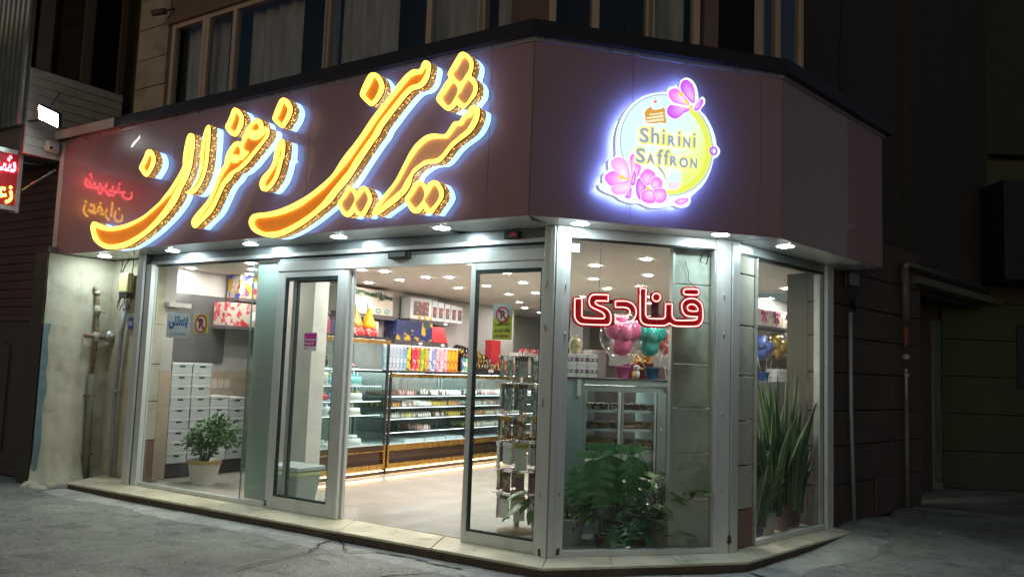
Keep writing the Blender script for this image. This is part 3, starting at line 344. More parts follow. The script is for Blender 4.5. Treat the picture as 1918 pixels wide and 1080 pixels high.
# ------------------------------------------------------------------ the street
def hgt(x, y):
    h = -.105
    q = Vector((x, y))
    h += .10*math.exp(-((q-Vector((4.2, 9.8))).length/1.3)**2)
    h += .055*math.exp(-((q-Vector((-6.4, 10.6))).length/1.0)**2)
    h += .012*noise.noise(Vector((x*.7, y*.7, 0)))+.006*noise.noise(Vector((x*2.5, y*2.5, 3)))
    return h
def grid(xs, ys, fn):
    mb = MB(); mb.smooth = True; nx = len(xs)
    mb._add([(x, y, fn(x, y)) for y in ys for x in xs], [(j*nx+i, j*nx+i+1, (j+1)*nx+i+1, (j+1)*nx+i) for j in range(len(ys)-1) for i in range(nx-1)]); return mb
xs = [-60, -30, -16]+[-11+.14*i for i in range(165)]+[16, 30, 60]
ys = [-30, -12, -4]+[1+.14*i for i in range(100)]+[18, 25, 40, 80]
struct('street', grid(xs, ys, hgt), STREET)

def ribbon(F, pts, w, dz, jit=.0, step=.05):   # narrow strip lying on the street
    mb = MB(); P = []
    for (a, b) in zip(pts[:-1], pts[1:]):
        a = Vector(a); b = Vector(b); n = max(1, int((b-a).length/step))
        for k in range(n): P.append(a.lerp(b, k/n)+Vector((random.uniform(-jit, jit), random.uniform(-jit, jit))))
    P.append(Vector(pts[-1])); vs = []
    for i, p in enumerate(P):
        a = P[max(0, i-1)]; b = P[min(len(P)-1, i+1)]; t = (b-a).normalized() if (b-a).length > 0 else Vector((1, 0)); nn = Vector((-t.y, t.x)); ww = w*(random.uniform(.35, 1.3)) if jit else w
        if i in (0, len(P)-1): ww *= .2
        for s_ in (-1, 1): q = p+nn*ww*s_*.5; vs.append((q.x, q.y, hgt(q.x, q.y)+dz))
    mb._add(vs, [(2*i, 2*i+1, 2*i+3, 2*i+2) for i in range(len(P)-1)]); return mb
def gp(px, py): p = atZ(WF, -.105, px, py); return (p[0], p[1])
CRACK = M('crack_shadow_gap', (.02, .02, .018), .95)
cr = MB()
for pts, w in (([(700, 1080), (790, 1073), (850, 1066), (875, 1056), (900, 1048), (935, 1040), (975, 1036), (1010, 1032)], .016),
               ([(850, 1066), (860, 1076), (880, 1082)], .012),
               ([(560, 968), (600, 978), (618, 985), (632, 1000), (628, 1012), (600, 1020), (578, 1037)], .02),
               ([(628, 1005), (650, 1034), (700, 1036), (760, 1046), (830, 1062), (870, 1070)], .022),
               ([(578, 1037), (520, 1050), (470, 1062), (440, 1072), (400, 1080)], .014), ([(440, 1072), (455, 1080)], .01)):
    cr.add(ribbon(WF, [gp(*p) for p in pts], w*1.15, .004 if pts[0][0] in (700, 850) else .019, .014))
struct('street_crack', cr, CRACK)
# ------------------------------------------------------------------ marble step
# outer edge points and glass line points (world xy)
Gp = [Vector(p) for p in ((-5.4572, 10.7210), (.3279, 7.0666), (2.1452, 7.5853), (3.7456, 9.2876))]
Ip = [GA.w(-7.0, .25), GA.w(-.05, .12), GC.w(.02, .1), GC.w(2.25, .1)]
Ip = [Vector((p.x, p.y)) for p in Ip]
slab_mats = [MARB]
def slabs(i, n, name):
    for k in range(n):
        a, b = k/n, (k+1)/n
        g = .003
        A = Gp[i].lerp(Gp[i+1], a+(g/3 if k else 0)); B = Gp[i].lerp(Gp[i+1], b-(g/3)); C_ = Ip[i].lerp(Ip[i+1], b-(g/3)); D = Ip[i].lerp(Ip[i+1], a+(g/3 if k else 0))
        mb = MB(); zz = random.uniform(-.0015, .0015); mb.poly([(A.x, A.y), (B.x, B.y), (C_.x, C_.y), (D.x, D.y)], -.022+zz, zz)
        part(step, 'marble_slab', mb, MARB, bevel=.003)
step = thing('marble_step', 'low cream marble step with dark dirty edge running along the shop front', 'step')
slabs(0, 6, 'a'); slabs(1, 3, 'b'); slabs(2, 3, 'c')
ris = MB(); q = []
ins = [Gp[0]+Vector((.02, .0)), Gp[1]+Vector((.0, .012)), Gp[2]+Vector((-.005, .012)), Gp[3]+Vector((-.01, .0))]
ris.poly([(p.x, p.y) for p in ins]+[(p.x, p.y) for p in Ip[::-1]], -.20, -.0235)
part(step, 'riser', ris, MARBE)
# cement apron poured against the step
ap = MB()
for i in range(3):
    n = 40; P = []
    nn = [Vector((-.55, -.83)), Vector((.27, -.96)), Vector((.70, -.71))][i]
    for k in range(n+1):
        p = Gp[i].lerp(Gp[i+1], k/n); w = (.30 if i < 2 else .5)*(.75+.5*noise.noise(Vector((p.x*1.3, p.y*1.3, 5))))+.1
        P.append((p-nn*.06, p+nn*w*.5, p+nn*w))
    vs = []
    for a, b, c in P:
        vs += [(a.x, a.y, hgt(a.x, a.y)+.016), (b.x, b.y, hgt(b.x, b.y)+.012), (c.x, c.y, hgt(c.x, c.y)-.004)]
    ap.smooth = True; ap._add(vs, [f for k in range(n) for f in ((3*k, 3*k+1, 3*k+4, 3*k+3), (3*k+1, 3*k+2, 3*k+5, 3*k+4))])
struct('cement_apron', ap, CEMENT)

# ------------------------------------------------------------------ fascia box
fas = thing('shop_fascia', 'mauve composite fascia board wrapping the corner above the shop front', 'fascia')
S = [SA.w(-7.485, 0), SA.w(0, 0), SC.w(0, 0), SC.w(2.467, 0)]
T_ = .03
def fpanel(F, x0, x1):
    mb = MB(); mb.box(x0+.002, x1-.002, 0, T_, ZS, ZF-.012)
    mb.v = [tuple(F.w(*v)) for v in mb.v]; part(fas, 'panel', mb, FASC)
for x0, x1 in ((-7.46, -5.0), (-5.0, -2.72), (-2.72, -.44), (-.44, -.002)): fpanel(SA, x0, x1)
for x0, x1 in ((.002, .925), (.925, 2.22), (2.22, 2.449)): fpanel(SB, x0, x1)
for x0, x1 in ((.002, .02), (.02, 1.75), (1.75, 2.465)): fpanel(SC, x0, x1)
def strip(par, name, frames, y0, y1, z0, z1, mat, xa=-7.50, xb=2.55, miter=True, label=None):
    """band following the three sides, mitred at the two corners"""
    P = []
    def cor(F1, F2, y):      # intersection of lines y=const of both frames
        a = F1.w(0, y); b = F2.w(0, y); d1, d2 = F1.ex, F2.ex; den = d1.x*d2.y-d1.y*d2.x; w = b-a; t = (w.x*d2.y-w.y*d2.x)/den; return a+d1*t
    A, B, C_ = frames
    o = [A.w(xa, y0), cor(A, B, y0), cor(B, C_, y0), C_.w(xb, y0)]; i_ = [A.w(xa, y1), cor(A, B, y1), cor(B, C_, y1), C_.w(xb, y1)]
    mb = MB(); mb.poly([(p.x, p.y) for p in o]+[(p.x, p.y) for p in i_[::-1]], z0, z1)
    return part(par, name, mb, mat, label)
FS = (SA, SB, SC)
strip(fas, 'lip', FS, -.014, .05, ZF-.011, ZF+.03, CAPL)
strip(fas, 'cap', FS, -.075, .62, ZF+.031, ZF+.155, CAPM, xa=-7.54, xb=2.62)
strip(fas, 'backing', FS, .04, .07, ZS+.01, ZF-.012, BLK, xa=-7.44, xb=2.44)
mb = MB(); mb.box(-7.56, -7.462, -.012, .30, ZS-.004, ZF+.02); mb.v = [tuple(SA.w(*v)) for v in mb.v]; part(fas, 'end_trim', mb, ALUP, bevel=.004)
mb = MB(); mb.box(-7.58, -6.2, -.09, -.078, ZF+.034, ZF+.152); mb.v = [tuple(SA.w(*v)) for v in mb.v]; part(fas, 'cap_lit_strip', mb, ALUP, 'stretch of the cap at its left end, painted pale as floodlit')  # floodlight on the cap put into the colour of a pale strip
mb = MB(); mb.box(2.469, 2.478, .002, 1.1, ZS+.002, ZF); mb.v = [tuple(SC.w(*v)) for v in mb.v]; part(fas, 'end_panel', mb, FASC)
# soffit panels
def sof(F, x0, x1, y0, y1):
    mb = MB(); mb.box(x0+.002, x1-.002, y0+.002, y1-.002, ZS+.001, ZS+.014); mb.v = [tuple(F.w(*v)) for v in mb.v]; part(fas, 'soffit_panel', mb, SOFF)
for i in range(7):
    x0 = -7.44+i*1.04
    if i < 6: sof(SA, x0, x0+1.04, .0, .24); sof(SA, x0, x0+1.04, .24, .62)
def sofpoly(pts):
    mb = MB(); mb.poly(pts, ZS+.001, ZS+.014); part(fas, 'soffit_panel', mb, SOFF)
def q2(p): return (p.x, p.y)
c0 = SA.w(-1.2, .002); c1 = SA.w(-.006, .003); P1v = Vector((.3788, 7.452, 0)); P2v = Vector((2.072, 7.9322, 0)); P3v = Vector((3.6526, 9.538, 0))
inn = lambda F, x, y: F.w(x, y)
sofpoly([q2(SA.w(-1.195, .002)), q2(SA.w(-.01, .004)), q2(SA.w(-.12, .236)), q2(SA.w(-1.195, .236))])
sofpoly([q2(SA.w(-1.195, .24)), q2(SA.w(-.125, .24)), q2(GA.w(-.0, .16)), q2(GA.w(-.86, .2)),])
sofpoly([q2(SB.w(.003, .003)), q2(SB.w(1.2, .002)), q2(SB.w(1.2, .6)), q2(GB.w(.05, .16))])
sofpoly([q2(SB.w(1.204, .002)), q2(SB.w(2.445, .003)), q2(GC.w(.02, .16)), q2(SB.w(1.204, .6))])
sofpoly([q2(SC.w(.003, .004)), q2(SC.w(1.25, .002)), q2(SC.w(1.25, .62)), q2(GC.w(.06, .16))])
sofpoly([q2(SC.w(1.254, .002)), q2(SC.w(2.46, .002)), q2(SC.w(2.46, .62)), q2(SC.w(1.254, .62))])
mb = MB(); mb.poly([q2(SA.w(-7.44, .06)), q2(SA.w(-.05, .06)), q2(SB.w(2.4, .06)), q2(SC.w(2.44, .06)), q2(SC.w(2.44, .9)), q2(GC.w(.2, .5)), q2(GA.w(0, .6)), q2(SA.w(-7.44, .9))], ZS+.016, ZS+.03)
part(fas, 'soffit_backing', mb, BLK)
# soffit lights
LS = E('soffit_lamp', (.82, .98, 1.), L_SOFFIT)
RINGM = M('white_plastic', (.75, .76, .75), .35)
spots = [(212, 482), (340, 472), (485, 460), (650, 447), (842, 431), (1093, 421), (1354, 441), (1474, 463)]
where = ['over the gas pipe recess', 'over the left window', 'above the left edge of the door frame', 'above the left door leaf', 'above the open doorway', 'above the top left of the chamfered window', 'above the aluminium post right of the chamfered window', 'above the alley side window']
for (px, py), wh in zip(spots, where):
    p = atZ(GA, ZS, px, py)
    t = thing('soffit_light', 'round lit downlight in the soffit '+wh, 'light', GA, (p[0], p[1]-.12 if px < 1000 else p[1]-.06, ZS), group='downlights under the fascia')
    x, y = p[0], (p[1]-.12 if px < 1000 else p[1]-.06)
    mb = MB(); mb.lathe([(.075, -.002), (.095, -.003), (.098, .0)], (x, y, ZS), 24, close=False); part(t, 'trim_ring', mb, RINGM)
    mb = MB(); mb.lathe([(.001, -.010), (.05, -.008), (.070, -.005), (.078, -.002)], (x, y, ZS), 24, close=False); part(t, 'diffuser', mb, LS)

# ------------------------------------------------------------------ shop front: posts, headers, glass
sf = thing('shopfront_frame', 'silver aluminium shopfront frame of corner posts and headers', 'shopfront', GA)
def bx(F, x0, x1, y0, y1, z0, z1): mb = MB(); mb.box(x0, x1, y0, y1, z0, z1); mb.v = [GA.l(F.w(*v)) for v in mb.v]; return mb
def pt(F, name, x0, x1, y0, y1, z0, z1, mat, bevel=.003, label=None, par=None): return part(par or sf, name, bx(F, x0, x1, y0, y1, z0, z1), mat, label, bevel=bevel)
# header, street side: grey upper channel, dark gap, silver beam
pt(GA, 'header_channel', -6.0, -.02, .06, .14, 2.765, ZS, M('channel_grey', (.20, .22, .23), .35, .5, .06))
pt(GA, 'header_bead', -6.0, -.02, .045, .06, 2.758, 2.80, ALU)
pt(GA, 'header_gap', -6.0, -.10, .07, .12, 2.735, 2.764, BLK)
pt(GA, 'beam', -3.62, -.115, .035, .15, 2.595, 2.70, ALUP)
pt(GA, 'beam_shadow_gap', -3.62, -.115, .06, .14, 2.70, 2.735, ALUD)
pt(GA, 'corner_post', -.118, -.052, -.002, .12, 0, ZS, ALUP)
pt(GA, 'corner_post', -.049, -.003, -.012, .12, 0, ZS, ALUP)
pt(GB, 'corner_post', .006, .055, -.012, .10, 0, ZS, ALUP)
pt(GB, 'corner_post', .058, .142, -.002, .10, 0, ZS, ALUP)
pt(GB, 'header_channel', .142, 1.60, .02, .12, 2.80, ZS, ALUP)
pt(GB, 'header_gap', .142, 1.60, .03, .10, 2.785, 2.799, BLK)
pt(GB, 'sill', .142, 1.60, .0, .09, .001, .05, ALUP)
pt(GB, 'post', 1.60, 1.752, -.006, .10, 0, ZS, ALUP)
pt(GB, 'post_bead', 1.584, 1.599, .01, .08, .05, 2.785, ALU)
pt(GC, 'post', .012, .145, -.006, .10, 0, ZS, ALUP)
pt(GB, 'post_gap', 1.7525, 1.764, .01, .10, 0, ZS, BLK)
pt(GC, 'header_channel', .145, 2.05, .02, .12, 2.80, ZS, ALUD)
pt(GC, 'header_gap', .145, 2.05, .03, .10, 2.775, 2.799, BLK)
pt(GC, 'sill', .50, 2.02, .0, .07, .001, .055, ALUP)
pt(GC, 'jamb', .492, .508, .0, .07, .001, 2.775, ALU)
pt(GC, 'jamb', 1.93, 2.02, .02, .09, .055, 2.775, M('pale_jamb', (.50, .55, .51), .5, .1, .1, stain=(.3, .3, .25)))
pt(GC, 'jamb_gap', 2.02, 2.06, .03, .10, 0, 2.80, BLK)
pt(GC, 'end_post', 2.06, 2.22, -.01, .12, 0, ZS, ALUP)
# left end of the street side
pt(GA, 'end_post', -6.16, -6.035, -.03, .10, 0, ZS, ALUP)
pt(GA, 'post_gap', -6.034, -6.008, .0, .10, 0, ZS, BLK)
pt(GA, 'window_jamb', -6.007, -5.90, -.005, .09, 0, 2.757, ALUP)
pt(GA, 'sill', -5.899, -3.62, .03, .09, .001, .045, ALUP)
pt(GA, 'glass_edge', -4.08, -4.065, .075, .09, .046, 2.73, GEDGE)
pt(GA, 'side_panel', -4.06, -3.62, .13, .15, .046, 2.73, M('teal_lacquered_panel', (.50, .62, .59), .35, .0, .05, .8))
# panes
def pane(name, label, F, x0, x1, y, z0, z1, mat=GL, th=.010, cat='window'):
    mb = bx(F, x0, x1, y, y+th, z0, z1); o = solo(name, label, cat, mb, mat, GA, GA.l(F.w((x0+x1)/2, y, z0))); return o
pane('window_pane', 'tall glass pane left of the butt joint in the left shop window', GA, -5.90, -5.058, .055, .046, 2.755)
pane('window_pane', 'tall glass pane right of the butt joint, showing the potted bush', GA, -5.052, -3.62, .055, .046, 2.755)
pane('window_pane', 'large glass pane of the chamfered corner window behind the red neon', GB, .143, 1.584, .035, .05, 2.785)
pane('window_pane', 'tall glass pane of the alley side window in front of snake plants', GC, .508, 1.93, .03, .055, 2.775)
# sliding door leaves
def leaf(name, label, x0, x1, y, z0, z1, st=.085, bot=.13, top=.07, glass=True):
    t = thing(name, label, 'door', GA, (x0, y, z0)); d = .045
    for a, b in ((x0, x0+st), (x1-st*.8, x1)):
        mb = MB(); mb.box(a, b, y, y+d, z0, z1); part(t, 'stile', mb, ALUP, bevel=.003)
    mb = MB(); mb.box(x0+st+.001, x1-st*.8-.001, y, y+d, z0, z0+bot); part(t, 'bottom_rail', mb, ALUP, bevel=.003)
    mb = MB(); mb.box(x0+st+.001, x1-st*.8-.001, y, y+d, z1-top, z1); part(t, 'top_rail', mb, ALUP, bevel=.003)
    g = MB(); a, b, c, e = x0+st+.001, x1-st*.8-.001, z0+bot+.001, z1-top-.001; w = .022
    g.box(a, a+w, y+.006, y+d-.006, c, e); g.box(b-w*.5, b, y+.006, y+d-.006, c, e); g.box(a+w, b-w*.5, y+.006, y+d-.006, c, c+w); g.box(a+w, b-w*.5, y+.006, y+d-.006, e-w*1.6, e)
    part(t, 'gasket', g, DGRN)
    mb = MB(); mb.box(a+w, b-w*.5, y+.018, y+.026, c+w, e-w*1.6); part(t, 'pane', mb, GL)
    return t
leaf('door_leaf', 'fixed left door leaf with silver frame and pink square sticker', -3.615, -2.60, .045, .004, 2.594, st=.12)
leaf('sliding_door_leaf', 'sliding door leaf parked open behind the fixed left leaf', -3.43, -2.52, .105, .006, 2.58, st=.05, bot=.10)
leaf('sliding_door_leaf', 'right door leaf with no-parking sheet hanging on its glass', -.95, -.122, .045, .004, 2.594, st=.055, bot=.10)
mb = MB(); mb.box(-2.60, -2.545, .05, .10, .0, 2.594); solo('door_meeting_stile', 'narrow silver upright at the open edge of the left door', 'door part', mb, ALUP, GA, (-2.58, .05, 0), bevel=.003)
# door sensor and small display on the header
p = atY(GA, .03, 752, 479)
t = thing('door_sensor', 'black motion sensor box on the header above the doorway', 'sensor', GA, (p[0], .03, p[2]))
mb = MB(); mb.box(p[0]-.14, p[0]+.13, -.02, .034, p[2]-.032, p[2]+.04); part(t, 'housing', mb, BLK, bevel=.008)
mb = MB(); mb.box(p[0]-.115, p[0]+.085, -.024, -.0205, p[2]-.015, p[2]+.03); part(t, 'lens_cover', mb, M('grey_smoked_plastic', (.22, .27, .28), .2))
p = atY(GA, .03, 960, 440)
t = thing('small_display', 'small black display with dim red characters on the header near the corner', 'display', GA, (p[0], .03, p[2]))
mb = MB(); mb.box(p[0]-.075, p[0]+.075, .0, .058, p[2]-.035, p[2]+.035); part(t, 'housing', mb, BLK, bevel=.003)
tx = fit(text_mb('\uFEAF\uFE8E\uFE91', 1, 0), p[0]-.02, p[0]+.06, p[2]-.02, p[2]+.022, -.003); part(t, 'characters', tx, E('dim_red_led', (1, .08, .12), .35, (.3, .02, .03)))

# ------------------------------------------------------------------ stone pillar between the chamfered and alley windows
pil = thing('stone_pillar', 'stone clad pillar of stacked blocks between the corner window and the alley window', 'pillar', GC, (.15, .2, 0))
# face seen through the corner window (parallel to the chamfer) and face seen on the alley side
def pbx(F, x0, x1, y0, y1, z0, z1): mb = MB(); mb.box(x0, x1, y0, y1, z0, z1); mb.v = [GC.l(F.w(*v)) for v in mb.v]; return mb
zs = [0.003, .46, .88, 1.30, 1.71, 2.10, 2.46, ZC-.005]
for k in range(7):
    o = part(pil, 'stone_block', pbx(GB, 1.245+random.uniform(-.003, .003), 1.70, .16+random.uniform(-.004, .004), .22, zs[k]+.005, zs[k+1]-.005), STONER if False else STONEG, bevel=.006)
part(pil, 'corner_bead', pbx(GB, 1.215, 1.24, .14, .20, .003, ZC-.005), ALUP)
za = [0.003, .36, .77, 1.19, 1.62, 2.10, 2.60, 2.79]
for k in range(7):
    part(pil, 'stone_block', pbx(GC, .148+.0, .49, .03+random.uniform(0, .006), .12, za[k]+.006, za[k+1]-.006), STONER if k == 0 else STONE, 'brown granite base block' if k == 0 else None, bevel=.005)
part(pil, 'core', pbx(GC, .16, .48, .121, .135, .003, ZC-.006), JOINT)

# ------------------------------------------------------------------ the room
room = [q2(GA.w(-6.02, .152)), q2(GA.w(.0, .152)), q2(GC.w(.0, .152)), q2(GC.w(2.1, .152)), q2(GC.w(2.25, .56)), q2(GC.w(4.2, .56)), q2(GC.w(4.2, 2.5)), q2(GA.w(-6.9, 13.5)), q2(GA.w(-6.9, .42)), q2(GA.w(-6.02, .42))]
mb = MB(); mb.poly(room, -.10, -.006); struct('room_floor', mb, GROUT)
fl = bpy.data.objects['room_floor']
def inroom(x, y):
    w = GA.w(x, y); b = GB.l(w); c = GC.l(w); return y > .16 and b[1] > .16 and c[1] > (.62 if c[0] > 2.05 else .16) and c[0] < 4.15 and x > -6.2
FW = thing('floor_tiling', 'polished beige marble floor tiles inside the shop', 'floor', GA) if False else None
def tile_piece(x0, x1, y0, y1):
    return all(inroom(x, y) for x in (x0, x1) for y in (y0, y1))
n_t = 0
me_t = None
for i in range(-11, 7):
    for j in range(0, 20):
        x0, y0 = i*.6, .17+j*.6
        if not tile_piece(x0, x0+.6, y0, y0+.6): continue
        mb = MB(); g = .0018
        mb.box(-.3+g, .3-g, -.3+g, .3-g, -.006, 0)
        if me_t is None: me_t = mesh('tile', mb, FLOOR)
        o = bpy.data.objects.new('tile', me_t); COL.objects.link(o); o.parent = fl
        w = GA.w(x0+.3, y0+.3, 0); o.location = w; o.rotation_euler = (0, 0, GA.a+random.choice((0, PI_ := math.pi/2, math.pi, -math.pi/2)))
# marginal pieces along the glass of corner and alley windows
mb = MB(); mb.poly([q2(GA.w(-.9, .17)), q2(GA.w(.0, .16)), q2(GC.w(.0, .16)), q2(GC.w(2.1, .16)), q2(GC.w(2.1, 1.2)), q2(GA.w(-.2, 1.6)), q2(GA.w(-.6, .9))], -.006, -.0035); part(fl, 'tile_margin', mb, FLOOR)
# ceiling (under the soffit level) and walls
mb = MB(); mb.poly(room, ZC, ZC+.05); struct('room_ceiling', mb, CEILI)
W0, W1 = -6.55, -5.62     # left wall and display wall (x of the shop frame)
def wallbox(name, x0, x1, y0, y1, z0=0, z1=ZC, mat=WALLI, F=GA): mb = MB(); mb.box(x0, x1, y0, y1, z0+.001, z1-.001); return struct(name, mb, mat, F)
wallbox('left_room_wall', W0-.15, W0, .43, 3.2)
wallbox('tan_wall_base', W0+.001, W0+.012, .9, 2.6, 0, 1.42, TAN)
wallbox('display_wall', W1-.2, W1, 1.62, 5.55)
wallbox('wall_end', -5.22, -4.33, 1.30, 1.55, mat=WALLI)
wallbox('display_wall_far', W1-.35, W1-.08, 5.551, 8.2)
wallbox('far_left_wall', W1-1.3, W1-1.1, 8.3, 12.9)
wallbox('far_wall', -6.9, .6, 13.0, 13.2)
wallbox('right_room_wall', 2.9, 4.2, .57, .64, F=GC)
wallbox('alley_side_pilaster', atY(GC, .6, 1490, 600)[0], 2.9, .575, .70, F=GC)
wallbox('cornice', W1+.001, W1+.03, 1.63, 5.5, ZC-.06, ZC, CEILI)
wallbox('left_column', W0+.0, W0+.34, .43, .60, 1.42, ZC-.001, WALLI)
wallbox("left_column_base", W0+.0, W0+.35, .425, .605, 0, 1.42, TAN)
wallbox('column_ledge', W0+.0, W0+.46, .42, .76, 2.26, 2.32, M('ledge_white', (.6, .58, .54), .5))

# ------------------------------------------------------------------ room ceiling lights
LR = E('room_lamp', (1., .93, .84), L_ROOM)
il = [(358,502),(470,493),(473,504),(467,513),(677,505),(768,493),(690,529),(749,524),(798,519),(858,539),(841,519),(948,511),(911,535),(979,529),(890,554),(953,551),(1003,548),(973,566),(983,576),(1012,585),(1115,497),(1112,522),(1137,540),(1210,485),(1214,515),(1200,536),(1215,555),(1216,568),(1472,540),(1443,558),(1002,506)]
il += [(720, 508), (1300, 500), (1306, 470), (1090, 555), (1500, 560)]  # extra downlights added mainly to brighten the corner and alley windows, some unseen
for i, (px, py) in enumerate(il):
    x, y, z = atZ(GA, ZC, px, py)
    row = ORD[il.index((px, py)) % 20]
    part_ = 'seen through the left window' if px < 500 else 'seen over the display cases' if px < 875 else 'seen through the right door leaf' if px < 1040 else 'seen through the corner window' if px < 1340 else 'seen through the alley window'
    grp = [q for q in il if (q[0] < 500) == (px < 500) and (q[0] < 875) == (px < 875) and (q[0] < 1040) == (px < 1040) and (q[0] < 1340) == (px < 1340)]
    dist = 'all'; nth = ORD[sorted(grp).index((px, py))]
    t = solo('ceiling_downlight', 'small warm ceiling downlight %s, %s from the left' % (part_, nth), 'light', lamp_disc(MB(), x, y, ZC-.004, .052, 14), LR, GA, (x, y, ZC), group='ceiling downlights '+part_)
x, y, z = atZ(GA, ZC, 872, 490)
t = thing('ceiling_lamp', 'large round lit ceiling panel just inside the doorway', 'light', GA, (x, y, ZC))
mb = MB(); lamp_disc(mb, x, y, ZC-.01, .20, 28); part(t, 'diffuser', mb, E('panel_lamp', (1, .96, .9), 9))
mb = MB(); mb.lathe([(.20, -.012), (.215, -.012), (.215, 0)], (x, y, ZC), 28, close=False); part(t, 'rim', mb, RINGM)
# ------------------------------------------------------------------ upper storey of the shop building
UY = .62
WINF = M('upper_window_frame', (.50, .42, .38), .5, 0, .08, 4)
DARKG = GLASS('dark_window_glass', (.85, .87, .88), 1.1)
CURT = M('grey_curtain', (.62, .60, .60), .9, 0, .3, 9, streak=True)
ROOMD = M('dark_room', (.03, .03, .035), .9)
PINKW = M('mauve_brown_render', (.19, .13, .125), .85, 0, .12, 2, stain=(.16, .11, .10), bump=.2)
ub = thing('upper_storey', 'dim upper storey with a band of windows above the fascia', 'building', SA, (0, UY, ZF))
def ubox(F, x0, x1, y0, y1, z0, z1): mb = MB(); mb.box(x0, x1, y0, y1, z0, z1); mb.v = [SA.l(F.w(*v)) for v in mb.v]; return mb
def ax(F, y, px, py): return atY(F, y, px, py)[0]
ZU = 9.2
xl = ax(SA, UY, 250, 200); x_w0 = ax(SA, UY, 314, 150)
z_h = atY(SA, UY, 330, 47)[2]
zz = ZF+.05; hs = [.36, .42, .40, .44, .42, .42, .42, .42, .5, .5]
k = 0
for h in hs:
    part(ub, 'stone_block', ubox(SA, xl+.002, x_w0-.07, UY-.004*random.random(), UY+.1, zz+.006, zz+h-.004), STONEU, bevel=.006); zz += h
part(ub, 'wall', ubox(SA, xl, x_w0-.02, UY+.101, UY+.4, 2.9, ZU), JOINT)
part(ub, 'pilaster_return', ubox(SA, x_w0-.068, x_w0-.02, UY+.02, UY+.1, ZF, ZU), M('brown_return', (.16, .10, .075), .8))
part(ub, 'lintel', ubox(SA, x_w0-.018, -.5, UY-.06, UY+.3, z_h, z_h+.12), PINKW)
part(ub, 'wall', ubox(SA, x_w0-.018, -.1, UY+.0, UY+.3, z_h+.121, ZU), PINKW)
part(ub, 'balcony_slab', ubox(SA, xl-.6, 1.0, -.55, UY+.3, z_h+1.25, z_h+1.4), PINKW)
part(ub, 'sill_wall', ubox(SA, x_w0-.018, -.1, UY+.01, UY+.3, ZF-.6, ZF+.02), PINKW)
def upwin(F, label, ups, pys, z0, z1, Y=UY, w=.035, curtain=True):
    """ups: photograph x of the uprights; builds frame, panes and curtain in the wall plane"""
    xs_ = [ax(F, Y, px, pys) for px in ups]; t = thing('upper_window', label, 'window', F, (xs_[0], Y, z0))
    for x in xs_: mb = MB(); mb.box(x-w, x+w, Y-.02, Y+.06, z0, z1); part(t, 'frame_upright', mb, WINF, bevel=.004)
    for a, b in zip(xs_[:-1], xs_[1:]):
        mb = MB(); mb.box(a+w+.001, b-w-.001, Y-.015, Y+.055, z1-.06, z1); part(t, 'frame_rail', mb, WINF)
        mb = MB(); mb.box(a+w+.001, b-w-.001, Y+.015, Y+.022, z0, z1-.061); part(t, 'pane', mb, DARKG)
    if curtain:
        mb = MB(); n = int((xs_[-1]-xs_[0])/.05); vs_ = []
        mb.smooth = True
        for i in range(n+1):
            x = xs_[0]+.04+(xs_[-1]-xs_[0]-.08)*i/n; yy = Y+.20+.03*math.sin(i*1.3)+.02*random.random(); vs_ += [(x, yy, z0), (x, yy, z1-.02)]
        mb._add(vs_, [(2*i, 2*i+2, 2*i+3, 2*i+1) for i in range(n) if not (i//9) % 3 == 2]); part(t, 'curtain', mb, CURT)
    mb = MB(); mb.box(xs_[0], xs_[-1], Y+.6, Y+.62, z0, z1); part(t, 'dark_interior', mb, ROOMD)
upwin(SA, 'leftmost upper window with a narrow casement and pale frame beside the stone strip', [321, 377, 384, 434, 609], 150, ZF+.03, z_h)
upwin(SA, 'wide upper window with dark glass above the big gold letters', [611, 803, 900], 90, ZF+.03, z_h)
upwin(SA, 'narrow upper window at the corner of the building', [904, 1003], 40, ZF+.03, z_h)
zt2 = 6.6
xB0 = ax(SB, UY, 1032, 20)
part(ub, 'corner_pier', ubox(SB, xB0-.30, xB0-.03, UY-.01, UY+.3, ZF, ZU), PINKW)
upwin(SB, 'tall dark upper window just right of the building corner', [1034, 1115, 1216], 30, ZF+.03, zt2, curtain=False)
upwin(SB, 'tall upper window with a faint slatted blind above the round logo', [1219, 1304], 30, ZF+.03, zt2)
x1 = ax(SB, UY, 1320, 30); x2 = SB.l(SC.w(0, UY))[0]
part(ub, 'wall', ubox(SB, x1, x2-.02, UY, UY+.25, ZF-.5, ZU), PINKW)
xd = ax(SC, UY, 1505, 60)
upwin(SC, 'narrow dark upper window on the alley side', [1425, 1457, 1500], 60, ZF+.03, zt2, curtain=False)
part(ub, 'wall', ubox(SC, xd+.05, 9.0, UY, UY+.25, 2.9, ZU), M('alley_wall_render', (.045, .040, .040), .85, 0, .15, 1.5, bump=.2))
part(ub, 'parapet_band', ubox(SA, xl, -.1, UY-.03, UY+.2, ZU, ZU+.3), PINKW)
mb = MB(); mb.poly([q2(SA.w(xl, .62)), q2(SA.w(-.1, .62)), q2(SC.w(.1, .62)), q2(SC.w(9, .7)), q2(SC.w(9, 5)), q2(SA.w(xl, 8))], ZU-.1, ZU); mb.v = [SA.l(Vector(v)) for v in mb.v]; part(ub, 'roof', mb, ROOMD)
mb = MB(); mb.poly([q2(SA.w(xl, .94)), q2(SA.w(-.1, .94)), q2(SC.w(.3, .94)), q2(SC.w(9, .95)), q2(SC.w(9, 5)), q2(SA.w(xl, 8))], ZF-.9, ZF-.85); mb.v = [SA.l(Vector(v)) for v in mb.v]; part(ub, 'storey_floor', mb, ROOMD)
for F_, a_, b_ in ((SA, xl+.1, -.85), (SB, .83, 1.98), (SC, .48, 8.5)): part(ub, 'inner_wall', ubox(F_, a_, b_, 1.75, 1.85, ZF-.8, ZU-.15), ROOMD)
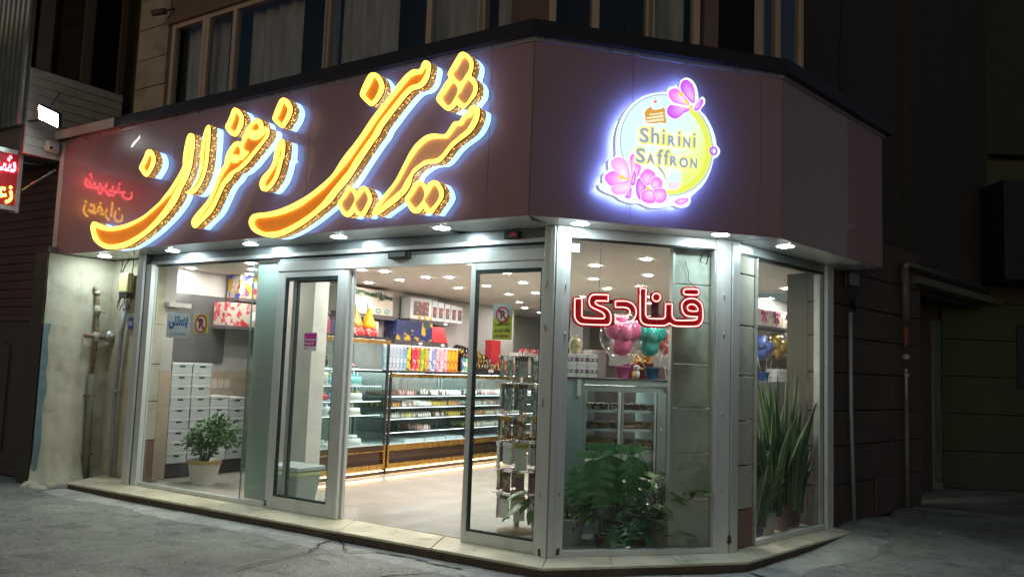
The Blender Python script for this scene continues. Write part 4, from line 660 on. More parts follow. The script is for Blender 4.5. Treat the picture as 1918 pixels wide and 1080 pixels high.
# hanging cable
pts = [SA.l(SC.w(ax(SC, UY-.03, px, py), UY-.02, atY(SC, UY-.03, px, py)[2])) for px, py in ((1580, -30), (1577, 60), (1574, 130), (1576, 180))]
mb = MB(); mb.tube(pts, .006, 5); solo('hanging_cable', 'thin black cable hanging down the alley wall above the fascia end', 'cable', mb, BLK, SA, pts[0])

# ------------------------------------------------------------------ left recess: plaster walls and pipes
WX = -7.21
rw = thing('recess_wall', 'stained cream plaster wall with flaking blue edge left of the shop', 'wall', GA, (WX, -.4, -.1))
mb = MB(); mb.smooth = False
ny, nz = 18, 60; vs_ = []
for j in range(nz+1):
    z = -.12+3.0*j/nz; fl_ = .10*math.exp(-max(0, z+.1)/.16)
    for i in range(ny+1):
        y = -.60-fl_*1.0+(.95+fl_)*i/ny
        e = .012*noise.noise(Vector((y*9, z*7, 2)))
        vs_.append((WX+fl_*1.2+e+.02*max(0, noise.noise(Vector((y*3, z*1.6, 7)))), y, z))
mb.smooth = True; mb._add(vs_, [(j*(ny+1)+i, j*(ny+1)+i+1, (j+1)*(ny+1)+i+1, (j+1)*(ny+1)+i) for j in range(nz) for i in range(ny)])
part(rw, 'side_face', mb, PLAST)
mb = MB(); mb.box(WX-.3, WX-.012, -.62, .9, -.2, ZS); part(rw, 'core', mb, JOINT)
mb = MB(); vs_ = []          # strip of old blue paint along the outer edge
for j in range(41):
    z = .02+1.95*j/40; w = .045+.05*(.5+noise.noise(Vector((z*3.1, 1, 1))))+.06*max(0, noise.noise(Vector((z*1.1, 3, 1)))); vs_ += [(WX+.030, -.612, z), (WX+.034, -.60+w, z)]
mb._add(vs_, [(2*i, 2*i+1, 2*i+3, 2*i+2) for i in range(40)]); part(rw, 'blue_paint_strip', mb, BLUEP)
mb = MB(); mb.box(WX+.0, -6.501, .30, .5, -.1, ZS); part(rw, 'back_face', mb, PLAST)
zz = [-.05, .52, 1.02, 1.50, 2.02]
for k in range(4):
    mb = MB(); mb.box(-6.50, -6.165, .27, .4, zz[k]+.006, zz[k+1]-.004); part(rw, 'stone_block', mb, STONER if k == 0 else STONE, 'brown granite base block' if k == 0 else None, bevel=.005)
mb = MB(); mb.box(-6.50, -6.165, .28, .4, 2.022, ZS); part(rw, 'upper_plaster', mb, PLAST)
PIPEG = M('grey_painted_pipe', (.30, .34, .36), .5, .1, .1, 9, stain=(.18, .17, .14))
RUST = M('rusty_pipe', (.22, .15, .09), .75, .1, .4, 25, stain=(.34, .30, .2), stain_s=9, bump=.3)
WHTP = M('worn_white_fitting', (.42, .40, .33), .6, 0, .3, 20, stain=(.2, .16, .1))
# gas riser on the side wall
g = lambda px, py, off=.07: (lambda p: (WX+off, p[1], p[2]))(atX(GA, WX+off, px, py))
t = thing('gas_riser', 'old rusty gas riser pipe with valve on the plaster wall', 'pipe', GA, g(163, 895))
a = g(160, 898); b = g(172, 700); c = g(180, 640); d = g(183, 545)
mb = MB(); mb.tube([a, b], .042, 10); part(t, 'sleeve_pipe', mb, M('dirty_green_sleeve', (.19, .19, .13), .8, 0, .3, 9, stain=(.09, .085, .06), stain_s=4, bump=.3))
mb = MB(); mb.tube([b, c, d, (d[0]-.05, d[1]-.02, d[2]+.05)], .027, 8); part(t, 'riser_pipe', mb, RUST)
mb = MB(); mb.tube([g(182, 590), g(183, 572)], .040, 10); mb.tube([g(179, 640), g(181, 622)], .044, 10); mb.tube([(d[0], d[1], d[2]-.05), (d[0], d[1], d[2]+.0)], .036, 8); part(t, 'couplings', mb, WHTP)
p = g(181, 583); mb = MB(); mb.tube([p, (p[0]+.06, p[1]+.02, p[2])], .013, 6); mb.tube([(p[0]+.06, p[1]+.02, p[2]-.005), (p[0]+.07, p[1]+.09, p[2]-.015)], .006, 6); part(t, 'valve_handle', mb, RUST)
mb = MB(); p0 = g(160, 628); p1 = g(220, 633); mb.tube([p0, p1], .028, 8); mb.tube([g(160, 630), (WX+.02, p0[1], p0[2])], .012, 6); part(t, 'cross_pipe', mb, RUST)
p = g(207, 630, .10); mb = MB()
for k in range(1): mb.tube([(p[0]-.02, p[1], p[2]), (p[0]+.03, p[1], p[2])], .082, 20); mb.tube([(p[0]+.03, p[1], p[2]), (p[0]+.05, p[1], p[2])], .045, 14)
part(t, 'regulator', mb, M('regulator_grey', (.38, .40, .38), .4, .4, .1))
mb = MB()
for py in (740, 850): p = g(164 if py > 800 else 169, py); mb.box(WX+.01, p[0]+.035, p[1]-.06, p[1]+.06, p[2]-.01, p[2]+.01)
part(t, 'pipe_brackets', mb, RUST)
# conduit and junction box
h = lambda px, py, y=.22: atY(GA, y, px, py)
t = thing('cable_conduit', 'grey cable conduit running down from the junction box to the step', 'pipe', GA, (h(208, 895)[0], .22, 0))
pts = [(h(206, 897)[0], .22, .01), h(215, 740), h(228, 620), h(234, 575)]
mb = MB(); mb.tube(pts, .030, 10); part(t, 'conduit', mb, PIPEG)
mb = MB()
for px, py in ((219, 733), (234, 578)): p = h(px, py); mb.tube([(p[0], .22, p[2]-.02), (p[0], .22, p[2]+.02)], .031, 10)
part(t, 'collars', mb, PIPEG)
p = h(237, 530)
t = thing('junction_box', 'pale yellow plastic junction box with loose cables beside the end post', 'box', GA, (p[0], .24, p[2]-.15))
YEL = M('yellowed_plastic', (.50, .47, .22), .5, 0, .08, 4)
mb = MB(); mb.box(p[0]-.10, p[0]+.10, .17, .27, p[2]-.13, p[2]+.135); part(t, 'cover', mb, YEL, bevel=.018)
mb = MB(); mb.box(p[0]-.088, p[0]+.088, .18, .27, p[2]-.20, p[2]-.131); part(t, 'terminal_block', mb, BLK, bevel=.004)
mb = MB()
for k, (dx, s_) in enumerate(((-.10, 1), (-.07, .8), (.09, .9), (.12, 1.0), (.03, .5))):
    mb.tube([(p[0]+dx*.6, .2, p[2]-.19), (p[0]+dx, .18, p[2]-.19-.06*s_), (p[0]+dx*1.2, .19, p[2]-.19-.14*s_), (p[0]+dx*.8, .2, p[2]-.19-.17*s_), (p[0]+dx*.3, .21, p[2]-.19-.10*s_)], .006, 5)
mb.tube([(p[0]-.09, .2, p[2]-.25), (p[0]-.125, .2, p[2]-.05), (p[0]-.115, .2, p[2]+.15), (p[0]-.09, .2, ZS-.01)], .008, 5)
mb.tube([(p[0]-.08, .2, p[2]+.13), (p[0]-.03, .2, p[2]+.24), (p[0]+.06, .2, ZS-.01)], .008, 5)
mb.tube([(p[0]+.15, .2, ZS-.01), (p[0]+.15, .2, p[2]+.15), (p[0]+.17, .2, p[2]-.1), (p[0]+.14, .2, p[2]-.35)], .006, 5)
part(t, 'loose_cables', mb, BLK)
p = h(245, 605, .262)
t = thing('number_plate', 'small blue house number plate with white digits near the left post', 'sign', GA, (p[0], .262, p[2]))
mb = MB(); mb.box(p[0]-.05, p[0]+.05, .262, .2695, p[2]-.075, p[2]+.075); part(t, 'plate', mb, M('blue_enamel', (.02, .05, .22), .3))
part(t, 'digits', fit(text_mb('\u06F1\u06F5\u06F2', 1, .01), p[0]-.036, p[0]+.036, p[2]-.03, p[2]+.03, .2605), M('white_print', (.7, .7, .7), .5))
# rubble plaster foot at the end of the step
mb = MB()
for k in range(14): mb.ball((WX+.12+random.uniform(-.1, .25), -.62+random.uniform(-.1, .12), -.1+random.uniform(0, .05)), random.uniform(.04, .09), (1, 1, .7), 8, 6)
tag(solo('plaster_rubble', 'broken plaster lumps at the foot of the cream wall', 'rubble', mb, PLAST, GA, (WX+.1, -.6, -.1)))

# ------------------------------------------------------------------ neighbour on the left: gate, boarded front, bay with siding
BRN = M('dull_brown_metal', (.105, .075, .068), .55, .2, .15, 3, bump=.05)
BRN2 = M('dark_maroon_boards', (.10, .05, .048), .6, 0, .25, 4, streak=True)
gt = thing('metal_gate', 'dark brown metal gate with arched raised panels at the far left', 'gate', GA, (-7.8, -.35, -.1))
z_g = atY(GA, -.35, 60, 600)[2]
mb = MB(); mb.box(-9.6, -7.55, -.32, -.28, -.06, z_g); part(gt, 'sheet', mb, BRN)
for x0, x1 in ((-9.6, -9.1), (-8.95, -8.45), (-8.3, -7.8)):
    mb = MB(); n = 10; xm = (x0+x1)/2; r = (x1-x0)/2-.06; pts = [(xm-r, .25), (xm+r, .25)]+[(xm+r*math.cos(math.pi*i/n), z_g-.45+r*.8*math.sin(math.pi*i/n)) for i in range(n+1)]
    pp = curve_mesh([pts], .012); move(pp, 0, -.335, 0); part(gt, 'arched_panel', pp, BRN)
mb = MB(); mb.box(-9.6, -7.55, -.36, -.25, z_g+.001, z_g+.07); part(gt, 'top_rail', mb, BRN)
mb = MB(); mb.box(-9.6, -7.55, -.36, -.3205, -.06, .06); part(gt, 'bottom_rail', mb, BRN)
mb = MB(); mb.box(-7.549, -7.45, -.42, -.2, -.12, ZS+.1); part(gt, 'jamb', mb, M('grey_jamb', (.20, .185, .19), .5, .2, .1))
mb = MB(); mb.box(-7.449, -7.39, -.50, -.38, 1.9, ZS+.1); part(gt, 'trim_strip', mb, ALUD)
bf = thing('boarded_front', 'maroon boarded front above the metal gate at the far left', 'wall', GA, (-8.6, -.3, z_g))
z = z_g+.075
while z < 4.1:
    mb = MB(); mb.box(-9.9, -7.58, -.30-.006*random.random(), -.26, z+.004, z+.118); part(bf, 'board', mb, BRN2, bevel=.003); z += .122
mb = MB(); mb.box(-10.2, -7.56, -.255, .0, -.2, 4.1); part(bf, 'backing', mb, ROOMD)
BX = -7.56
bay = thing('siding_bay', 'projecting bay of the next house clad in pale siding under dark windows', 'building', GA, (BX, -.8, 4.15))
z0 = 4.18; SID = M('pale_siding', (.60, .57, .54), .6, 0, .12, 3, stain=(.27, .24, .2), stain_s=3)
for k in range(10):
    mb = MB(); mb.hexa([(BX-.03, -.87, z0), (BX+.012, -.87, z0), (BX+.012, .43, z0), (BX-.03, .43, z0), (BX-.03, -.87, z0+.113), (BX-.004, -.87, z0+.113), (BX-.004, .43, z0+.113), (BX-.03, .43, z0+.113)]); part(bay, 'siding_board', mb, SID); z0 += .115
mb = MB(); mb.box(BX-2.5, BX-.031, -.86, .43, 4.18, 5.33); part(bay, 'body', mb, M('bay_underside', (.14, .12, .12), .8))
WD = M('dark_window_metal', (.10, .085, .09), .5, .3)
for y0, y1, nm in ((-.80, -.62, 0), (-.20, -.06, 0), (.34, .43, 0)):
    mb = MB(); mb.box(BX-.06, BX-.01, y0, y1, 5.34, 8.4); part(bay, 'window_post', mb, M('brown_post', (.15, .115, .10), .6))
for y0, y1 in ((-.619, -.201), (-.059, .339)):
    mb = MB(); mb.box(BX-.045, BX-.037, y0, y1, 5.34, 8.4); part(bay, 'pane', mb, DARKG)
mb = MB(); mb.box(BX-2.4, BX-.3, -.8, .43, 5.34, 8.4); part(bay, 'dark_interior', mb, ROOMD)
mb = MB(); mb.box(BX-2.4, BX+1.2, -1.4, .9, 8.42, 8.6); part(bay, 'roof_slab', mb, PLAST)
LOUV = M('ribbed_metal_sheet', (.26, .29, .31), .35, .6, .15, 5)
for k in range(16):
    x = BX-.06-.13*k; mb = MB(); mb.smooth = True; mb.tube([(x, -.93, 4.55), (x, -.93, 8.4)], .048, 8); part(bay, 'rib', mb, LOUV)
mb = MB(); mb.box(BX-2.4, BX-.012, -.90, -.871, 4.55, 8.4); part(bay, 'ribbed_backing', mb, LOUV)
mb = MB(); mb.box(BX, xl+4.0, .62, .75, 2.9, 8.4)
mb = MB(); mb.box(-7.55, SA.l(SA.w(xl, 0))[0]+.0, 0, 0, 0, 0)
bw = thing('shadow_gap_wall', 'dark brown strip of wall between the bay and the stone corner', 'wall', GA, (BX, .5, 2.9))
xx = GA.l(SA.w(xl-.01, UY))[0]
mb = MB(); mb.box(BX-2.2, xx, .62, .8, 2.9, 9.0); part(bw, 'wall', mb, M('brown_plaster', (.14, .115, .10), .9, 0, .2, 3, bump=.3))
mb = MB(); mb.box(xx-.06, xx-.002, .25, .61, ZF+.16, 7.6); part(bw, 'return', mb, M('brown_plaster', (.14, .115, .10)))

# floodlight, camera, blade sign on the bay
c = Vector(atX(GA, BX+.75, 90, 218)); 
fl_ = thing('floodlight', 'bright white rectangular floodlight on the siding of the next house', 'lamp', GA, tuple(c))
def obox(cen, ux, uy, uz, a, b, d): 
    cen, ux, uy, uz = map(Vector, (cen, ux, uy, uz)); P = []
    for sz in (-1, 1):
        for sx, sy in ((-1, -1), (1, -1), (1, 1), (-1, 1)): P.append(tuple(cen+ux*a*sx/2+uy*d*sy/2+uz*b*sz/2))
    mb = MB(); mb.hexa(P); return mb
nrm = Vector((.10, -.90, -.42)).normalized(); ux = Vector((.55, .80, 0)).normalized(); ux = (ux-nrm*ux.dot(nrm)).normalized(); uz = ux.cross(nrm); 
if uz.z < 0: uz = -uz
part(fl_, 'housing', obox(c-nrm*.03, ux, nrm, uz, .35, .19, .05), BLK, bevel=.006)
part(fl_, 'lit_panel', obox(c-nrm*.0, ux, nrm, uz, .32, .165, .006), E('flood_led', (.86, 1, .98), L_FLOOD))
mb = MB(); mb.tube([tuple(c-nrm*.05-uz*.05), tuple(c+Vector((-.70, .12, .06)))], .014, 6); part(fl_, 'bracket', mb, BLK)
c = Vector(atX(GA, BX+.06, 97, 275))
cc = thing('security_camera', 'small white dome security camera at the left end of the fascia', 'camera', GA, tuple(c))
part(cc, 'housing', obox(c, (0, 1, 0), (1, 0, 0), (0, 0, 1), .17, .155, .12), M('white_camera_plastic', (.62, .63, .60), .4), bevel=.03)
mb = MB(); mb.ball(tuple(c+Vector((.045, -.035, -.02))), .052, (1, 1, 1), 14, 10); part(cc, 'dome', mb, M('white_camera_plastic', (.62, .63, .60)))
mb = MB(); mb.ball(tuple(c+Vector((.082, -.05, -.035))), .022, (1, 1, 1), 12, 8); part(cc, 'lens', mb, BLK)
# second camera high on the stone corner
c = Vector(SA.w(*atY(SA, .45, 303, 24)[:2], atY(SA, .45, 303, 24)[2])); c = Vector(GA.l(c))
cc = thing('bullet_camera', 'dark bullet camera under the ledge at the top of the stone corner', 'camera', GA, tuple(c))
mb = MB(); mb.tube([tuple(c+Vector((-.10, -.08, -.02))), tuple(c+Vector((.04, .04, .03)))], .042, 12); part(cc, 'body', mb, M('grey_brown_casing', (.10, .085, .08), .4))
mb = MB(); mb.tube([tuple(c+Vector((.0, .02, .02))), tuple(c+Vector((.02, .17, .12)))], .014, 6); part(cc, 'arm', mb, M('grey_brown_casing', (.10, .085, .08)))

bs = thing('blade_sign', 'projecting lit sign with red and orange Persian lettering at the left edge', 'sign', GA, (-7.75, -1.6, 3.38))
SX = -7.75
fy = atX(GA, SX, 31, 330)[1]; zt = atX(GA, SX, 36, 288)[2]; zb_ = atX(GA, SX, 30, 392)[2]
mb = MB(); mb.box(SX-.10, SX+.035, fy-1.25, fy-.001, zt-.03, zt+.03); mb.box(SX-.10, SX+.035, fy-1.25, fy-.001, zb_-.03, zb_+.03); mb.box(SX-.10, SX+.035, fy, fy+.05, zb_-.05, zt+.05); part(bs, 'frame', mb, ALU)
mb = MB(); mb.box(SX-.08, SX+.0, fy-1.25, fy-.002, zb_+.031, zt-.031); part(bs, 'board', mb, E('red_backlit_board', (1, .02, .05), .16, (.2, .02, .02)))
zm = (zt+zb_)/2
def side_text(txt, yr, z0, z1, wdt, mat, nm, lab):
    mb = text_mb(txt, 1, .03); b = bounds(mb); s_ = (z1-z0)/(b[5]-b[2])
    # reads from the camera side: text x runs along +y, faces +x; its right end sits at yr
    mb2 = MB(); mb2._add([(SX+.012-v[1], yr-(b[3]-v[0])*s_*wdt, z0+(v[2]-b[2])*s_) for v in mb.v], [tuple(f) for f in mb.f]); 
    part(bs, nm, mb2, mat, lab)
side_text('\uFEFD\uFEE8\uFBFF\uFEAE\uFBFF\uFEB7'.replace('\uFEFD', '\uFBFD').replace('\uFEE8', '\uFEE8'), fy-.02, zm+.03, zt-.05, .8, E('red_neon_letter', (1, .05, .08), 14), 'red_lettering', 'red word on the upper half')
side_text('\uFEE5\uFE8D\uFEAE\uFED4\uFECB\uFEAF', fy-.03, zb_+.05, zm-.03, .8, E('orange_neon_letter', (1, .42, .02), 10), 'orange_lettering', 'orange word on the lower half')
a = atX(GA, SX, 36, 362); b = (BX+.14, -.50, a[2]+.33)
mb = MB(); mb.tube([(SX, fy+.03, a[2]), (-7.40, -.52, a[2]+.34)], .016, 6); mb.tube([(SX, fy+.03, zt), (-7.5, -.5, zt+.9)], .008, 5); mb.tube([(SX-.02, fy+.03, zt-.1), (-7.9, -.3, zt-.05)], .012, 5)
part(bs, 'brace', mb, ALUD)

# ------------------------------------------------------------------ alley on the right
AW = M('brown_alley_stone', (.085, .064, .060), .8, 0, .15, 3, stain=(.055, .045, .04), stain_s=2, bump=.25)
aw = thing('alley_wall', 'dark brown stone block wall running down the alley right of the shop', 'wall', GC, (2.4, .2, 0))
zz = [-.05, .42, .86, 1.26, 1.70, 2.12, 2.50, 2.90, 3.4]
xe = atY(GC, .12, 1724, 900)[0]
for k in range(8):
    x = 2.225
    js = [2.225, 2.52+(.0 if k % 2 else .25)]
    while js[-1]+.9 < xe: js.append(js[-1]+.85)
    js.append(xe)
    for a, b in zip(js[:-1], js[1:]):
        mb = MB(); mb.box(a+.003, b-.003, .10+random.uniform(-.006, .006), .3, zz[k]+.006, zz[k+1]-.006); part(aw, 'stone_block', mb, AW, bevel=.005)
mb = MB(); mb.box(2.225, xe-.01, .3, .55, -.1, 3.4); part(aw, 'core', mb, JOINT)
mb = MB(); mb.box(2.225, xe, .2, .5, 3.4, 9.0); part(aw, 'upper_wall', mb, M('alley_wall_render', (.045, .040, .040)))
# alley conduit, meter box
h = lambda px, py, y=.04: atY(GC, y, px, py)
t = thing('alley_conduit', 'grey conduit pipe with meter box right of the alley end post', 'pipe', GC, (h(1598, 960)[0], .04, 0))
mb = MB(); mb.tube([(h(1600, 980)[0], .04, -.02), h(1594, 760), h(1593, 585)], .022, 10); part(t, 'conduit', mb, PIPEG)
p = h(1596, 520); mb = MB(); mb.box(p[0]-.10, p[0]+.10, -.01, .09, p[2]-.10, ZS-.01); part(t, 'meter_box', mb, M('grey_box', (.22, .23, .24), .5), bevel=.01)
mb = MB()
for dx in (-.15, -.04, .08): mb.tube([(p[0]+dx, .03, ZS-.02), (p[0]+dx, .02, p[2]-.2), (p[0]+dx*.4+.03, .02, p[2]-.38), (p[0]+.02, .03, p[2]-.25)], .010, 5)
part(t, 'cables', mb, BLK)
t = thing('alley_gas_pipe', 'tall gas pipe with white valve and rusty joint on the alley wall', 'pipe', GC, (h(1698, 970)[0], .0, 0))
y = -.0; A = lambda px, py: h(px, py, y)
mb = MB(); mb.tube([(A(1700, 975)[0], y, -.08), A(1698, 750)], .026, 10); part(t, 'lower_pipe', mb, M('dark_pipe', (.13, .13, .125), .5))
mb = MB(); mb.tube([A(1698, 750), A(1697, 690)], .018, 8); mb.ball(A(1697, 668), .05, (1, 1, .8)); mb.tube([A(1698, 700), A(1698, 706)], .035, 8); part(t, 'valve', mb, WHTP)
mb = MB(); mb.tube([A(1697, 650), A(1696, 610)], .03, 8); part(t, 'rusty_joint', mb, M('red_rust', (.25, .07, .04), .7, 0, .3, 20))
P0 = A(1694, 500); P00 = A(1697, 600); far = atY(GC, .06, 1838, 530)
mb = MB(); mb.tube([P00, P0], .05, 12); part(t, 'riser', mb, M('brown_pipe', (.16, .12, .105), .45))
mb = MB(); mb.tube([P0, (P0[0]+.12, P0[1], P0[2]+.05), (far[0], y, P0[2]+.05)], .035, 10); part(t, 'cross_pipe', mb, M('steel_pipe', (.30, .29, .26), .3, .5))
t = thing('cement_lump', 'flattened lump of cement round the foot of the alley gas pipe', 'lump', GC, (A(1690, 978)[0], -.05, -.06))
mb = MB(); c = A(1690, 978); mb.ball((c[0], -.05, -.08), .34, (1.0, .55, .30), 16, 8); mb.ball((c[0]+.3, -.0, -.08), .2, (1, .6, .3), 12, 6)
mb.v = [(v[0]+.02*noise.noise(Vector(v)*6), v[1]+.02*noise.noise(Vector(v)*7), v[2]+.02*noise.noise(Vector(v)*5)) for v in mb.v]; part(t, 'mound', mb, M('dark_cement', (.12, .125, .105), .9, 0, .2, 6, bump=.5))
p = h(1641, 893, .07); q_ = h(1695, 885, .07)
mb = MB(); mb.box(p[0], q_[0], .07, .088, -.02, p[2]); solo('wall_hatch', 'square stone hatch panel low on the alley wall behind the gas pipe', 'panel', mb, AW, GC, (p[0], .07, 0), bevel=.004)
# recessed gate
gy = .75; z_top = h(1755, 602, gy)[2]
g0 = h(1752, 800, gy)[0]; g1 = h(1818, 800, gy)[0]
gg = thing('alley_gate', 'ornate green-grey metal double gate recessed in the alley wall', 'gate', GC, (g0, gy, -.05))
GRNM = M('green_grey_gate_metal', (.16, .20, .175), .5, .3, .15, 5)
for a, b in ((g0, (g0+g1)/2-.008), ((g0+g1)/2+.008, g1)):
    mb = MB(); mb.box(a, b, gy, gy+.03, .0, z_top-.55); part(gg, 'leaf', mb, GRNM)
    w = b-a; mb = MB()
    for k in range(22): z = .55+k*.045; mb.box(a+w*.22, b-w*.12, gy-.02, gy-.001, z, z+.026)
    part(gg, 'louvres', mb, GRNM)
    mb = MB(); mb.box(a+w*.12, b-w*.08, gy-.012, gy-.001, .08, .45); part(gg, 'kick_panel', mb, GRNM)
    mb = MB(); mb.tube([(a+w*.1, gy-.012, .5), (a+w*.1, gy-.012, 1.6), (a+w*.5, gy-.012, 2.0)], .014, 6); part(gg, 'moulding', mb, GRNM)
for k in range(2):
    for j in range(2):
        a = g0+.04+k*(g1-g0)/2; b = a+(g1-g0)/2-.08; z = z_top-.52+j*.26; mb = MB(); mb.box(a, b, gy-.008, gy+.0, z+.03, z+.24); part(gg, 'light_pane', mb, M('green_glass', (.10, .20, .16), .2))
mb = MB(); mb.box(g0, g1, gy+.001, gy+.03, z_top-.549, z_top+.02); part(gg, 'overdoor', mb, GRNM)
mb = MB(); mb.box(xe, 9.0, gy+.06, gy+.3, -.2, z_top+.3); mb.box(g1+.3, 9.0, .12, gy+.05, -.2, 3.3)
mb = MB(); mb.box(xe, g0-.02, gy+.04, gy+.3, -.2, z_top+.3); mb.box(g0-.02, g1+.02, gy+.04, gy+.3, z_top+.03, z_top+.3); mb.box(g1+.02, g1+.35, .3, gy+.3, -.2, z_top+.3)
aw2 = thing('gate_surround', 'dark stone surround and concrete canopy of the recessed alley gate', 'wall', GC, (xe, gy, -.2)); part(aw2, 'surround', mb, AW)
mb = MB(); mb.box(xe-.3, g1+1.2, .0, 1.0, z_top+.32, z_top+.42); part(aw2, 'canopy_lip', mb, M('pale_concrete_lip', (.12, .12, .105), .8))
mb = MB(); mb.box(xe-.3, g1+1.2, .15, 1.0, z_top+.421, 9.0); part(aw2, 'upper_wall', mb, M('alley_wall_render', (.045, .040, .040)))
# back of the alley: a house front facing us
EW = Frame(*q2(GC.w(8.6, .3)), 0)
bh = thing('end_house', 'dim greenish house front closing the alley at the right edge', 'building', EW, (0, 0, -.1))
GRS = M('greenish_stone', (.050, .062, .038), .8, 0, .15, 2, bump=.2)
for k in range(9):
    mb = MB(); mb.box(-.6, 8.0, -.004*random.random(), .3, -.1+k*.62+.006, -.1+(k+1)*.62-.006); part(bh, 'stone_course', mb, GRS, bevel=.004)
mb = MB(); mb.box(-.6, 8.0, .301, .6, -.1, 11); part(bh, 'wall', mb, JOINT)
mb = MB(); mb.box(-.6, 8.0, .02, .3, 5.6, 11); part(bh, 'upper_wall', mb, M('greenish_render', (.03, .034, .025), .9))
mb = MB(); mb.box(-.1, 2.4, -1.0, -.01, 3.3, 4.9); part(bh, 'balcony', mb, M('dark_balcony', (.012, .013, .016), .7))
a = atY(EW, 0, 1903, 640); mb = MB(); mb.box(a[0], a[0]+1.5, -.03, -.005, a[2]-.8, a[2]+.3); part(bh, 'window', mb, ROOMD)
# opposite side of the alley / street, behind and to the right, outside the picture: closes the dark
nh = thing('next_house', 'plain dark rendered house front continuing the street on the left', 'building', GA, (-18, -.2, -.2))
mb = MB(); mb.box(-30, -9.95, -.25, .3, -.2, 9.0); part(nh, 'wall', mb, M('brown_plaster', (.14, .115, .10)))
for k in range(4):
    for j in range(2):
        x0 = -28.5+k*4.6; z0_ = .9+j*3.6; mb = MB(); mb.box(x0, x0+1.8, -.27, -.251, z0_, z0_+1.7); w_ = part(nh, 'window', mb, WINF); mb = MB(); mb.box(x0+.08, x0+1.72, -.28, -.271, z0_+.08, z0_+1.62); part(w_, 'pane', mb, ROOMD)
# ------------------------------------------------------------------ big lit Persian sign
YL = E('warm_yellow_led_border', (1., .66, .08), 2.6, (.8, .6, .2))
def face_mat(nm, ca, cb, es):
    m, nt = _nt(nm); N = nt.nodes; L = nt.links
    out = N.new('ShaderNodeOutputMaterial'); b = N.new('ShaderNodeBsdfPrincipled'); L.new(b.outputs[0], out.inputs[0]); b.inputs['Roughness'].default_value = .35
    tc = N.new('ShaderNodeTexCoord'); mp = N.new('ShaderNodeMapping'); mp.inputs['Scale'].default_value = (1, 1, 5); L.new(tc.outputs['Object'], mp.inputs[0])
    n = N.new('ShaderNodeTexNoise'); n.inputs['Scale'].default_value = 55; n.inputs['Detail'].default_value = 4; L.new(mp.outputs[0], n.inputs['Vector'])
    c = N.new('ShaderNodeValToRGB'); L.new(n.outputs['Fac'], c.inputs[0]); e = c.color_ramp.elements; e[0].position = .35; e[0].color = (*ca, 1); e[1].position = .7; e[1].color = (*cb, 1)
    L.new(c.outputs[0], b.inputs['Base Color']); L.new(c.outputs[0], b.inputs['Emission Color']); b.inputs['Emission Strength'].default_value = es
    bp = N.new('ShaderNodeBump'); bp.inputs['Strength'].default_value = .4; bp.inputs['Distance'].default_value = .004; L.new(n.outputs['Fac'], bp.inputs['Height']); L.new(bp.outputs[0], b.inputs['Normal'])
    return m
def glit_mat():
    m, nt = _nt('perforated_gold_band'); N = nt.nodes; L = nt.links
    out = N.new('ShaderNodeOutputMaterial'); b = N.new('ShaderNodeBsdfPrincipled'); L.new(b.outputs[0], out.inputs[0]); b.inputs['Roughness'].default_value = .22; b.inputs['Metallic'].default_value = .75
    b.inputs['Base Color'].default_value = (.62, .30, .07, 1)
    tc = N.new('ShaderNodeTexCoord'); v = N.new('ShaderNodeTexVoronoi'); v.inputs['Scale'].default_value = 42; L.new(tc.outputs['Object'], v.inputs['Vector'])
    s = N.new('ShaderNodeMapRange'); s.inputs[1].default_value = .40; s.inputs[2].default_value = .16; s.inputs[3].default_value = 0; s.inputs[4].default_value = 1; L.new(v.outputs['Distance'], s.inputs[0])
    w = N.new('ShaderNodeTexWhiteNoise'); L.new(v.outputs['Position'], w.inputs['Vector'])
    t = N.new('ShaderNodeMapRange'); t.inputs[1].default_value = .15; t.inputs[2].default_value = 1; t.inputs[3].default_value = .15; t.inputs[4].default_value = 3.6; L.new(w.outputs['Value'], t.inputs[0])
    mu = N.new('ShaderNodeMath'); mu.operation = 'MULTIPLY'; L.new(s.outputs[0], mu.inputs[0]); L.new(t.outputs[0], mu.inputs[1])
    ad = N.new('ShaderNodeMath'); ad.operation = 'ADD'; ad.inputs[1].default_value = .22; L.new(mu.outputs[0], ad.inputs[0])
    b.inputs['Emission Color'].default_value = (1, .55, .14, 1); L.new(ad.outputs[0], b.inputs['Emission Strength'])
    bp = N.new('ShaderNodeBump'); bp.inputs['Strength'].default_value = .8; bp.inputs['Distance'].default_value = .006; L.new(v.outputs['Distance'], bp.inputs['Height']); L.new(bp.outputs[0], b.inputs['Normal'])
    return m
FACE = face_mat('orange_letter_face', (.50, .10, .005), (.85, .30, .03), .62); FACE2 = face_mat('brown_weave_letter_face', (.34, .13, .05), (.62, .36, .20), .55); GLIT = glit_mat(); HALO = E('blue_white_halo_led', (.22, .48, 1.), 2.7, (.7, .8, 1))
LETEDGE = M('dark_letter_edge', (.05, .035, .03), .5)
sg = thing('persian_letter_sign', 'large gold Persian lettering with yellow lit borders and blue-white halo', 'sign', SA, (-3.7, -.25, 3.0))
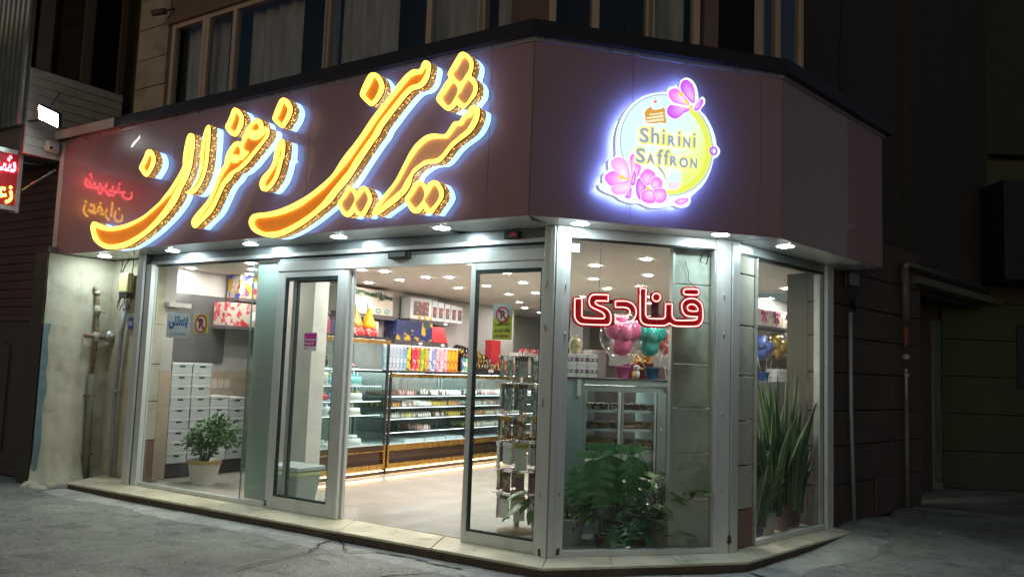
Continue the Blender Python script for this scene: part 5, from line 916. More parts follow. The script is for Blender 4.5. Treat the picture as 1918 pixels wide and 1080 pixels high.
for n, outer, inners, extra in LETTERS:
    o = offset(smoothpath(outer, 3), -.003); ins = [offset(smoothpath(q, 3), .009) for q in inners]
    body = MB(); body.wall(o, -.172, -.088); 
    L_ = part(sg, 'letter', body, GLIT, 'letter piece: '+n)
    mb = curve_mesh([o]+ins, .008); move(mb, 0, -.19, 0); part(L_, 'lit_border', mb, YL)
    mb = curve_mesh([o], 0); move(mb, 0, -.177, 0); part(L_, 'face_panel', mb, FACE2 if ('shin' in n or 'ye d' in n) else FACE)
    mb = MB(); mb.wall(offset(o, .006), -.1815, -.168); part(L_, 'edge_line', mb, LETEDGE)
    mb = MB(); mb.wall(offset(o, -.006), -.084, -.006); part(L_, 'halo_strip', mb, HALO)
    mb = curve_mesh([offset(o, -.002)], .001); move(mb, 0, -.0865, 0); part(L_, 'back_plate', mb, LETEDGE)
    for ex in extra:
        mb = curve_mesh([smoothpath(ex, 3)], .006); move(mb, 0, -.193, 0); part(L_, 'lit_disc', mb, YL)

# ------------------------------------------------------------------ round logo sign
LX, LZ, LR_ = LOGO['ring_c'][0]+.008, LOGO['ring_c'][1]+.004, .448
lg = thing('round_logo_sign', 'round backlit white and yellow logo sign with pink crocus flowers', 'sign', SB, (LX, -.14, LZ-.45))
WLIT = E('lit_white_acrylic', (.80, .97, 1.0), .98, (.6, .7, .7))
def disc_mat():
    m, nt = _nt('lit_logo_print'); N = nt.nodes; L = nt.links
    out = N.new('ShaderNodeOutputMaterial'); b = N.new('ShaderNodeBsdfPrincipled'); L.new(b.outputs[0], out.inputs[0]); b.inputs['Roughness'].default_value = .4
    tc = N.new('ShaderNodeTexCoord'); sp = N.new('ShaderNodeSeparateXYZ'); L.new(tc.outputs['Generated'], sp.inputs[0])
    n = N.new('ShaderNodeTexNoise'); n.inputs['Scale'].default_value = 2.2; L.new(tc.outputs['Generated'], n.inputs['Vector'])
    a = N.new('ShaderNodeMath'); a.operation = 'MULTIPLY_ADD'; a.inputs[1].default_value = -.55; L.new(sp.outputs['Z'], a.inputs[0]); L.new(sp.outputs['X'], a.inputs[2])
    a2 = N.new('ShaderNodeMath'); a2.operation = 'MULTIPLY_ADD'; a2.inputs[1].default_value = .25; L.new(n.outputs['Fac'], a2.inputs[0]); L.new(a.outputs[0], a2.inputs[2])
    c = N.new('ShaderNodeValToRGB'); L.new(a2.outputs[0], c.inputs[0]); e = c.color_ramp.elements; e[0].position = .20; e[0].color = (.68, .95, 1, 1); e[1].position = .78; e[1].color = (.80, .90, .22, 1); x = e.new(.48); x.color = (.74, .94, .80, 1)
    L.new(c.outputs[0], b.inputs['Emission Color']); b.inputs['Emission Strength'].default_value = .95; b.inputs['Base Color'].default_value = (.5, .6, .5, 1)
    return m
def petal_mat(nm, c0, c1, k=1.0):
    m, nt = _nt(nm); N = nt.nodes; L = nt.links
    out = N.new('ShaderNodeOutputMaterial'); b = N.new('ShaderNodeBsdfPrincipled'); L.new(b.outputs[0], out.inputs[0]); b.inputs['Roughness'].default_value = .4
    at = N.new('ShaderNodeAttribute'); at.attribute_name = 'edge'
    c = N.new('ShaderNodeValToRGB'); L.new(at.outputs['Fac'], c.inputs[0]); e = c.color_ramp.elements; e[0].position = 0; e[0].color = (*c0, 1); e[1].position = 1; e[1].color = (*c1, 1)
    L.new(c.outputs[0], b.inputs['Emission Color']); L.new(c.outputs[0], b.inputs['Base Color']); b.inputs['Emission Strength'].default_value = k; return m
out_ = smoothpath(LOGO['outline'], 3)
mb = curve_mesh([out_], .003); move(mb, 0, -.137, 0); part(lg, 'acrylic_face', mb, WLIT)
mb = MB(); mb.wall(out_, -.134, -.07); part(lg, 'side_band', mb, E('translucent_letter_return', (.62, .66, 1.), .38, (.6, .6, .65)))
mb = MB(); mb.wall(offset(out_, .004), -.142, -.136); part(lg, 'edge_line', mb, M('dark_navy_edge', (.03, .03, .06), .5))
mb = MB(); mb.wall(offset(out_, -.015), -.066, -.006); part(lg, 'halo_strip', mb, E('logo_halo_led', (.14, .30, 1.), 20, (.7, .8, 1)))
circ = lambda r, n=48, cx=LX, cz=LZ: [(cx+r*math.cos(2*math.pi*i/n), cz+r*math.sin(2*math.pi*i/n)) for i in range(n)]
mb = curve_mesh([circ(LR_-.012)], .001); move(mb, 0, -.142, 0); part(lg, 'printed_disc', mb, disc_mat())
mb = curve_mesh([circ(LR_), circ(LR_-.010)], .001); move(mb, 0, -.1425, 0); part(lg, 'ring_line', mb, E('grey_lit_print', (.32, .42, .50), .9, (.3, .35, .4)))
ec = LOGO['eye']; mb = curve_mesh([circ(.040, 24, *ec), circ(.022, 24, *ec)], .002); move(mb, 0, -.146, 0); part(lg, 'purple_ring', mb, E('purple_lit_print', (.45, .12, .85), 1., (.4, .1, .7)))
# yellow crescent inside the right rim
cres = [(LX+(LR_-.014)*math.cos(a), LZ+(LR_-.014)*math.sin(a)) for a in [R(60-i*7) for i in range(24)]]+[(LX-.05+(LR_-.035)*math.cos(a)*1.02, LZ+(LR_-.045)*math.sin(a)) for a in [R(-101+i*7) for i in range(24)]]
mb = curve_mesh([cres], .001); move(mb, 0, -.1432, 0); part(lg, 'yellow_crescent', mb, E('yellow_lit_print', (.80, .88, .12), .9, (.7, .7, .2)))
def fan(nm, pts, root, mat, y):
    pts = smoothpath(pts, 2); mb = MB(); n = len(pts); k = 4; vs_ = [(root[0], y, root[1])]; at = [0.0]
    for j in range(1, k+1):
        for p in pts: t = j/k; vs_.append((root[0]+(p[0]-root[0])*t, y, root[1]+(p[1]-root[1])*t)); at.append(t*(1 if j < k else 1))
    fs = [(0, 1+(i+1) % n, 1+i) for i in range(n)]
    for j in range(k-1): fs += [(1+j*n+i, 1+j*n+(i+1) % n, 1+(j+1)*n+(i+1) % n, 1+(j+1)*n+i) for i in range(n)]
    mb._add(vs_, fs); o = part(lg, nm, mb, mat); a = o.data.attributes.new('edge', 'FLOAT', 'POINT'); a.data.foreach_set('value', at); return o
PK = petal_mat('pink_petal_print', (.95, .80, 1.), (.88, .12, .92), .95); PK2 = petal_mat('violet_petal_print', (.92, .55, 1.), (.55, .06, .85), .95); PK3 = petal_mat('pale_petal_print', (.90, .92, 1.), (.85, .35, .85), .95); PKL = petal_mat('petal_outline_print', (1, .85, 1), (1, .85, 1), .9)
def cen(k, f=.5, to=None):
    p = LOGO[k]; c = (sum(a for a, b in p)/len(p), sum(b for a, b in p)/len(p)); return (c[0]+(to[0]-c[0])*f, c[1]+(to[1]-c[1])*f) if to else c
fr1 = (1.425, 3.86); 
j0 = LOGO['pB']; hub1 = min(((abs(p[0]-1.43)+abs(p[1]-3.80)), p) for p in LOGO['pC'])[1]
hubA = LOGO['pA'][8]; hubP = LOGO['pB'][5]
y_ = -.1445
for k, hub, mat in (('pC', hubP, PK2), ('pB', hubP, PK), ('pA', LOGO['pA'][6], PK2), ('pD', LOGO['pD'][6], PK2), ('qD', LOGO['qD'][10], PK), ('qE', cen('qE'), PK2), ('qA', LOGO['qA'][6], PK3), ('qB', LOGO['qB'][4], PK), ('qC', LOGO['qC'][3], PK3), ('qF', cen('qF'), PK2), ('rE', cen('rE'), PK2), ('rA', LOGO['rA'][6], PK), ('rB', LOGO['rB'][6], PK), ('rC', cen('rC'), PK), ('rD', LOGO['rD'][2], PK), ('petal', cen('petal'), PK)):
    c = cen(k, .62, hub)
    fan('petal_outline', offset(smoothpath(LOGO[k], 2), .008)[::2], cen(k), PKL, y_); y_ -= .0003
    fan('petal', LOGO[k], c, mat, y_); y_ -= .0003
YS = E('stamen_yellow_print', (1, .68, .02), .95, (.8, .6, .1))
def fl(name, pts, mat, y, sm=True):
    mb = curve_mesh([smoothpath(pts, 2) if sm else pts], .0005); move(mb, 0, y, 0); return part(lg, name, mb, mat)
def lpx(reg, x, y): return atY(SB, -.14, reg[0]+x/reg[2], reg[1]+y/reg[2])[::2]
r4_, r3_, r5_ = (1220, 130, 10.286), (1105, 280, 9.0), (1170, 180, 9.0)
y_ -= .001
for reg, c, r in ((r4_, (555, 490), .020), (r3_, (515, 475), .020), (r3_, (965, 660), .016)): fl('stamen', circ(r, 12, *lpx(reg, *c)), YS, y_)
fl('stamen', [lpx(r4_, *p) for p in ((600, 590), (640, 590), (725, 690), (705, 705), (640, 650))], YS, y_); fl('stamen', [lpx(r3_, *p) for p in ((560, 480), (610, 480), (665, 515), (650, 530), (600, 510))], YS, y_)
y_ -= .001
fl('cake_slice', LOGO['cake'], E('cake_brown_print', (.72, .36, .06), .9, (.5, .3, .1)), y_, False)
for k in ('cL1', 'cL2', 'cL3'): fl('cake_layer', LOGO[k], E('cake_cream_print', (.85, .85, .6), .95, (.7, .7, .5)), y_-.0008, False)
fl('cherry', LOGO['cherry'], E('cherry_red_print', (.95, .22, .18), .9, (.7, .2, .2)), y_); fl('cherry_stem', LOGO['stem'], E('leaf_green_print', (.3, .8, .35), .8, (.3, .6, .3)), y_)
fl('cupcake_case', LOGO['cup'], E('lilac_print', (.80, .74, .88), .95), y_); fl('cupcake_cream', LOGO['cream'], E('pale_blue_print', (.72, .90, .92), .95), y_-.0005); fl('twig', LOGO['twig'], E('olive_print', (.55, .52, .22), .8), y_)
TXT = E('grey_blue_print', (.33, .37, .58), .9, (.3, .33, .5)); TXO = E('yellow_outline_print', (.88, .96, .22), .95, (.7, .7, .2))
GLY = [('S', .925, 3.579, 3.709, 1.012), ('h', 1.033, 3.584, 3.720, 1.111), ('i', 1.140, 3.585, 3.716, 1.164), ('R', 1.193, 3.583, 3.670, 1.268), ('i', 1.291, 3.584, 3.716, 1.315), ('N', 1.343, 3.582, 3.674, 1.409), ('i', 1.438, 3.588, 3.720, 1.463),
       ('S', .895, 3.399, 3.528, .980), ('A', .998, 3.403, 3.489, 1.068), ('f', 1.094, 3.406, 3.537, 1.150), ('f', 1.158, 3.407, 3.539, 1.212), ('R', 1.217, 3.408, 3.490, 1.290), ('O', 1.307, 3.400, 3.490, 1.393), ('N', 1.414, 3.403, 3.494, 1.480)]
for ch, x0, z0, z1, x1 in GLY:
    a = fit(text_mb(ch, 1, .07), x0-.016, x1+.016, z0-.015, z1+.015, y_-.001); part(lg, 'letter_outline', a, TXO)
for ch, x0, z0, z1, x1 in GLY:
    a = fit(text_mb(ch, 1, .045 if ch in 'RNAO' and z1-z0 < .1 else .02), x0, x1, z0, z1, y_-.0025); part(lg, 'printed_letter', a, TXT, 'grey letter '+ch)

# ------------------------------------------------------------------ red neon word in the corner window
RN = E('pink_red_neon_tube', (1, .36, .32), 2.6, (.9, .4, .4)); RB = M('red_acrylic_panel', (.30, .006, .014), .3, 0, .05); RD = M('dark_maroon_strip', (.09, .018, .04), .4)
ns = thing('neon_word_sign', 'red acrylic Persian word outlined in pink neon hanging in the corner window', 'sign', GB, (.85, -.03, 2.0))
def gb(mb): mb.v = [GB.l(GB.w(*v)) for v in mb.v]; return mb
for k in ('ye', 'dal', 'body', 'pill', 'dot'):
    pts = smoothpath(NEON[k], 3) if k in ('dot', 'pill') else sharppath(NEON[k])
    holes = [smoothpath(NEON['hole'], 2)] if k == 'body' else []
    mb = curve_mesh([offset(pts, .022)], .006); move(mb, 0, -.012, 0); part(ns, 'backing', mb, RB)
    mb = MB(); mb.tube([(x, -.03, z) for x, z in pts], .0054, 6, closed=True); part(ns, 'neon_tube', mb, RN)
mb = MB(); mb.tube([(x, -.03, z) for x, z in smoothpath(NEON['hole'], 2)], .0054, 6, closed=True); part(ns, 'neon_tube', mb, RN)
for i, b in enumerate(NEON['bars']): mb = curve_mesh([b], .002); move(mb, 0, .0, 0); part(ns, 'joining_strip', mb, RD if i < 2 else RB)
a = atY(GB, .09, 1124, 448); b = atY(GB, .09, 1120, 548)
mb = MB(); n = 26
for i in range(n):
    f = i/n; z = a[2]+(b[2]-a[2])*f; x = a[0]+(b[0]-a[0])*f; mb.box(x-.004, x+.004, .06, .064, z-.012, z+.008) if i % 2 else mb.box(x-.0015, x+.0015, .058, .066, z-.012, z+.008)
part(ns, 'hanging_chain', mb, M('steel_chain', (.3, .3, .3), .4, .6))
a = atY(GB, .1, 1300, 470)
mb = MB(); mb.tube([atY(GB, .13, *p) for p in ((1318, 462), (1327, 478), (1324, 495), (1312, 490), (1316, 474), (1330, 470))], .004, 5); mb.tube([atY(GB, .13, *p) for p in ((1283, 490), (1290, 512), (1289, 525), (1297, 533), (1308, 540))], .003, 5); part(ns, 'wiring', mb, BLK)
# ------------------------------------------------------------------ left part of the room
CARD = M('grey_white_card', (.52, .56, .57), .45, 0, .06, 3)
CARDE = M('white_card_lid', (.66, .68, .68), .5, 0, .05)
SLOT = M('dark_slot', (.02, .02, .02), .8)
def cake_box(name, label, y0, y1, z0, z1, xf=-6.21, group=None):
    t = thing(name, label, 'box', GA, (xf-.16, (y0+y1)/2, z0), group=group)
    mb = MB(); mb.box(xf-.32, xf, y0+.004, y1-.004, z0, z1-.035); part(t, 'tray', mb, CARD, bevel=.003)
    mb = MB(); mb.box(xf-.325, xf+.006, y0+.001, y1-.001, z1-.0345, z1-.003); part(t, 'lid', mb, CARDE, bevel=.003)
    mb = MB(); ym = (y0+y1)/2; mb.box(xf+.0005, xf+.003, ym-.042, ym+.042, z1-.062, z1-.042); part(t, 'handle_slot', mb, SLOT)
stacks = [(.62, .935, 9, 'the tallest stack beside the tan column'), (.945, 1.25, 9, 'the second tall stack'), (1.262, 1.57, 6, 'the half-height stack behind the potted bush'), (1.585, 1.88, 6, 'the stack nearest the cold cabinet')]
for si, (a, b, n, wh) in enumerate(stacks):
    for k in range(n):
        hh = .149 if si < 3 else .146; z = .19+k*hh; j = random.uniform(-.004, .004)
        wr = 'bottom' if k == 0 else 'topmost' if k == n-1 else ORD[n-1-k]+' from the top'
        cake_box('cake_box', 'grey-white cardboard cake box, %s of %s' % (wr, wh), a+j, b+j, z, z+hh-.001, group='cake boxes stacked at the left wall')
mb = MB(); mb.box(-6.54, -6.22, .60, 1.9, .003, .185); solo('low_plinth', 'low black plinth carrying the stacks of cake boxes', 'plinth', mb, M('black_plinth', (.035, .035, .038), .5), GA, (-6.4, 1.25, 0), bevel=.005)
mb = MB(); mb.box(-6.54, -6.50, .80, 1.66, 1.56, 2.49); solo('wall_board', 'large dark grey glossy board on the wall above the cake boxes', 'board', mb, M('grey_gloss_board', (.085, .085, .09), .12, 0, .2, 2), GA, (-6.5, 1.2, 1.56), bevel=.004)
for k in range(5):
    y = 1.27+k*.115; mb = MB(); mb.box(-6.538, -6.53, y, y+.10, 1.17, 1.30); solo('socket_plate', '%s small cream wall plate from the left above the boxes' % ORD[k], 'plate', mb, M('cream_plate', (.55, .50, .42), .5), GA, (-6.53, y, 1.17), group='row of cream wall plates', bevel=.004)
# hanging wall shelf with printed gift boxes
def printmat(name, base, spots, scale=9., thr=.5):
    m, nt = _nt(name); N = nt.nodes; L = nt.links
    out = N.new('ShaderNodeOutputMaterial'); b = N.new('ShaderNodeBsdfPrincipled'); L.new(b.outputs[0], out.inputs[0]); b.inputs['Roughness'].default_value = .4
    tc = N.new('ShaderNodeTexCoord'); v = N.new('ShaderNodeTexVoronoi'); v.inputs['Scale'].default_value = scale; L.new(tc.outputs['Object'], v.inputs['Vector'])
    n = N.new('ShaderNodeTexNoise'); n.inputs['Scale'].default_value = scale*.6; n.inputs['Detail'].default_value = 3; L.new(tc.outputs['Object'], n.inputs['Vector'])
    cr = N.new('ShaderNodeValToRGB'); cr.color_ramp.interpolation = 'CONSTANT'; sep = N.new('ShaderNodeSeparateColor'); L.new(v.outputs['Color'], sep.inputs[0]); L.new(sep.outputs[0], cr.inputs[0])
    el = cr.color_ramp.elements; el[0].position = 0; el[0].color = (*spots[0], 1); el[1].position = 1/len(spots); el[1].color = (*spots[1 % len(spots)], 1)
    for i in range(2, len(spots)): x = el.new(i/len(spots)); x.color = (*spots[i], 1)
    mr = N.new('ShaderNodeMath'); mr.operation = 'GREATER_THAN'; mr.inputs[1].default_value = thr; L.new(n.outputs['Fac'], mr.inputs[0])
    mx = N.new('ShaderNodeMix'); mx.data_type = 'RGBA'; L.new(mr.outputs[0], mx.inputs[0]); mx.inputs[6].default_value = (*base, 1); L.new(cr.outputs[0], mx.inputs[7]); L.new(mx.outputs[2], b.inputs['Base Color'])
    return m
FLOR = printmat('red_flower_print', (.48, .43, .38), [(.45, .03, .05), (.6, .12, .14), (.45, .02, .04)], 22, .52)
COLR = printmat('bright_party_print', (.45, .38, .38), [(.5, .28, .02), (.04, .06, .42), (.55, .04, .05), (.6, .58, .5)], 12, .42)
SHELF = M('dark_shelf_board', (.085, .075, .085), .4)
def shelf(label, y0, y1, z, x0, x1, th=.05):
    mb = MB(); mb.box(x0, x1, y0, y1, z-th, z); return solo('wall_shelf', label, 'shelf', mb, SHELF, GA, (x0, (y0+y1)/2, z-th), bevel=.003)
shelf('dark shelf carrying the brightly printed box near the left room ceiling', 1.62, 2.3, 2.49, -6.54, -6.2)
mb = MB(); mb.box(-6.5, -6.22, 1.65, 2.2, 2.491, 2.82); solo('gift_box', 'brightly printed yellow, red and blue box under the ceiling', 'box', mb, COLR, GA, (-6.3, 1.9, 2.49), bevel=.004)
shelf('dark shelf carrying the white box with red flowers', 1.42, 2.3, 2.075, -6.54, -6.19)
mb = MB(); mb.box(-6.5, -6.20, 1.44, 2.25, 2.076, 2.41); solo('gift_box', 'long white box printed with red flowers in the left room', 'box', mb, FLOR, GA, (-6.3, 1.8, 2.08), bevel=.004)
t = thing('cold_cabinet', 'tall pale blue-grey cold cabinet with wooden feet in the left room', 'cabinet', GA, (-6.2, 1.95, 0))
CAB = M('blue_grey_cabinet', (.30, .40, .41), .35, .1, .05, 2)
mb = MB(); mb.box(-5.88, -5.25, 1.66, 2.4, .13, 2.14); part(t, 'body', mb, CAB, bevel=.01)
mb = MB(); mb.box(-5.92, -5.2, 1.62, 2.45, 2.142, 2.27); part(t, 'top_housing', mb, CARDE, bevel=.01)
for yy in (1.72, 2.3): mb = MB(); mb.box(-5.84, -5.74, yy, yy+.08, .002, .129); part(t, 'foot', mb, M('ochre_wood', (.35, .2, .06), .6))

# plants ------------------------------------------------------------
def leafmat(name, c0, c1, rough=.35, sc=9):
    m = M(name, c0, rough, 0, .35, sc, stain=c1, stain_s=5, stain_a=.7, spec=.5); return m
LG1 = leafmat('bush_leaf', (.075, .17, .06), (.15, .27, .09)); LG2 = leafmat('monstera_leaf', (.065, .21, .07), (.10, .27, .08), .28, 5); LG3 = leafmat('philodendron_leaf', (.10, .22, .06), (.20, .32, .08), .35); STEM = M('green_brown_stem', (.10, .10, .04), .6)
SNK = M('snake_plant_leaf', (.035, .09, .04), .4, 0, .4, 30, stain=(.07, .125, .055), stain_s=16); SNE = M('snake_leaf_edge', (.22, .26, .09), .45)
SOIL = M('potting_soil', (.05, .035, .025), .95, 0, .3, 30, bump=.6)
def pot(t, c, r0, r1, h, mat, rim=None):
    mb = MB(); mb.lathe([(r0, 0), (r1, h), (r1+.008, h), (r1+.008, h+.015), (r1-.012, h+.015), (r1-.02, h-.03), (0.001, h-.03)], c, 24, close=False); part(t, 'pot', mb, mat)
    mb = MB(); mb.lathe([(r1-.014, h-.03), (0.001, h-.022)], c, 20, close=False); part(t, 'soil', mb, SOIL)
    if rim: mb = MB(); mb.lathe([(r1*.985+.004, h-.035), (r1+.011, h-.03), (r1+.012, h+.01), (r1+.0085, h+.016)], c, 24, close=False); part(t, 'rim_band', mb, rim)
def small_leaves(mb, c, rad, n, size, zsq=.8, rng=random):
    for _ in range(n):
        while True:
            v = Vector((rng.uniform(-1, 1), rng.uniform(-1, 1), rng.uniform(-1, 1)))
            if v.length < 1 and (v.length > .35 or rng.random() < .3): break
        p = Vector(c)+Vector((v.x*rad, v.y*rad, v.z*rad*zsq)); d = (Vector((v.x, v.y, v.z*.4+rng.uniform(-.5, .35)))).normalized(); s = d.cross(Vector((rng.uniform(-1, 1), rng.uniform(-1, 1), 1))).normalized(); n_ = d.cross(s)
        l = size*rng.uniform(.7, 1.3); w = l*.28
        mb._add([p, p+d*l*.4+s*w+n_*w*.3, p+d*l-n_*w*.5, p+d*l*.4-s*w+n_*w*.3, p+d*l*.45], [(0, 1, 4), (1, 2, 4), (2, 3, 4), (3, 0, 4)])
bc = (-5.52, .70, 0)
t = thing('potted_bush', 'leafy green bush in a white pot with ochre rim in the left window', 'plant', GA, bc)
pot(t, bc, .155, .205, .29, M('white_glazed_pot', (.62, .62, .58), .3, 0, .04), M('ochre_rim', (.42, .30, .08), .5))
mb = MB(); 
for k in range(9):
    a = k*.7; e = Vector((bc[0]+.18*math.cos(a)*random.uniform(.4, 1.2), bc[1]+.18*math.sin(a), random.uniform(.5, .75))); mb.tube([(bc[0]+.03*math.cos(a), bc[1]+.03*math.sin(a), .26), ((bc[0]+e.x)/2+.02, (bc[1]+e.y)/2, .42), tuple(e)], [.009, .007, .004], 5)
part(t, 'stems', mb, STEM)
mb = MB()
for c, r, n in (((-5.50, .70, .62), .21, 420), ((-5.22, .72, .68), .19, 330), ((-5.72, .68, .52), .14, 170), ((-5.08, .72, .58), .12, 120), ((-5.42, .62, .45), .13, 130), ((-5.38, .72, .80), .12, 110)): small_leaves(mb, c, r, n, .062)
part(t, 'foliage', mb, LG1, kind='stuff')
# glass signs on the left window --------------------------------------
def sheet(name, label, F, y, cxpx, w, h, mat, cat='sign', flip=False):
    p = atY(F, y, *cxpx); t = thing(name, label, cat, F, (p[0], y, p[2]-h/2)); mb = MB(); pts = [(p[0]-w/2, p[2]-h/2), (p[0]+w/2, p[2]-h/2), (p[0]+w/2, p[2]+h/2), (p[0]-w/2, p[2]+h/2)]
    return t, p, pts
def rounded(x0, x1, z0, z1, r, n=5):
    P = []
    for cx_, cz_, a0 in ((x1-r, z1-r, 0), (x0+r, z1-r, 90), (x0+r, z0+r, 180), (x1-r, z0+r, 270)):
        for i in range(n+1): a = R(a0+90*i/n); P.append((cx_+r*math.cos(a), cz_+r*math.sin(a)))
    return P
def flat(t, name, pts, y, mat, holes=(), lab=None): mb = curve_mesh([pts]+list(holes), .0006); move(mb, 0, y, 0); return part(t, name, mb, mat, lab)
DBLUE = M('blue_print', (.02, .13, .42), .5); BLACKP = M('black_print', (.02, .02, .02), .6); REDP = M('red_print', (.5, .03, .04), .5); PALES = M('pale_blue_sticker', (.50, .60, .58), .4); LIME = M('lime_print', (.52, .62, .08), .5); WHITEP = M('white_sticker', (.68, .70, .68), .4); MAG = M('magenta_sticker', (.52, .03, .28), .4)
def four(px, F, y): return [atY(F, y, *p) for p in px]
def box_from(px, F, y):
    q = four(px, F, y); return min(a[0] for a in q), max(a[0] for a in q), min(a[2] for a in q), max(a[2] for a in q)
x0, x1, z0, z1 = box_from([(312, 610), (354, 610), (333, 586), (333, 632)], GA, .05)
t = thing('ice_cream_sticker', 'pale rounded sticker with blue Persian word on the left window', 'sticker', GA, (x0, .05, z0))
flat(t, 'sheet', rounded(x0, x1, z0, z1, .04), .052, PALES)
def words(t, name, txt, x0, x1, z0, z1, y, mat, off=.02): mb = fit(text_mb(txt, 1, off), x0, x1, z0, z1, y); return part(t, name, mb, mat)
words(t, 'blue_word', '\uFBFD\uFEE8\uFE98\uFEB4\uFE91', x0+.04, x1-.03, z0+.105, z1-.035, .0505, DBLUE, .05)
words(t, 'small_words', '\uFE96\uFEB3\uFE8D \uFEA9\uFEEE\uFE9F\uFEEE\uFEE3', x0+.08, x1-.07, z0+.03, z0+.07, .0505, DBLUE, .02)
def nopark(t, cx_, cz_, r, y, ink):
    c = lambda rr: [(cx_+rr*math.cos(2*math.pi*i/28), cz_+rr*math.sin(2*math.pi*i/28)) for i in range(28)]
    flat(t, 'white_disc', c(r*.86), y-.0005, WHITEP); words(t, 'letter_p', 'P', cx_-r*.32, cx_+r*.36, cz_-r*.55, cz_+r*.55, y-.0022, ink, .05)
    flat(t, 'red_ring', c(r), y-.0030, REDP, [c(r*.82)]); d = r*.10; k = r*.62
    flat(t, 'red_slash', [(cx_-k-d, cz_+k-d), (cx_-k+d, cz_+k+d), (cx_+k+d, cz_-k+d), (cx_+k-d, cz_-k-d)], y-.0036, REDP)
x0, x1, z0, z1 = box_from([(364, 606), (389, 606), (376, 589), (376, 623)], GA, .05)
t = thing('no_parking_sticker', 'small yellow-green no-parking sticker with black letter on the left window', 'sticker', GA, (x0, .05, z0))
flat(t, 'sheet', [(x0, z0), (x1, z0), (x1, z1), (x0, z1)], .052, LIME); nopark(t, (x0+x1)/2, (z0+z1)/2, (x1-x0)*.44, .051, BLACKP)
x0, x1, z0, z1 = box_from([(567, 640), (592, 640), (580, 622), (580, 657)], GA, .05)
t = thing('delivery_sticker', 'magenta and white square sticker on the left door leaf', 'sticker', GA, (x0, .05, z0))
flat(t, 'sheet', rounded(x0, x1, z0, z1, .012), .0605, WHITEP); flat(t, 'magenta_field', rounded(x0+.012, x1-.008, z0+.052, z1-.008, .006), .0595, MAG)
words(t, 'white_words', 'Snapp!', x0+.022, x1-.018, z0+.105, z0+.14, .0580, WHITEP, .03); words(t, 'white_words', 'Food', x0+.022, x1-.045, z0+.068, z0+.098, .0580, WHITEP, .03)
for k in range(2): flat(t, 'small_round_mark', [(x0+.028+k*.03+.010*math.cos(a), z0+.028+.010*math.sin(a)) for a in [i*.524 for i in range(12)]], .0590, MAG)
x0, x1, z0, z1 = box_from([(924, 600), (960, 600), (942, 569), (942, 636)], GA, .04)
t = thing('no_parking_sheet', 'hanging plastic sheet with no-parking symbol and Persian request on the right door leaf', 'sign', GA, (x0, .03, z0))
flat(t, 'sheet', [(x0, z0), (x1, z0), (x1, z1), (x0, z1)], .034, LIME); zc = z1-(z1-z0)*.30
flat(t, 'pale_top', [(x0, z1-(z1-z0)*.42), (x1, z1-(z1-z0)*.34), (x1, z1), (x0, z1)], .0325, PALES)
nopark(t, (x0+x1)/2, zc, (x1-x0)*.34, .032, M('dark_teal_print', (.02, .10, .14), .5))
words(t, 'print_line', '\uFE90\uFEE0\uFE91\uFE8E\uFED8\uFEE3 \uFE8E\uFED4\uFEC4\uFEDF', x0+.03, x1-.03, z0+.125, z0+.165, .0325, BLACKP, .03)
words(t, 'print_line', '\uFEAA\uFBFF\uFEEB\uFEA9\uFEAE\uFED4\uFEE7 \uFED2\uFED7\uFEEE\uFE97', x0+.02, x1-.02, z0+.065, z0+.11, .0325, BLACKP, .03)
words(t, 'print_line', 'NO PARKING', x0+.03, x1-.03, z0+.025, z0+.045, .0325, M('brown_print', (.2, .05, .03), .6), .03)
mb = MB()
for xx_ in (x0+.03, x1-.03): mb.tube([(xx_, .036, z1), (xx_, .036, z1+.05)], .003, 5)
part(t, 'hanger', mb, GLI)
x0, x1, z0, z1 = box_from([(1071, 465), (1086, 465), (1078, 456), (1078, 472)], GB, .03)
t = thing('small_window_label', 'small pale green label at the top left of the corner window', 'sticker', GB, (x0, .03, z0)); flat(t, 'sheet', [(x0, z0), (x1, z0), (x1, z1), (x0, z1)], .0325, PALES)
# bin --------------------------------------------------------------------
t = thing('waste_bin', 'grey-green rectangular waste bin with lid behind the left door leaf', 'bin', GA, (-3.66, .5, 0))
BINM = M('grey_green_bin', (.24, .29, .27), .45, 0, .08, 3)
mb = MB(); mb.hexa([(-3.85, .36, .004), (-3.47, .36, .004), (-3.47, .66, .004), (-3.85, .66, .004), (-3.90, .32, .37), (-3.42, .32, .37), (-3.42, .70, .37), (-3.90, .70, .37)]); part(t, 'body', mb, BINM, bevel=.01)
mb = MB(); mb.box(-3.93, -3.39, .29, .73, .375, .425); part(t, 'lid', mb, M('bin_lid', (.32, .38, .37), .4), bevel=.015)
mb = MB(); mb.box(-3.903, -3.417, .316, .705, .325, .362); part(t, 'bag_edge', mb, M('pale_green_bag', (.45, .52, .25), .3))
mb = MB(); mb.tube([(-3.58, .345, .06), (-3.58, .352, .06)], .04, 16); part(t, 'foot_knob', mb, M('bin_dark', (.10, .12, .12), .5))

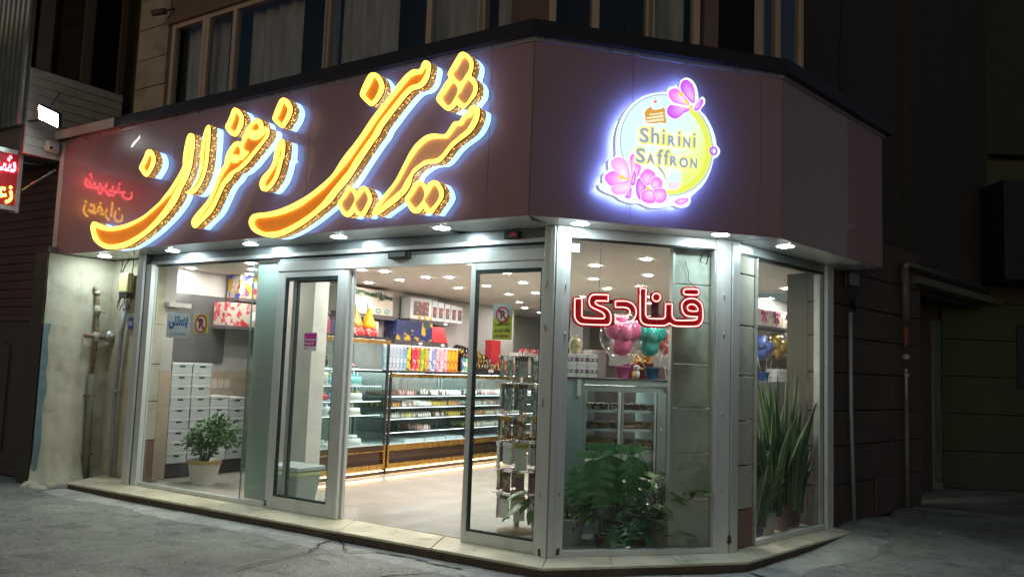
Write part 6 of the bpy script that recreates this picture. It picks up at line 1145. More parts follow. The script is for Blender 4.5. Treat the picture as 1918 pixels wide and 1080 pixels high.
# display cases -----------------------------------------------------------
GOLD = M('brushed_gold_strip', (.62, .36, .10), .28, .9, .08, 8); BRZ = M('bronze_mirror_panel', (.13, .085, .06), .12, .8, .15, 2); CASEB = M('dark_case_metal', (.04, .038, .04), .35, .3)
LCS = E('case_light_tube', (.85, .97, 1), L_CASE*6); LWK = E('warm_kick_light', (1, .60, .26), 16)
CBACK = M('case_back_beige', (.40, .36, .31), .3, .2, .12, 3, streak=True); CDECK = M('case_deck_white', (.60, .66, .68), .3)
def case(label, y0, y1, h, shelves, xf=-4.61, dep=.72, zb=.43):
    t = thing('display_case', label, 'display case', GA, (xf-dep/2, (y0+y1)/2, 0)); xb = xf-dep
    mb = MB(); mb.box(xb, xf-.03, y0+.01, y1-.01, .003, .10); part(t, 'plinth', mb, CASEB)
    mb = MB(); mb.box(xf-.028, xf+.0, y0+.02, y1-.02, .055, .063); part(t, 'kick_light', mb, LWK)
    mb = MB(); mb.box(xf-.03, xf+.012, y0+.005, y1-.005, .085, .155); part(t, 'gold_strip', mb, GOLD, bevel=.006)
    mb = MB(); mb.box(xb, xf-.04, y0+.005, y1-.005, .101, .335); part(t, 'bronze_panel', mb, BRZ)
    mb = MB(); n = int((y1-y0)/.05)
    for i in range(n):
        for j in range(2): yy = y0+.03+i*.05+(j % 2)*.025; z = .168+j*.026; mb.box(xf-.039, xf-.028, yy, yy+.03, z, z+.014)
    part(t, 'vent_grille', mb, CASEB, kind='stuff')
    mb = MB(); mb.box(xb, xf+.006, y0, y1, .336, .352); part(t, 'gold_line', mb, GOLD)
    mb = MB(); mb.box(xb, xf+.0, y0+.003, y1-.003, .353, zb-.012); part(t, 'gold_band', mb, GOLD if h < 1.8 else BRZ)
    mb = MB(); mb.box(xb+.02, xf-.012, y0+.012, y1-.012, zb-.011, zb); part(t, 'deck', mb, CDECK)
    for yy in (y0, y1-.035):
        mb = MB(); mb.box(xf-.035, xf+.004, yy, yy+.035, .10, zb if yy == y0 else zb); part(t, 'gold_corner', mb, GOLD)
        mb = MB(); mb.box(xf-.03, xf+.003, yy+.0, yy+.032, zb+.001, h-.04); part(t, 'upright', mb, CASEB)
        mb = MB(); mb.box(xb+.001, xb+.03, yy, yy+.03, zb+.001, h-.04); part(t, 'rear_upright', mb, ALU)
    mb = MB(); mb.box(xf-.012, xf-.006, y0+.034, y1-.036, zb+.001, h-.041); part(t, 'front_glass', mb, GLI)
    for yy in (y0+.006, y1-.012): mb = MB(); mb.box(xb+.032, xf-.032, yy, yy+.005, zb+.001, h-.041); part(t, 'side_glass', mb, GLI)
    mb = MB(); mb.box(xb-.0, xb+.012, y0+.032, y1-.032, zb+.001, h-.041); part(t, 'back_panel', mb, CBACK)
    mb = MB(); mb.box(xb, xf+.01, y0-.004, y1+.004, h-.04, h-.012); part(t, 'top_board', mb, CASEB)
    mb = MB(); mb.box(xf-.0, xf+.013, y0-.004, y1+.004, h-.10, h-.041); part(t, 'gold_fascia', mb, GOLD)
    mb = MB(); mb.box(xb, xf+.012, y0-.006, y1+.006, h-.011, h); part(t, 'glass_top', mb, M('smoked_glass_top', (.05, .05, .055), .08))
    mb = MB(); mb.box(xf-.075, xf-.04, y0+.05, y1-.05, h-.062, h-.041); part(t, 'light_tube', mb, LCS)
    for z in shelves:
        d = .08
        mb = MB(); mb.box(xb+.03, xf-d, y0+.035, y1-.035, z-.009, z); part(t, 'glass_shelf', mb, GLASS('shelf_glass', (.80, .88, .88), .9))
        mb = MB(); mb.box(xf-d-.02, xf-d-.005, y0+.06, y1-.06, z-.016, z-.0095); part(t, 'shelf_light', mb, E('shelf_light', (.85, .97, 1), L_CASE*.5))
    return t
case('tall left display case full of decorated cakes', 1.74, 3.14, 2.0, [.875, 1.075, 1.295, 1.53], zb=.44)
case('middle display case with trays of small pastries', 3.19, 5.27, 1.52, [.60, .80, .97, 1.14])
case('right display case with pastries behind the card rack', 5.32, 7.6, 1.52, [.60, .80, .97, 1.14])
# cakes
ICW = M('white_icing', (.72, .74, .72), .5, 0, .04, 20, bump=.1); ICT = M('turquoise_icing', (.22, .56, .55), .5); ICR = M('red_icing', (.60, .03, .04), .35); ICP = M('pink_icing', (.66, .22, .30), .5); CHO = M('chocolate_icing', (.07, .035, .025), .3); ICB = M('pale_blue_icing', (.25, .45, .58), .5); YLW = M('yellow_icing', (.60, .42, .08), .5); BRD = M('cake_board', (.66, .68, .66), .4)
def cake(label, px, py, z, r, h, mat, top=None, topmat=None, x=-4.80, tier2=None, shape='round'):
    y = atX(GA, x, px, py)[1]; t = thing('cake', label, 'cake', GA, (x, y, z+.001))
    mb = MB(); mb.lathe([(r+.02, .001), (r+.02, .008), (.001, .008)], (x, y, z), 20, close=False); part(t, 'board', mb, BRD)
    mb = MB()
    if shape == 'cone': mb.lathe([(r, .009), (r*.9, h*.3), (r*.45, h*.65), (.01, h)], (x, y, z), 18)
    elif shape == 'basket': mb.lathe([(r*.6, .009), (r*.75, h*.4), (r, h*.75), (r*.85, h)], (x, y, z), 18)
    else: mb.lathe([(r, .009), (r*1.01, h*.85), (r*.95, h), (.001, h)], (x, y, z), 24)
    part(t, 'sponge', mb, mat)
    if tier2: mb = MB(); mb.lathe([(tier2[0], h+.001), (tier2[0], h+tier2[1]), (.001, h+tier2[1])], (x, y, z), 20); part(t, 'upper_tier', mb, tier2[2])
    if top:
        mb = MB(); rng = random.Random(px*7+py)
        for k in range(top): a = rng.uniform(0, 6.28); rr = r*rng.uniform(.1, .8); mb.ball((x+rr*math.cos(a), y+rr*math.sin(a), z+h+(tier2[1] if tier2 else 0)+.012), rng.uniform(.012, .024), (1, 1, 1.2), 7, 5)
        part(t, 'decorations', mb, topmat)
cake('dark chocolate cake on the top shelf of the tall case', 599, 672, 1.53, .11, .14, CHO, 6, CHO)
cake('small cupcake stand cake on the top shelf right side', 658, 680, 1.53, .10, .03, CHO, 9, ICP)
cake('small dark cake at the left end of the top shelf', 582, 676, 1.53, .05, .08, CHO, 3, ICP)
cake('tall white cake with pink top on the second shelf', 599, 705, 1.30, .115, .17, ICW, 7, ICP)
cake('small blue cake with yellow top beside the door stile', 617, 708, 1.30, .05, .10, ICB, 4, YLW)
cake('white cake at the left end of the second shelf', 578, 705, 1.30, .05, .15, ICW)
cake('plain turquoise round cake on the second shelf', 657, 713, 1.30, .15, .115, ICT, 10, ICT)
cake('red cake topped with pink and blue sweets on the third shelf', 594, 742, 1.08, .14, .085, ICR, 12, ICP)
cake('white cake with cream flowers on the third shelf', 660, 742, 1.08, .135, .10, ICW, 9, YLW)
cake('light blue cake with flowers behind the door stile', 618, 742, 1.08, .06, .11, ICB, 5, ICP)
cake('pink cone shaped cake on the lowest shelf', 574, 775, .88, .07, .19, ICP, shape='cone')
cake('white basket shaped cake on the lowest shelf', 605, 773, .88, .10, .12, ICW, 9, ICW, shape='basket')
cake('white cake with small figure on the lowest shelf', 657, 775, .88, .13, .09, ICW, 2, YLW, tier2=(.03, .04, ICW))
cake('small white cake behind the door stile on the lowest shelf', 630, 775, .88, .05, .09, ICW)
cake('white cake with cream mound on the deck of the tall case', 606, 832, .445, .12, .06, ICW, 10, ICW)
cake('two tier white cake on the deck of the tall case', 659, 828, .445, .13, .09, ICW, tier2=(.07, .05, ICW))
cake('small speckled white cake at the left of the deck', 577, 838, .445, .05, .09, ICW, 3, CHO)
# pastry trays
PM = [M('pastry_cream_white', (.78, .74, .66), .5), M('pastry_gold', (.66, .38, .10), .5), M('pastry_chocolate', (.16, .08, .05), .45), M('pastry_pink', (.55, .28, .26), .5), M('pastry_yellow', (.62, .48, .10), .5)]
TRAY = M('silver_tray', (.50, .52, .54), .25, .7)
def tray(label, y0, y1, z, kinds, x0=-5.20, x1=-4.70, hh=.052, step=.056, F=GA, swap=False, name='pastry_tray', tall=1.0):
    t = thing(name, label, 'tray', F, ((x0+x1)/2, (y0+y1)/2, z+.001))
    mb = MB(); mb.box(x0, x1, y0+.005, y1-.005, z+.001, z+.007); part(t, 'tray_base', mb, TRAY)
    rng = random.Random(int(y0*1000+z*77)); mb = MB(); ny_ = int((y1-y0-.02)/step); nx_ = int((x1-x0-.02)/step)
    for i in range(ny_):
        for j in range(nx_):
            cx_ = x0+.01+(j+.5)*step; cy2 = y0+.01+(i+.5)*step; mb.mat(rng.randrange(2)); s_ = step*.40*rng.uniform(.8, 1.1)
            mb.lathe([(s_, .007), (s_*1.05, hh*.6*tall), (s_*.6, hh*tall), (.002, hh*1.4*tall*rng.uniform(.8, 1.3))], (cx_, cy2, z), 6, close=False)
    part(t, 'pastries', mb, [PM[kinds[0]], PM[kinds[1]]], kind='stuff'); return t
rows = [(1.14, 'top', [(2, 2), (2, 3), None, (0, 2), (0, 0)]), (.97, 'second', [(2, 1), (3, 0), (0, 0), (1, 4), (1, 3)]), (.80, 'third', [(0, 0), (4, 0), (0, 0), (2, 0), (4, 4)]), (.60, 'bottom', [None, None, (0, 3), None, None])]
kn = {(2, 2): 'dark chocolate', (2, 3): 'brown and pink', (0, 2): 'brown and cream', (0, 0): 'white cream', (2, 1): 'brown glazed', (3, 0): 'pink and white', (1, 4): 'golden', (1, 3): 'golden and pink', (4, 0): 'yellow and white', (2, 0): 'chocolate and cream', (4, 4): 'bright yellow', (0, 3): 'white and pink'}
for z, rn, ks in rows:
    for i, k in enumerate(ks):
        if k: tray('%s pastries on a tray, %s from left, %s shelf of middle case' % (kn[k], ORD[i], rn), 3.25+i*.395, 3.25+(i+1)*.395, z, k)
rows3 = [(1.14, 'top', [(2, 0), (3, 0), (0, 0), (2, 3), (0, 0)]), (.97, 'second', [(0, 0), (0, 3), (3, 0), (0, 0), None]), (.80, 'third', [(1, 3), (1, 0), (3, 0), (0, 0), None]), (.60, 'bottom', [(4, 0), (0, 0), (0, 0), None, None])]
kn.update({(1, 0): 'golden and white'})
for z, rn, ks in rows3:
    for i, k in enumerate(ks):
        if k: tray('%s pastries on a tray, %s from left, %s shelf of right case' % (kn[k], ORD[i], rn), 5.40+i*.43, 5.40+(i+1)*.43, z, k)
for y0, y1, lb in ((3.7, 4.15, 'left'), (4.2, 4.7, 'middle'), (4.75, 5.2, 'right')):
    mb = MB(); mb.box(-5.2, -4.70, y0, y1, .431, .47); solo('empty_tray', 'flat %s tray on the deck of the middle case' % lb, 'tray', mb, CDECK, GA, (-4.9, y0, .431), bevel=.004)
# things on top of the cases -------------------------------------------------
x = -4.95
def yy(px, py=690, xx_=None): return atX(GA, x if xx_ is None else xx_, px, py)[1]
bagc = [((.45, .03, .04), 'red', 572, 590, .30), ((.42, .04, .07), 'dark red', 590, 598, .24), ((.03, .04, .10), 'navy', 598, 607, .25), ((.38, .05, .10), 'crimson', 607, 614, .24), ((.04, .04, .12), 'dark blue', 614, 623, .24), ((.03, .10, .32), 'blue', 643, 653, .25)]
for c, nm, a, b, h in bagc:
    ya, yb = yy(a, 615), yy(b, 615); t = thing('gift_bag', '%s gift bag on top of the tall cake case' % nm, 'bag', GA, (x, (ya+yb)/2, 2.0), group='gift bags on the tall case')
    mb = MB(); mb.box(x-.10, x+.06, ya+.004, yb-.004, 2.001, 2.0+h*.85); part(t, 'bag', mb, M(nm+'_bag_paper', c, .4, 0, .1, 4), bevel=.003)
    mb = MB(); ym = (ya+yb)/2; w = (yb-ya)*.3; mb.tube([(x+.05, ym-w, 2.0+h*.84), (x+.05, ym-w*.6, 2.0+h), (x+.05, ym+w*.6, 2.0+h), (x+.05, ym+w, 2.0+h*.84)], .006, 5); part(t, 'handle', mb, M('purple_cord', (.25, .08, .28), .5))
for px_, nm, c in ((665, 'gold and dark', (.45, .30, .08)), (690, 'bright yellow', (.75, .45, .03))):
    y = yy(px_, 612); t = thing('wrapped_cone', '%s foil cone of sweets on the tall case' % nm, 'sweets', GA, (x, y, 2.0))
    mb = MB(); mb.lathe([(.10, .14), (.115, .18), (.075, .28), (.03, .40), (.012, .45)], (x, y, 2.0), 10, close=False); part(t, 'cone', mb, M(nm.replace(' ', '_')+'_foil', c, .3, .2, .4, 22))
    mb = MB(); mb.lathe([(.14, .002), (.15, .07), (.12, .12), (.10, .139)], (x, y, 2.0), 12); part(t, 'wrapped_base', mb, printmat('red_cellophane'+str(px_), (.5, .03, .03), [(.6, .05, .04), (.7, .5, .45), (.45, .02, .02)], 30, .5))
    mb = MB(); mb.box(x-.02, x+.02, y-.04, y+.04, 2.43, 2.50) if px_ > 670 else mb.box(x-.01, x+.01, y-.015, y+.015, 2.44, 2.47); part(t, 'tag', mb, WHITEP)
y0 = yy(703, 612); mb = MB(); mb.box(x-.1, x+.04, y0-.06, y0+.03, 2.001, 2.24); solo('pink_box', 'tall pale pink box at the right end of the tall case', 'box', mb, M('pale_pink_card', (.60, .40, .38), .5), GA, (x, y0, 2), bevel=.004)
tubes = [(720, (.30, .36, .42), 'grey-blue'), (728, (.30, .36, .42), 'grey-blue'), (735, (.30, .36, .42), 'grey-blue'), (742, (.30, .36, .42), 'grey-blue'), (749, (.28, .34, .42), 'grey-blue'), (755.5, (.16, .28, .50), 'light blue'), (763, (.70, .48, .02), 'yellow'), (773, (.55, .02, .08), 'crimson'), (781, (.55, .06, .05), 'red'), (788, (.22, .38, .05), 'green'), (796, (.45, .36, .03), 'olive yellow'), (803, (.50, .50, .55), 'white and blue'), (810, (.20, .24, .46), 'blue'), (817, (.60, .42, .45), 'pale pink'), (825, (.62, .36, .42), 'pink'), (832, (.62, .42, .46), 'rose'), (838, (.60, .36, .02), 'amber'), (845, (.62, .38, .02), 'orange-yellow'), (852, (.62, .34, .02), 'red-yellow')]
alt = {'grey-blue': (.5, .52, .56), 'light blue': (.4, .5, .6), 'yellow': (.05, .04, .02), 'crimson': (.65, .4, .45), 'red': (.6, .45, .1), 'green': (.6, .55, .1), 'olive yellow': (.5, .1, .05), 'white and blue': (.08, .1, .4), 'blue': (.6, .6, .65), 'pale pink': (.55, .08, .25), 'pink': (.65, .6, .6), 'rose': (.5, .05, .2), 'amber': (.5, .04, .02), 'orange-yellow': (.45, .03, .02), 'red-yellow': (.5, .03, .02)}
for i, (px_, c, nm) in enumerate(tubes):
    y = yy(px_); r = .046; 
    m = printmat('tube_print_%d' % i, c, [alt[nm], c, tuple(min(1, a*1.5) for a in c)], 26, .52)
    t = thing('sweet_tube', '%s patterned cardboard tube, %s from the left on the middle case' % (nm, ORD[i]), 'tube', GA, (x, y, 1.521), group='row of cardboard tubes')
    mb = MB(); mb.lathe([(r, .001), (r, .395)], (x, y, 1.52), 12, close=False); part(t, 'tube', mb, m)
    mb = MB(); mb.lathe([(r*1.02, .372), (r*1.02, .398), (.001, .398)], (x, y, 1.52), 12, close=False); part(t, 'lid', mb, M('tube_lid', (.5, .5, .5), .4))
for px_, c, nm in ((857, (.02, .12, .25), 'blue'), (861, (.12, .40, .06), 'green'), (868, (.50, .04, .04), 'red')):
    y = yy(px_, 680); m = printmat('can_print_'+nm, c, [(.6, .6, .55), c], 30, .5); mb = MB(); mb.lathe([(.042, .001), (.042, .23), (.036, .24), (.001, .24)], (x+.12, y, 1.52), 12, close=False); solo('tin_can', '%s tall tin in front of the black sweet stand' % nm, 'can', mb, m, GA, (x+.12, y, 1.52), group='tins on the middle case')
# black stand with gold sweets on the right case
t = thing('gold_sweet_stand', 'black scalloped stand full of gold wrapped number candles', 'stand', GA, (x, 6.0, 1.521))
ya, yb = yy(862, 670), yy(932, 680)
pts = [(ya, 1.535), (yb, 1.535), (yb, 1.80), (yb-.25, 1.86), (yb-.5, 1.95), ((ya+yb)/2, 1.93), (ya+.35, 1.98), (ya+.15, 2.0), (ya, 1.90)]
mb = MB(); n_ = len(pts); xa = x-.22; vs2 = [(xa, a, b) for a, b in pts]+[(xa+.02, a, b) for a, b in pts]; mb._add(vs2, [tuple(range(n_)), tuple(range(2*n_-1, n_-1, -1))]+[(i, n_+i, n_+(i+1) % n_, (i+1) % n_) for i in range(n_)]); part(t, 'back_board', mb, BLK)
for k in range(4): mb = MB(); z = 1.522+k*.085; mb.box(x+.10-k*.08, x+.18-k*.08, ya+.08, yb-.02-k*.12, z, z+.05); part(t, 'step', mb, BLK)
mb = MB(); rng = random.Random(3)
for k in range(4):
    n2 = int((yb-ya-.2-k*.12)/.085)
    for i in range(n2):
        cy2 = ya+.12+i*.085+rng.uniform(-.01, .01); cz = 1.575+k*.085; cx2 = x+.15-k*.08
        mb.mat(0 if rng.random() < .85 else 1); r = .026; kk = rng.randrange(3)
        if kk == 0: mb.tube([(cx2+.01, cy2+r*math.cos(a), cz+.055+1.5*r*math.sin(a)) for a in [j*.785 for j in range(8)]], .009, 5, closed=True)
        elif kk == 1: mb.tube([(cx2, cy2-.02, cz+.09), (cx2, cy2+.02, cz+.09), (cx2, cy2-.01, cz+.05), (cx2, cy2-.02, cz+.01), (cx2, cy2+.025, cz+.01)], .009, 5)
        else: mb.tube([(cx2, cy2-.015, cz), (cx2, cy2, cz+.10), (cx2, cy2+.02, cz+.02)], .009, 5)
part(t, 'gold_candles', mb, [M('gold_foil', (.75, .45, .12), .25, .85), M('silver_foil', (.6, .6, .6), .25, .85)], kind='stuff')
mb = MB(); mb.box(x+.19, x+.195, ya+.6, ya+.75, 1.53, 1.58); part(t, 'price_card', mb, WHITEP)
mb = MB(); mb.box(x-.1, x+.1, yb+.03, yb+.6, 1.521, 1.75); solo('patterned_box', 'red and white patterned box right of the black stand', 'box', mb, printmat('red_white_print', (.42, .05, .05), [(.6, .5, .45), (.3, .03, .03), (.5, .35, .1)], 14, .5), GA, (x, yb+.3, 1.521), bevel=.004)
mb = MB(); mb.box(x-.15, x+.05, yb+.62, yb+1.6, 1.521, 1.92); solo('white_carton', 'white carton of red packets on the right case behind the rack', 'box', mb, M('white_carton', (.58, .55, .52), .5), GA, (x, yb+1, 1.521), bevel=.006)
mb = MB(); rng = random.Random(5)
for k in range(16): mb.rbox(x-.05, yb+.9+k*.045, 1.921, .09, .04, rng.uniform(.04, .09), rng.uniform(-.3, .3))
solo('red_packets', 'red and white sweet packets piled in the white carton', 'packets', mb, printmat('packet_print', (.55, .06, .06), [(.65, .6, .58), (.5, .03, .04)], 25, .5), GA, (x, yb+1.2, 1.921), kind=None)
p0 = yy(935, 650); mb = MB(); mb.box(x-.35, x-.2, p0+.05, p0+.35, 1.521, 2.13); solo('red_panel_box', 'tall plain red box behind the black stand', 'box', mb, M('plain_red', (.50, .02, .035), .4), GA, (x-.3, p0+.2, 1.521), bevel=.004)
# wall shelves on the display wall
xs0, xs1 = W1+.002, W1+.29
shelf('dark wall shelf carrying the white box with pine branch picture', 2.75, 4.05, 2.385, xs0, xs1, .07)
PINE = printmat('pine_print', (.62, .56, .48), [(.62, .56, .48), (.5, .5, .44)], 6, .62)
t = thing('picture_box', 'long white box with pine branches and turquoise print on the upper left shelf', 'box', GA, (xs0+.1, 3.3, 2.386))
mb = MB(); mb.box(xs0+.03, xs1-.04, 2.8, 4.03, 2.386, 2.78); part(t, 'carton', mb, PINE, bevel=.003)
mb = MB(); rng = random.Random(9)
for k in range(420):
    y = rng.uniform(3.08, 4.0); z = 2.735-.05*(y-3.05)+rng.gauss(0, .018)*(1+.8*math.sin(y*14)); a = rng.uniform(-2.4, -.6); l = rng.uniform(.02, .06); mb.tube([(xs1-.037, y, z), (xs1-.034, y+l*math.cos(a), z+l*math.sin(a))], .003, 3, caps=False)
part(t, 'pine_branch_print', mb, M('pine_green', (.03, .08, .035), .6), kind='stuff')
for k in range(5):
    y = 3.05+k*.21; mb = MB(); mb.tube([(xs1-.039, y+.045*math.cos(a)*1.3, 2.45+.028*math.sin(a)) for a in [j*.628 for j in range(10)]], .010, 4, closed=True); part(t, 'turquoise_cup_print', mb, M('turquoise_print', (.12, .42, .42), .5))
shelf('dark wall shelf carrying photo boxes near the ceiling', 4.43, 5.93, 2.335, xs0, xs1, .08) if False else shelf('dark wall shelf carrying photo boxes near the ceiling', 4.43, 5.5, 2.385, xs0, xs1, .07)
FRU = printmat('dark_fruit_photo', (.10, .10, .10), [(.42, .04, .05), (.06, .14, .13), (.5, .35, .3), (.3, .03, .05)], 30, .46)
ya, yb = atX(GA, xs1-.03, 768, 590)[1], atX(GA, xs1-.03, 808, 590)[1]
edges = [(768, 808), (809, 819), (820, 831), (833, 843), (845, 855), (856, 866)]
for i, (a, b) in enumerate(edges):
    ya, yb = atX(GA, xs1-.03, a, 592)[1], atX(GA, xs1-.03, b, 592)[1]; t = thing('photo_box', 'white box with fruit photograph, %s from the left on the upper right shelf' % ORD[i] if i else 'large white box with fruit and flower photograph on the upper right shelf', 'box', GA, (xs1-.1, (ya+yb)/2, 2.386), group='white photo boxes')
    mb = MB(); mb.box(xs0+.05, xs1-.03, ya, yb, 2.386, 2.386+.36-.012*i); part(t, 'carton', mb, CARDE, bevel=.003)
    mb = MB(); w = yb-ya; mb.box(xs1-.0295, xs1-.028, ya+w*.14, yb-w*.14, 2.386+(.05 if i else .06), 2.386+(.24 if i else .30)); part(t, 'printed_photo', mb, FRU)
ya, yb = yy(857, 598, xs1), yy(864, 598, xs1); mb = MB(); mb.box(xs1+.001, xs1+.004, 5.35, 5.46, 2.325, 2.365); solo('price_tag', 'white price tag on the upper right wall shelf', 'tag', mb, WHITEP, GA, (xs1, 5.4, 2.32))
t = shelf('dark wall shelf carrying the blue and red boxes', 4.08, 5.5, 2.015, xs0, xs1, .08)
NIGHT = printmat('blue_evening_print', (.03, .04, .12), [(.04, .05, .20), (.55, .36, .04), (.05, .08, .08), (.03, .04, .15)], 9, .5)
y3 = atX(GA, xs1, 810, 632)[1]
mb = MB(); mb.box(xs0+.02, xs1, 4.10, y3-.01, 2.016, 2.34); solo('printed_box', 'long dark blue box with golden landscape print on the lower shelf', 'box', mb, NIGHT, GA, (xs1, 4.5, 2.016), bevel=.004)
for k in range(3):
    yc = 4.72+k*.15; mb = MB(); mb.lathe([(.058, 0), (.062, .07), (.045, .12), (.03, .135), (.001, .14)], (xs1-.07, yc, 2.341), 12, close=False)
    solo('yellow_jar', '%s yellow patterned pot on the blue box' % ORD[k], 'pot', mb, M('amber_pot', (.60, .38, .05), .3, 0, .2, 20), GA, (xs1-.07, yc, 2.341), group='yellow pots on the blue box')
mb = MB(); mb.hexa([(xs0+.05, y3, 2.016), (xs1+.01, y3, 2.016), (xs1+.01, 5.48, 2.016), (xs0+.05, 5.48, 2.016), (xs0+.05, y3, 2.29), (xs1-.04, y3, 2.29), (xs1-.04, 5.42, 2.29), (xs0+.05, 5.42, 2.29)]); solo('red_box', 'bright red slanted box at the right end of the lower shelf', 'box', mb, M('bright_red_card', (.60, .025, .035), .35), GA, (xs1, 5.2, 2.016), bevel=.004)
for yc, lb in ((4.68, 'left'), (5.3, 'right')): mb = MB(); mb.box(xs1+.001, xs1+.004, yc, yc+.10, 1.955, 1.995); solo('price_tag', 'white price tag at the %s of the lower wall shelf' % lb, 'tag', mb, WHITEP, GA, (xs1, yc, 1.955))
shelf('dark little shelf with red paper deco above the gift bags', 2.1, 2.6, 2.36, xs0, xs1, .06)
# far right part of the room
mb = MB(); mb.box(-4.6, -4.3, 8.6, 8.9, .002, ZC-.002); solo('grey_column', 'narrow grey column far back in the shop', 'column', mb, M('grey_column_paint', (.30, .30, .31), .6), GA, (-4.5, 8.7, 0))
mb = MB(); mb.box(-4.2, -1.0, 9.6, 9.9, .002, ZC-.002); solo('back_partition', 'pale partition wall far back in the shop', 'wall', mb, WALLI, GA, (-2.6, 9.7, 0))
mb = MB(); mb.box(-4.3, -1.2, 9.2, 9.55, .002, 1.75); solo('back_counter', 'long dark counter in front of the back partition', 'counter', mb, M('dark_counter', (.05, .03, .035), .4), GA, (-2.6, 9.4, 0), bevel=.01)

# revolving card rack ------------------------------------------------------------
RXc, RYc = -.83, .82
CHR = M('chrome_wire', (.4, .4, .4), .25, .9)
rk = thing('card_rack', 'revolving wire rack just inside the right door leaf', 'rack', GA, (RXc, RYc, 0))
mb = MB(); mb.tube([(RXc, RYc, .03), (RXc, RYc, 1.78)], .014, 8); part(rk, 'pole', mb, CHR)
mb = MB(); mb.lathe([(.19, .002), (.19, .02), (.03, .05)], (RXc, RYc, 0), 20); part(rk, 'base', mb, M('wood_base', (.35, .25, .15), .5))
mb = MB(); mb.lathe([(.028, .05), (.028, .32)], (RXc, RYc, 0), 12); part(rk, 'sleeve', mb, CARD)
tiers = [1.73, 1.46, 1.14, .88, .60, .38]
for z in tiers:
    mb = MB(); mb.tube([(RXc+.19*math.cos(a), RYc+.19*math.sin(a), z) for a in [i*.524 for i in range(12)]], .004, 4, closed=True)
    for i in range(8): a = i*.785; mb.tube([(RXc, RYc, z), (RXc+.25*math.cos(a), RYc+.25*math.sin(a), z), (RXc+.26*math.cos(a), RYc+.26*math.sin(a), z+.015)], .003, 4)
    part(rk, 'hook_ring', mb, CHR)
PKT = [M('clear_packet', (.28, .30, .27), .15, 0, .3, 12), printmat('packet_candles', (.20, .25, .27), [(.36, .38, .36), (.12, .15, .18), (.2, .2, .08)], 40, .45), printmat('packet_floral', (.32, .32, .27), [(.16, .04, .06), (.25, .22, .04), (.36, .36, .32)], 36, .42), M('white_packet', (.55, .58, .50), .3, 0, .06), M('dark_packet', (.10, .10, .08), .35, 0, .4, 15), M('plum_packet', (.22, .10, .14), .4, 0, .2, 9), M('lilac_packet', (.45, .34, .42), .4)]
rng = random.Random(11)
def packet(label, a, z, w, h, mat, r=.23, gap=0):
    cx_, cy2 = RXc+r*math.cos(a), RYc+r*math.sin(a); t = thing('hanging_packet', label, 'packet', GA, (cx_, cy2, z-h), group='packets hanging on the rack')
    a += rng.uniform(-.4, .4); u = Vector((-math.sin(a), math.cos(a), 0)); n = Vector((math.cos(a), math.sin(a), 0)); c = Vector((cx_, cy2, z)); P = []
    for zz_, tw in ((-h, .010), (-.01, .003)):
        for sx, sy in ((-1, -1), (1, -1), (1, 1), (-1, 1)): P.append(tuple(c+u*w/2*sx+n*tw*sy+Vector((0, 0, zz_))))
    mb = MB(); mb.hexa(P); part(t, 'pack', mb, mat)
    P = []
    for zz_ in (-.035, .0):
        for sx, sy in ((-1, -1), (1, -1), (1, 1), (-1, 1)): P.append(tuple(c+u*w*.51*sx+n*.0115*sy+Vector((0, 0, zz_))))
    mb = MB(); mb.hexa(P); part(t, 'header_card', mb, [M('mustard_card', (.35, .25, .04), .5), CARDE, M('dark_card', (.06, .06, .06), .5)][rng.randrange(3)])
tn = ['top', 'second', 'third', 'fourth', 'fifth', 'lowest']
nm = ['clear silver packet', 'grey candle packet', 'floral printed packet', 'white packet', 'dark packet', 'plum packet', 'lilac paper bag']
plan = [[(0, 5), 1, 1, 1, 0], [4, 1, 1, 1, 1], [2, 3, 2, 2, 2], [5, 3, 3, 3, 0], [4, 2, 2, 5, 5], [6, 6, 3, 3, 3]]
plan[0] = [0, 1, 1, 0, 1]
for ti, z in enumerate(tiers):
    H_ = [.24, .30, .24, .26, .21, .27][ti]
    for k in range(5):
        a = R(-172+k*40)
        i = plan[ti][k]; packet('%s on the %s tier of the rack, %s from the left' % (nm[i], tn[ti], ORD[k]), a, z-.005, .085 if i != 3 else .115, H_*rng.uniform(.75, 1.0), PKT[i], r=.19+.03*rng.random())
    for k in range(3): a = R(30+k*50); packet('%s on the %s tier, %s of those facing into the room' % (nm[plan[ti][k]], tn[ti], ORD[k]), a, z-.005, .09, H_*.9, PKT[plan[ti][k]], r=.20)
# gold zero on the white packet
p = atY(GA, RYc-.25, 981, 780); mb = MB(); mb.tube([(p[0]+.022*math.cos(a), RYc-.252, p[2]+.05*math.sin(a)) for a in [j*.524 for j in range(12)]], .009, 6, closed=True); solo('number_candle', 'gold number zero candle on the white packet of the rack', 'candle', mb, M('gold_foil', (.75, .45, .12)), GA, (p[0], RYc-.25, p[2]-.05))
# ------------------------------------------------------------------ behind the corner window: cabinet, goods, balloons, plants
CY = .95
GRYM = M('grey_green_cabinet_metal', (.27, .345, .36), .4, .25, .06, 3)
cb = thing('pastry_cabinet', 'grey metal cabinet with sliding glass and cookie trays behind the corner window', 'cabinet', GB, (1.0, CY, 0))
zc = 1.545
def cp(name, x0, x1, y0, y1, z0, z1, mat, bevel=.003): mb = MB(); mb.box(x0, x1, y0, y1, z0, z1); return part(cb, name, mb, mat, bevel=bevel)
cp('top', .28, 1.72, CY-.02, CY+.75, zc-.012, zc, BLK)
cp('side_panel', .30, .665, CY, CY+.03, .003, zc-.013, GRYM)
cp('top_rail', .666, 1.575, CY-.008, CY+.03, 1.475, zc-.013, GRYM)
cp('top_rail', .666, 1.535, CY+.004, CY+.03, 1.41, 1.474, GRYM)
cp('left_frame', .666, .70, CY+.0, CY+.03, .5, 1.409, GRYM)
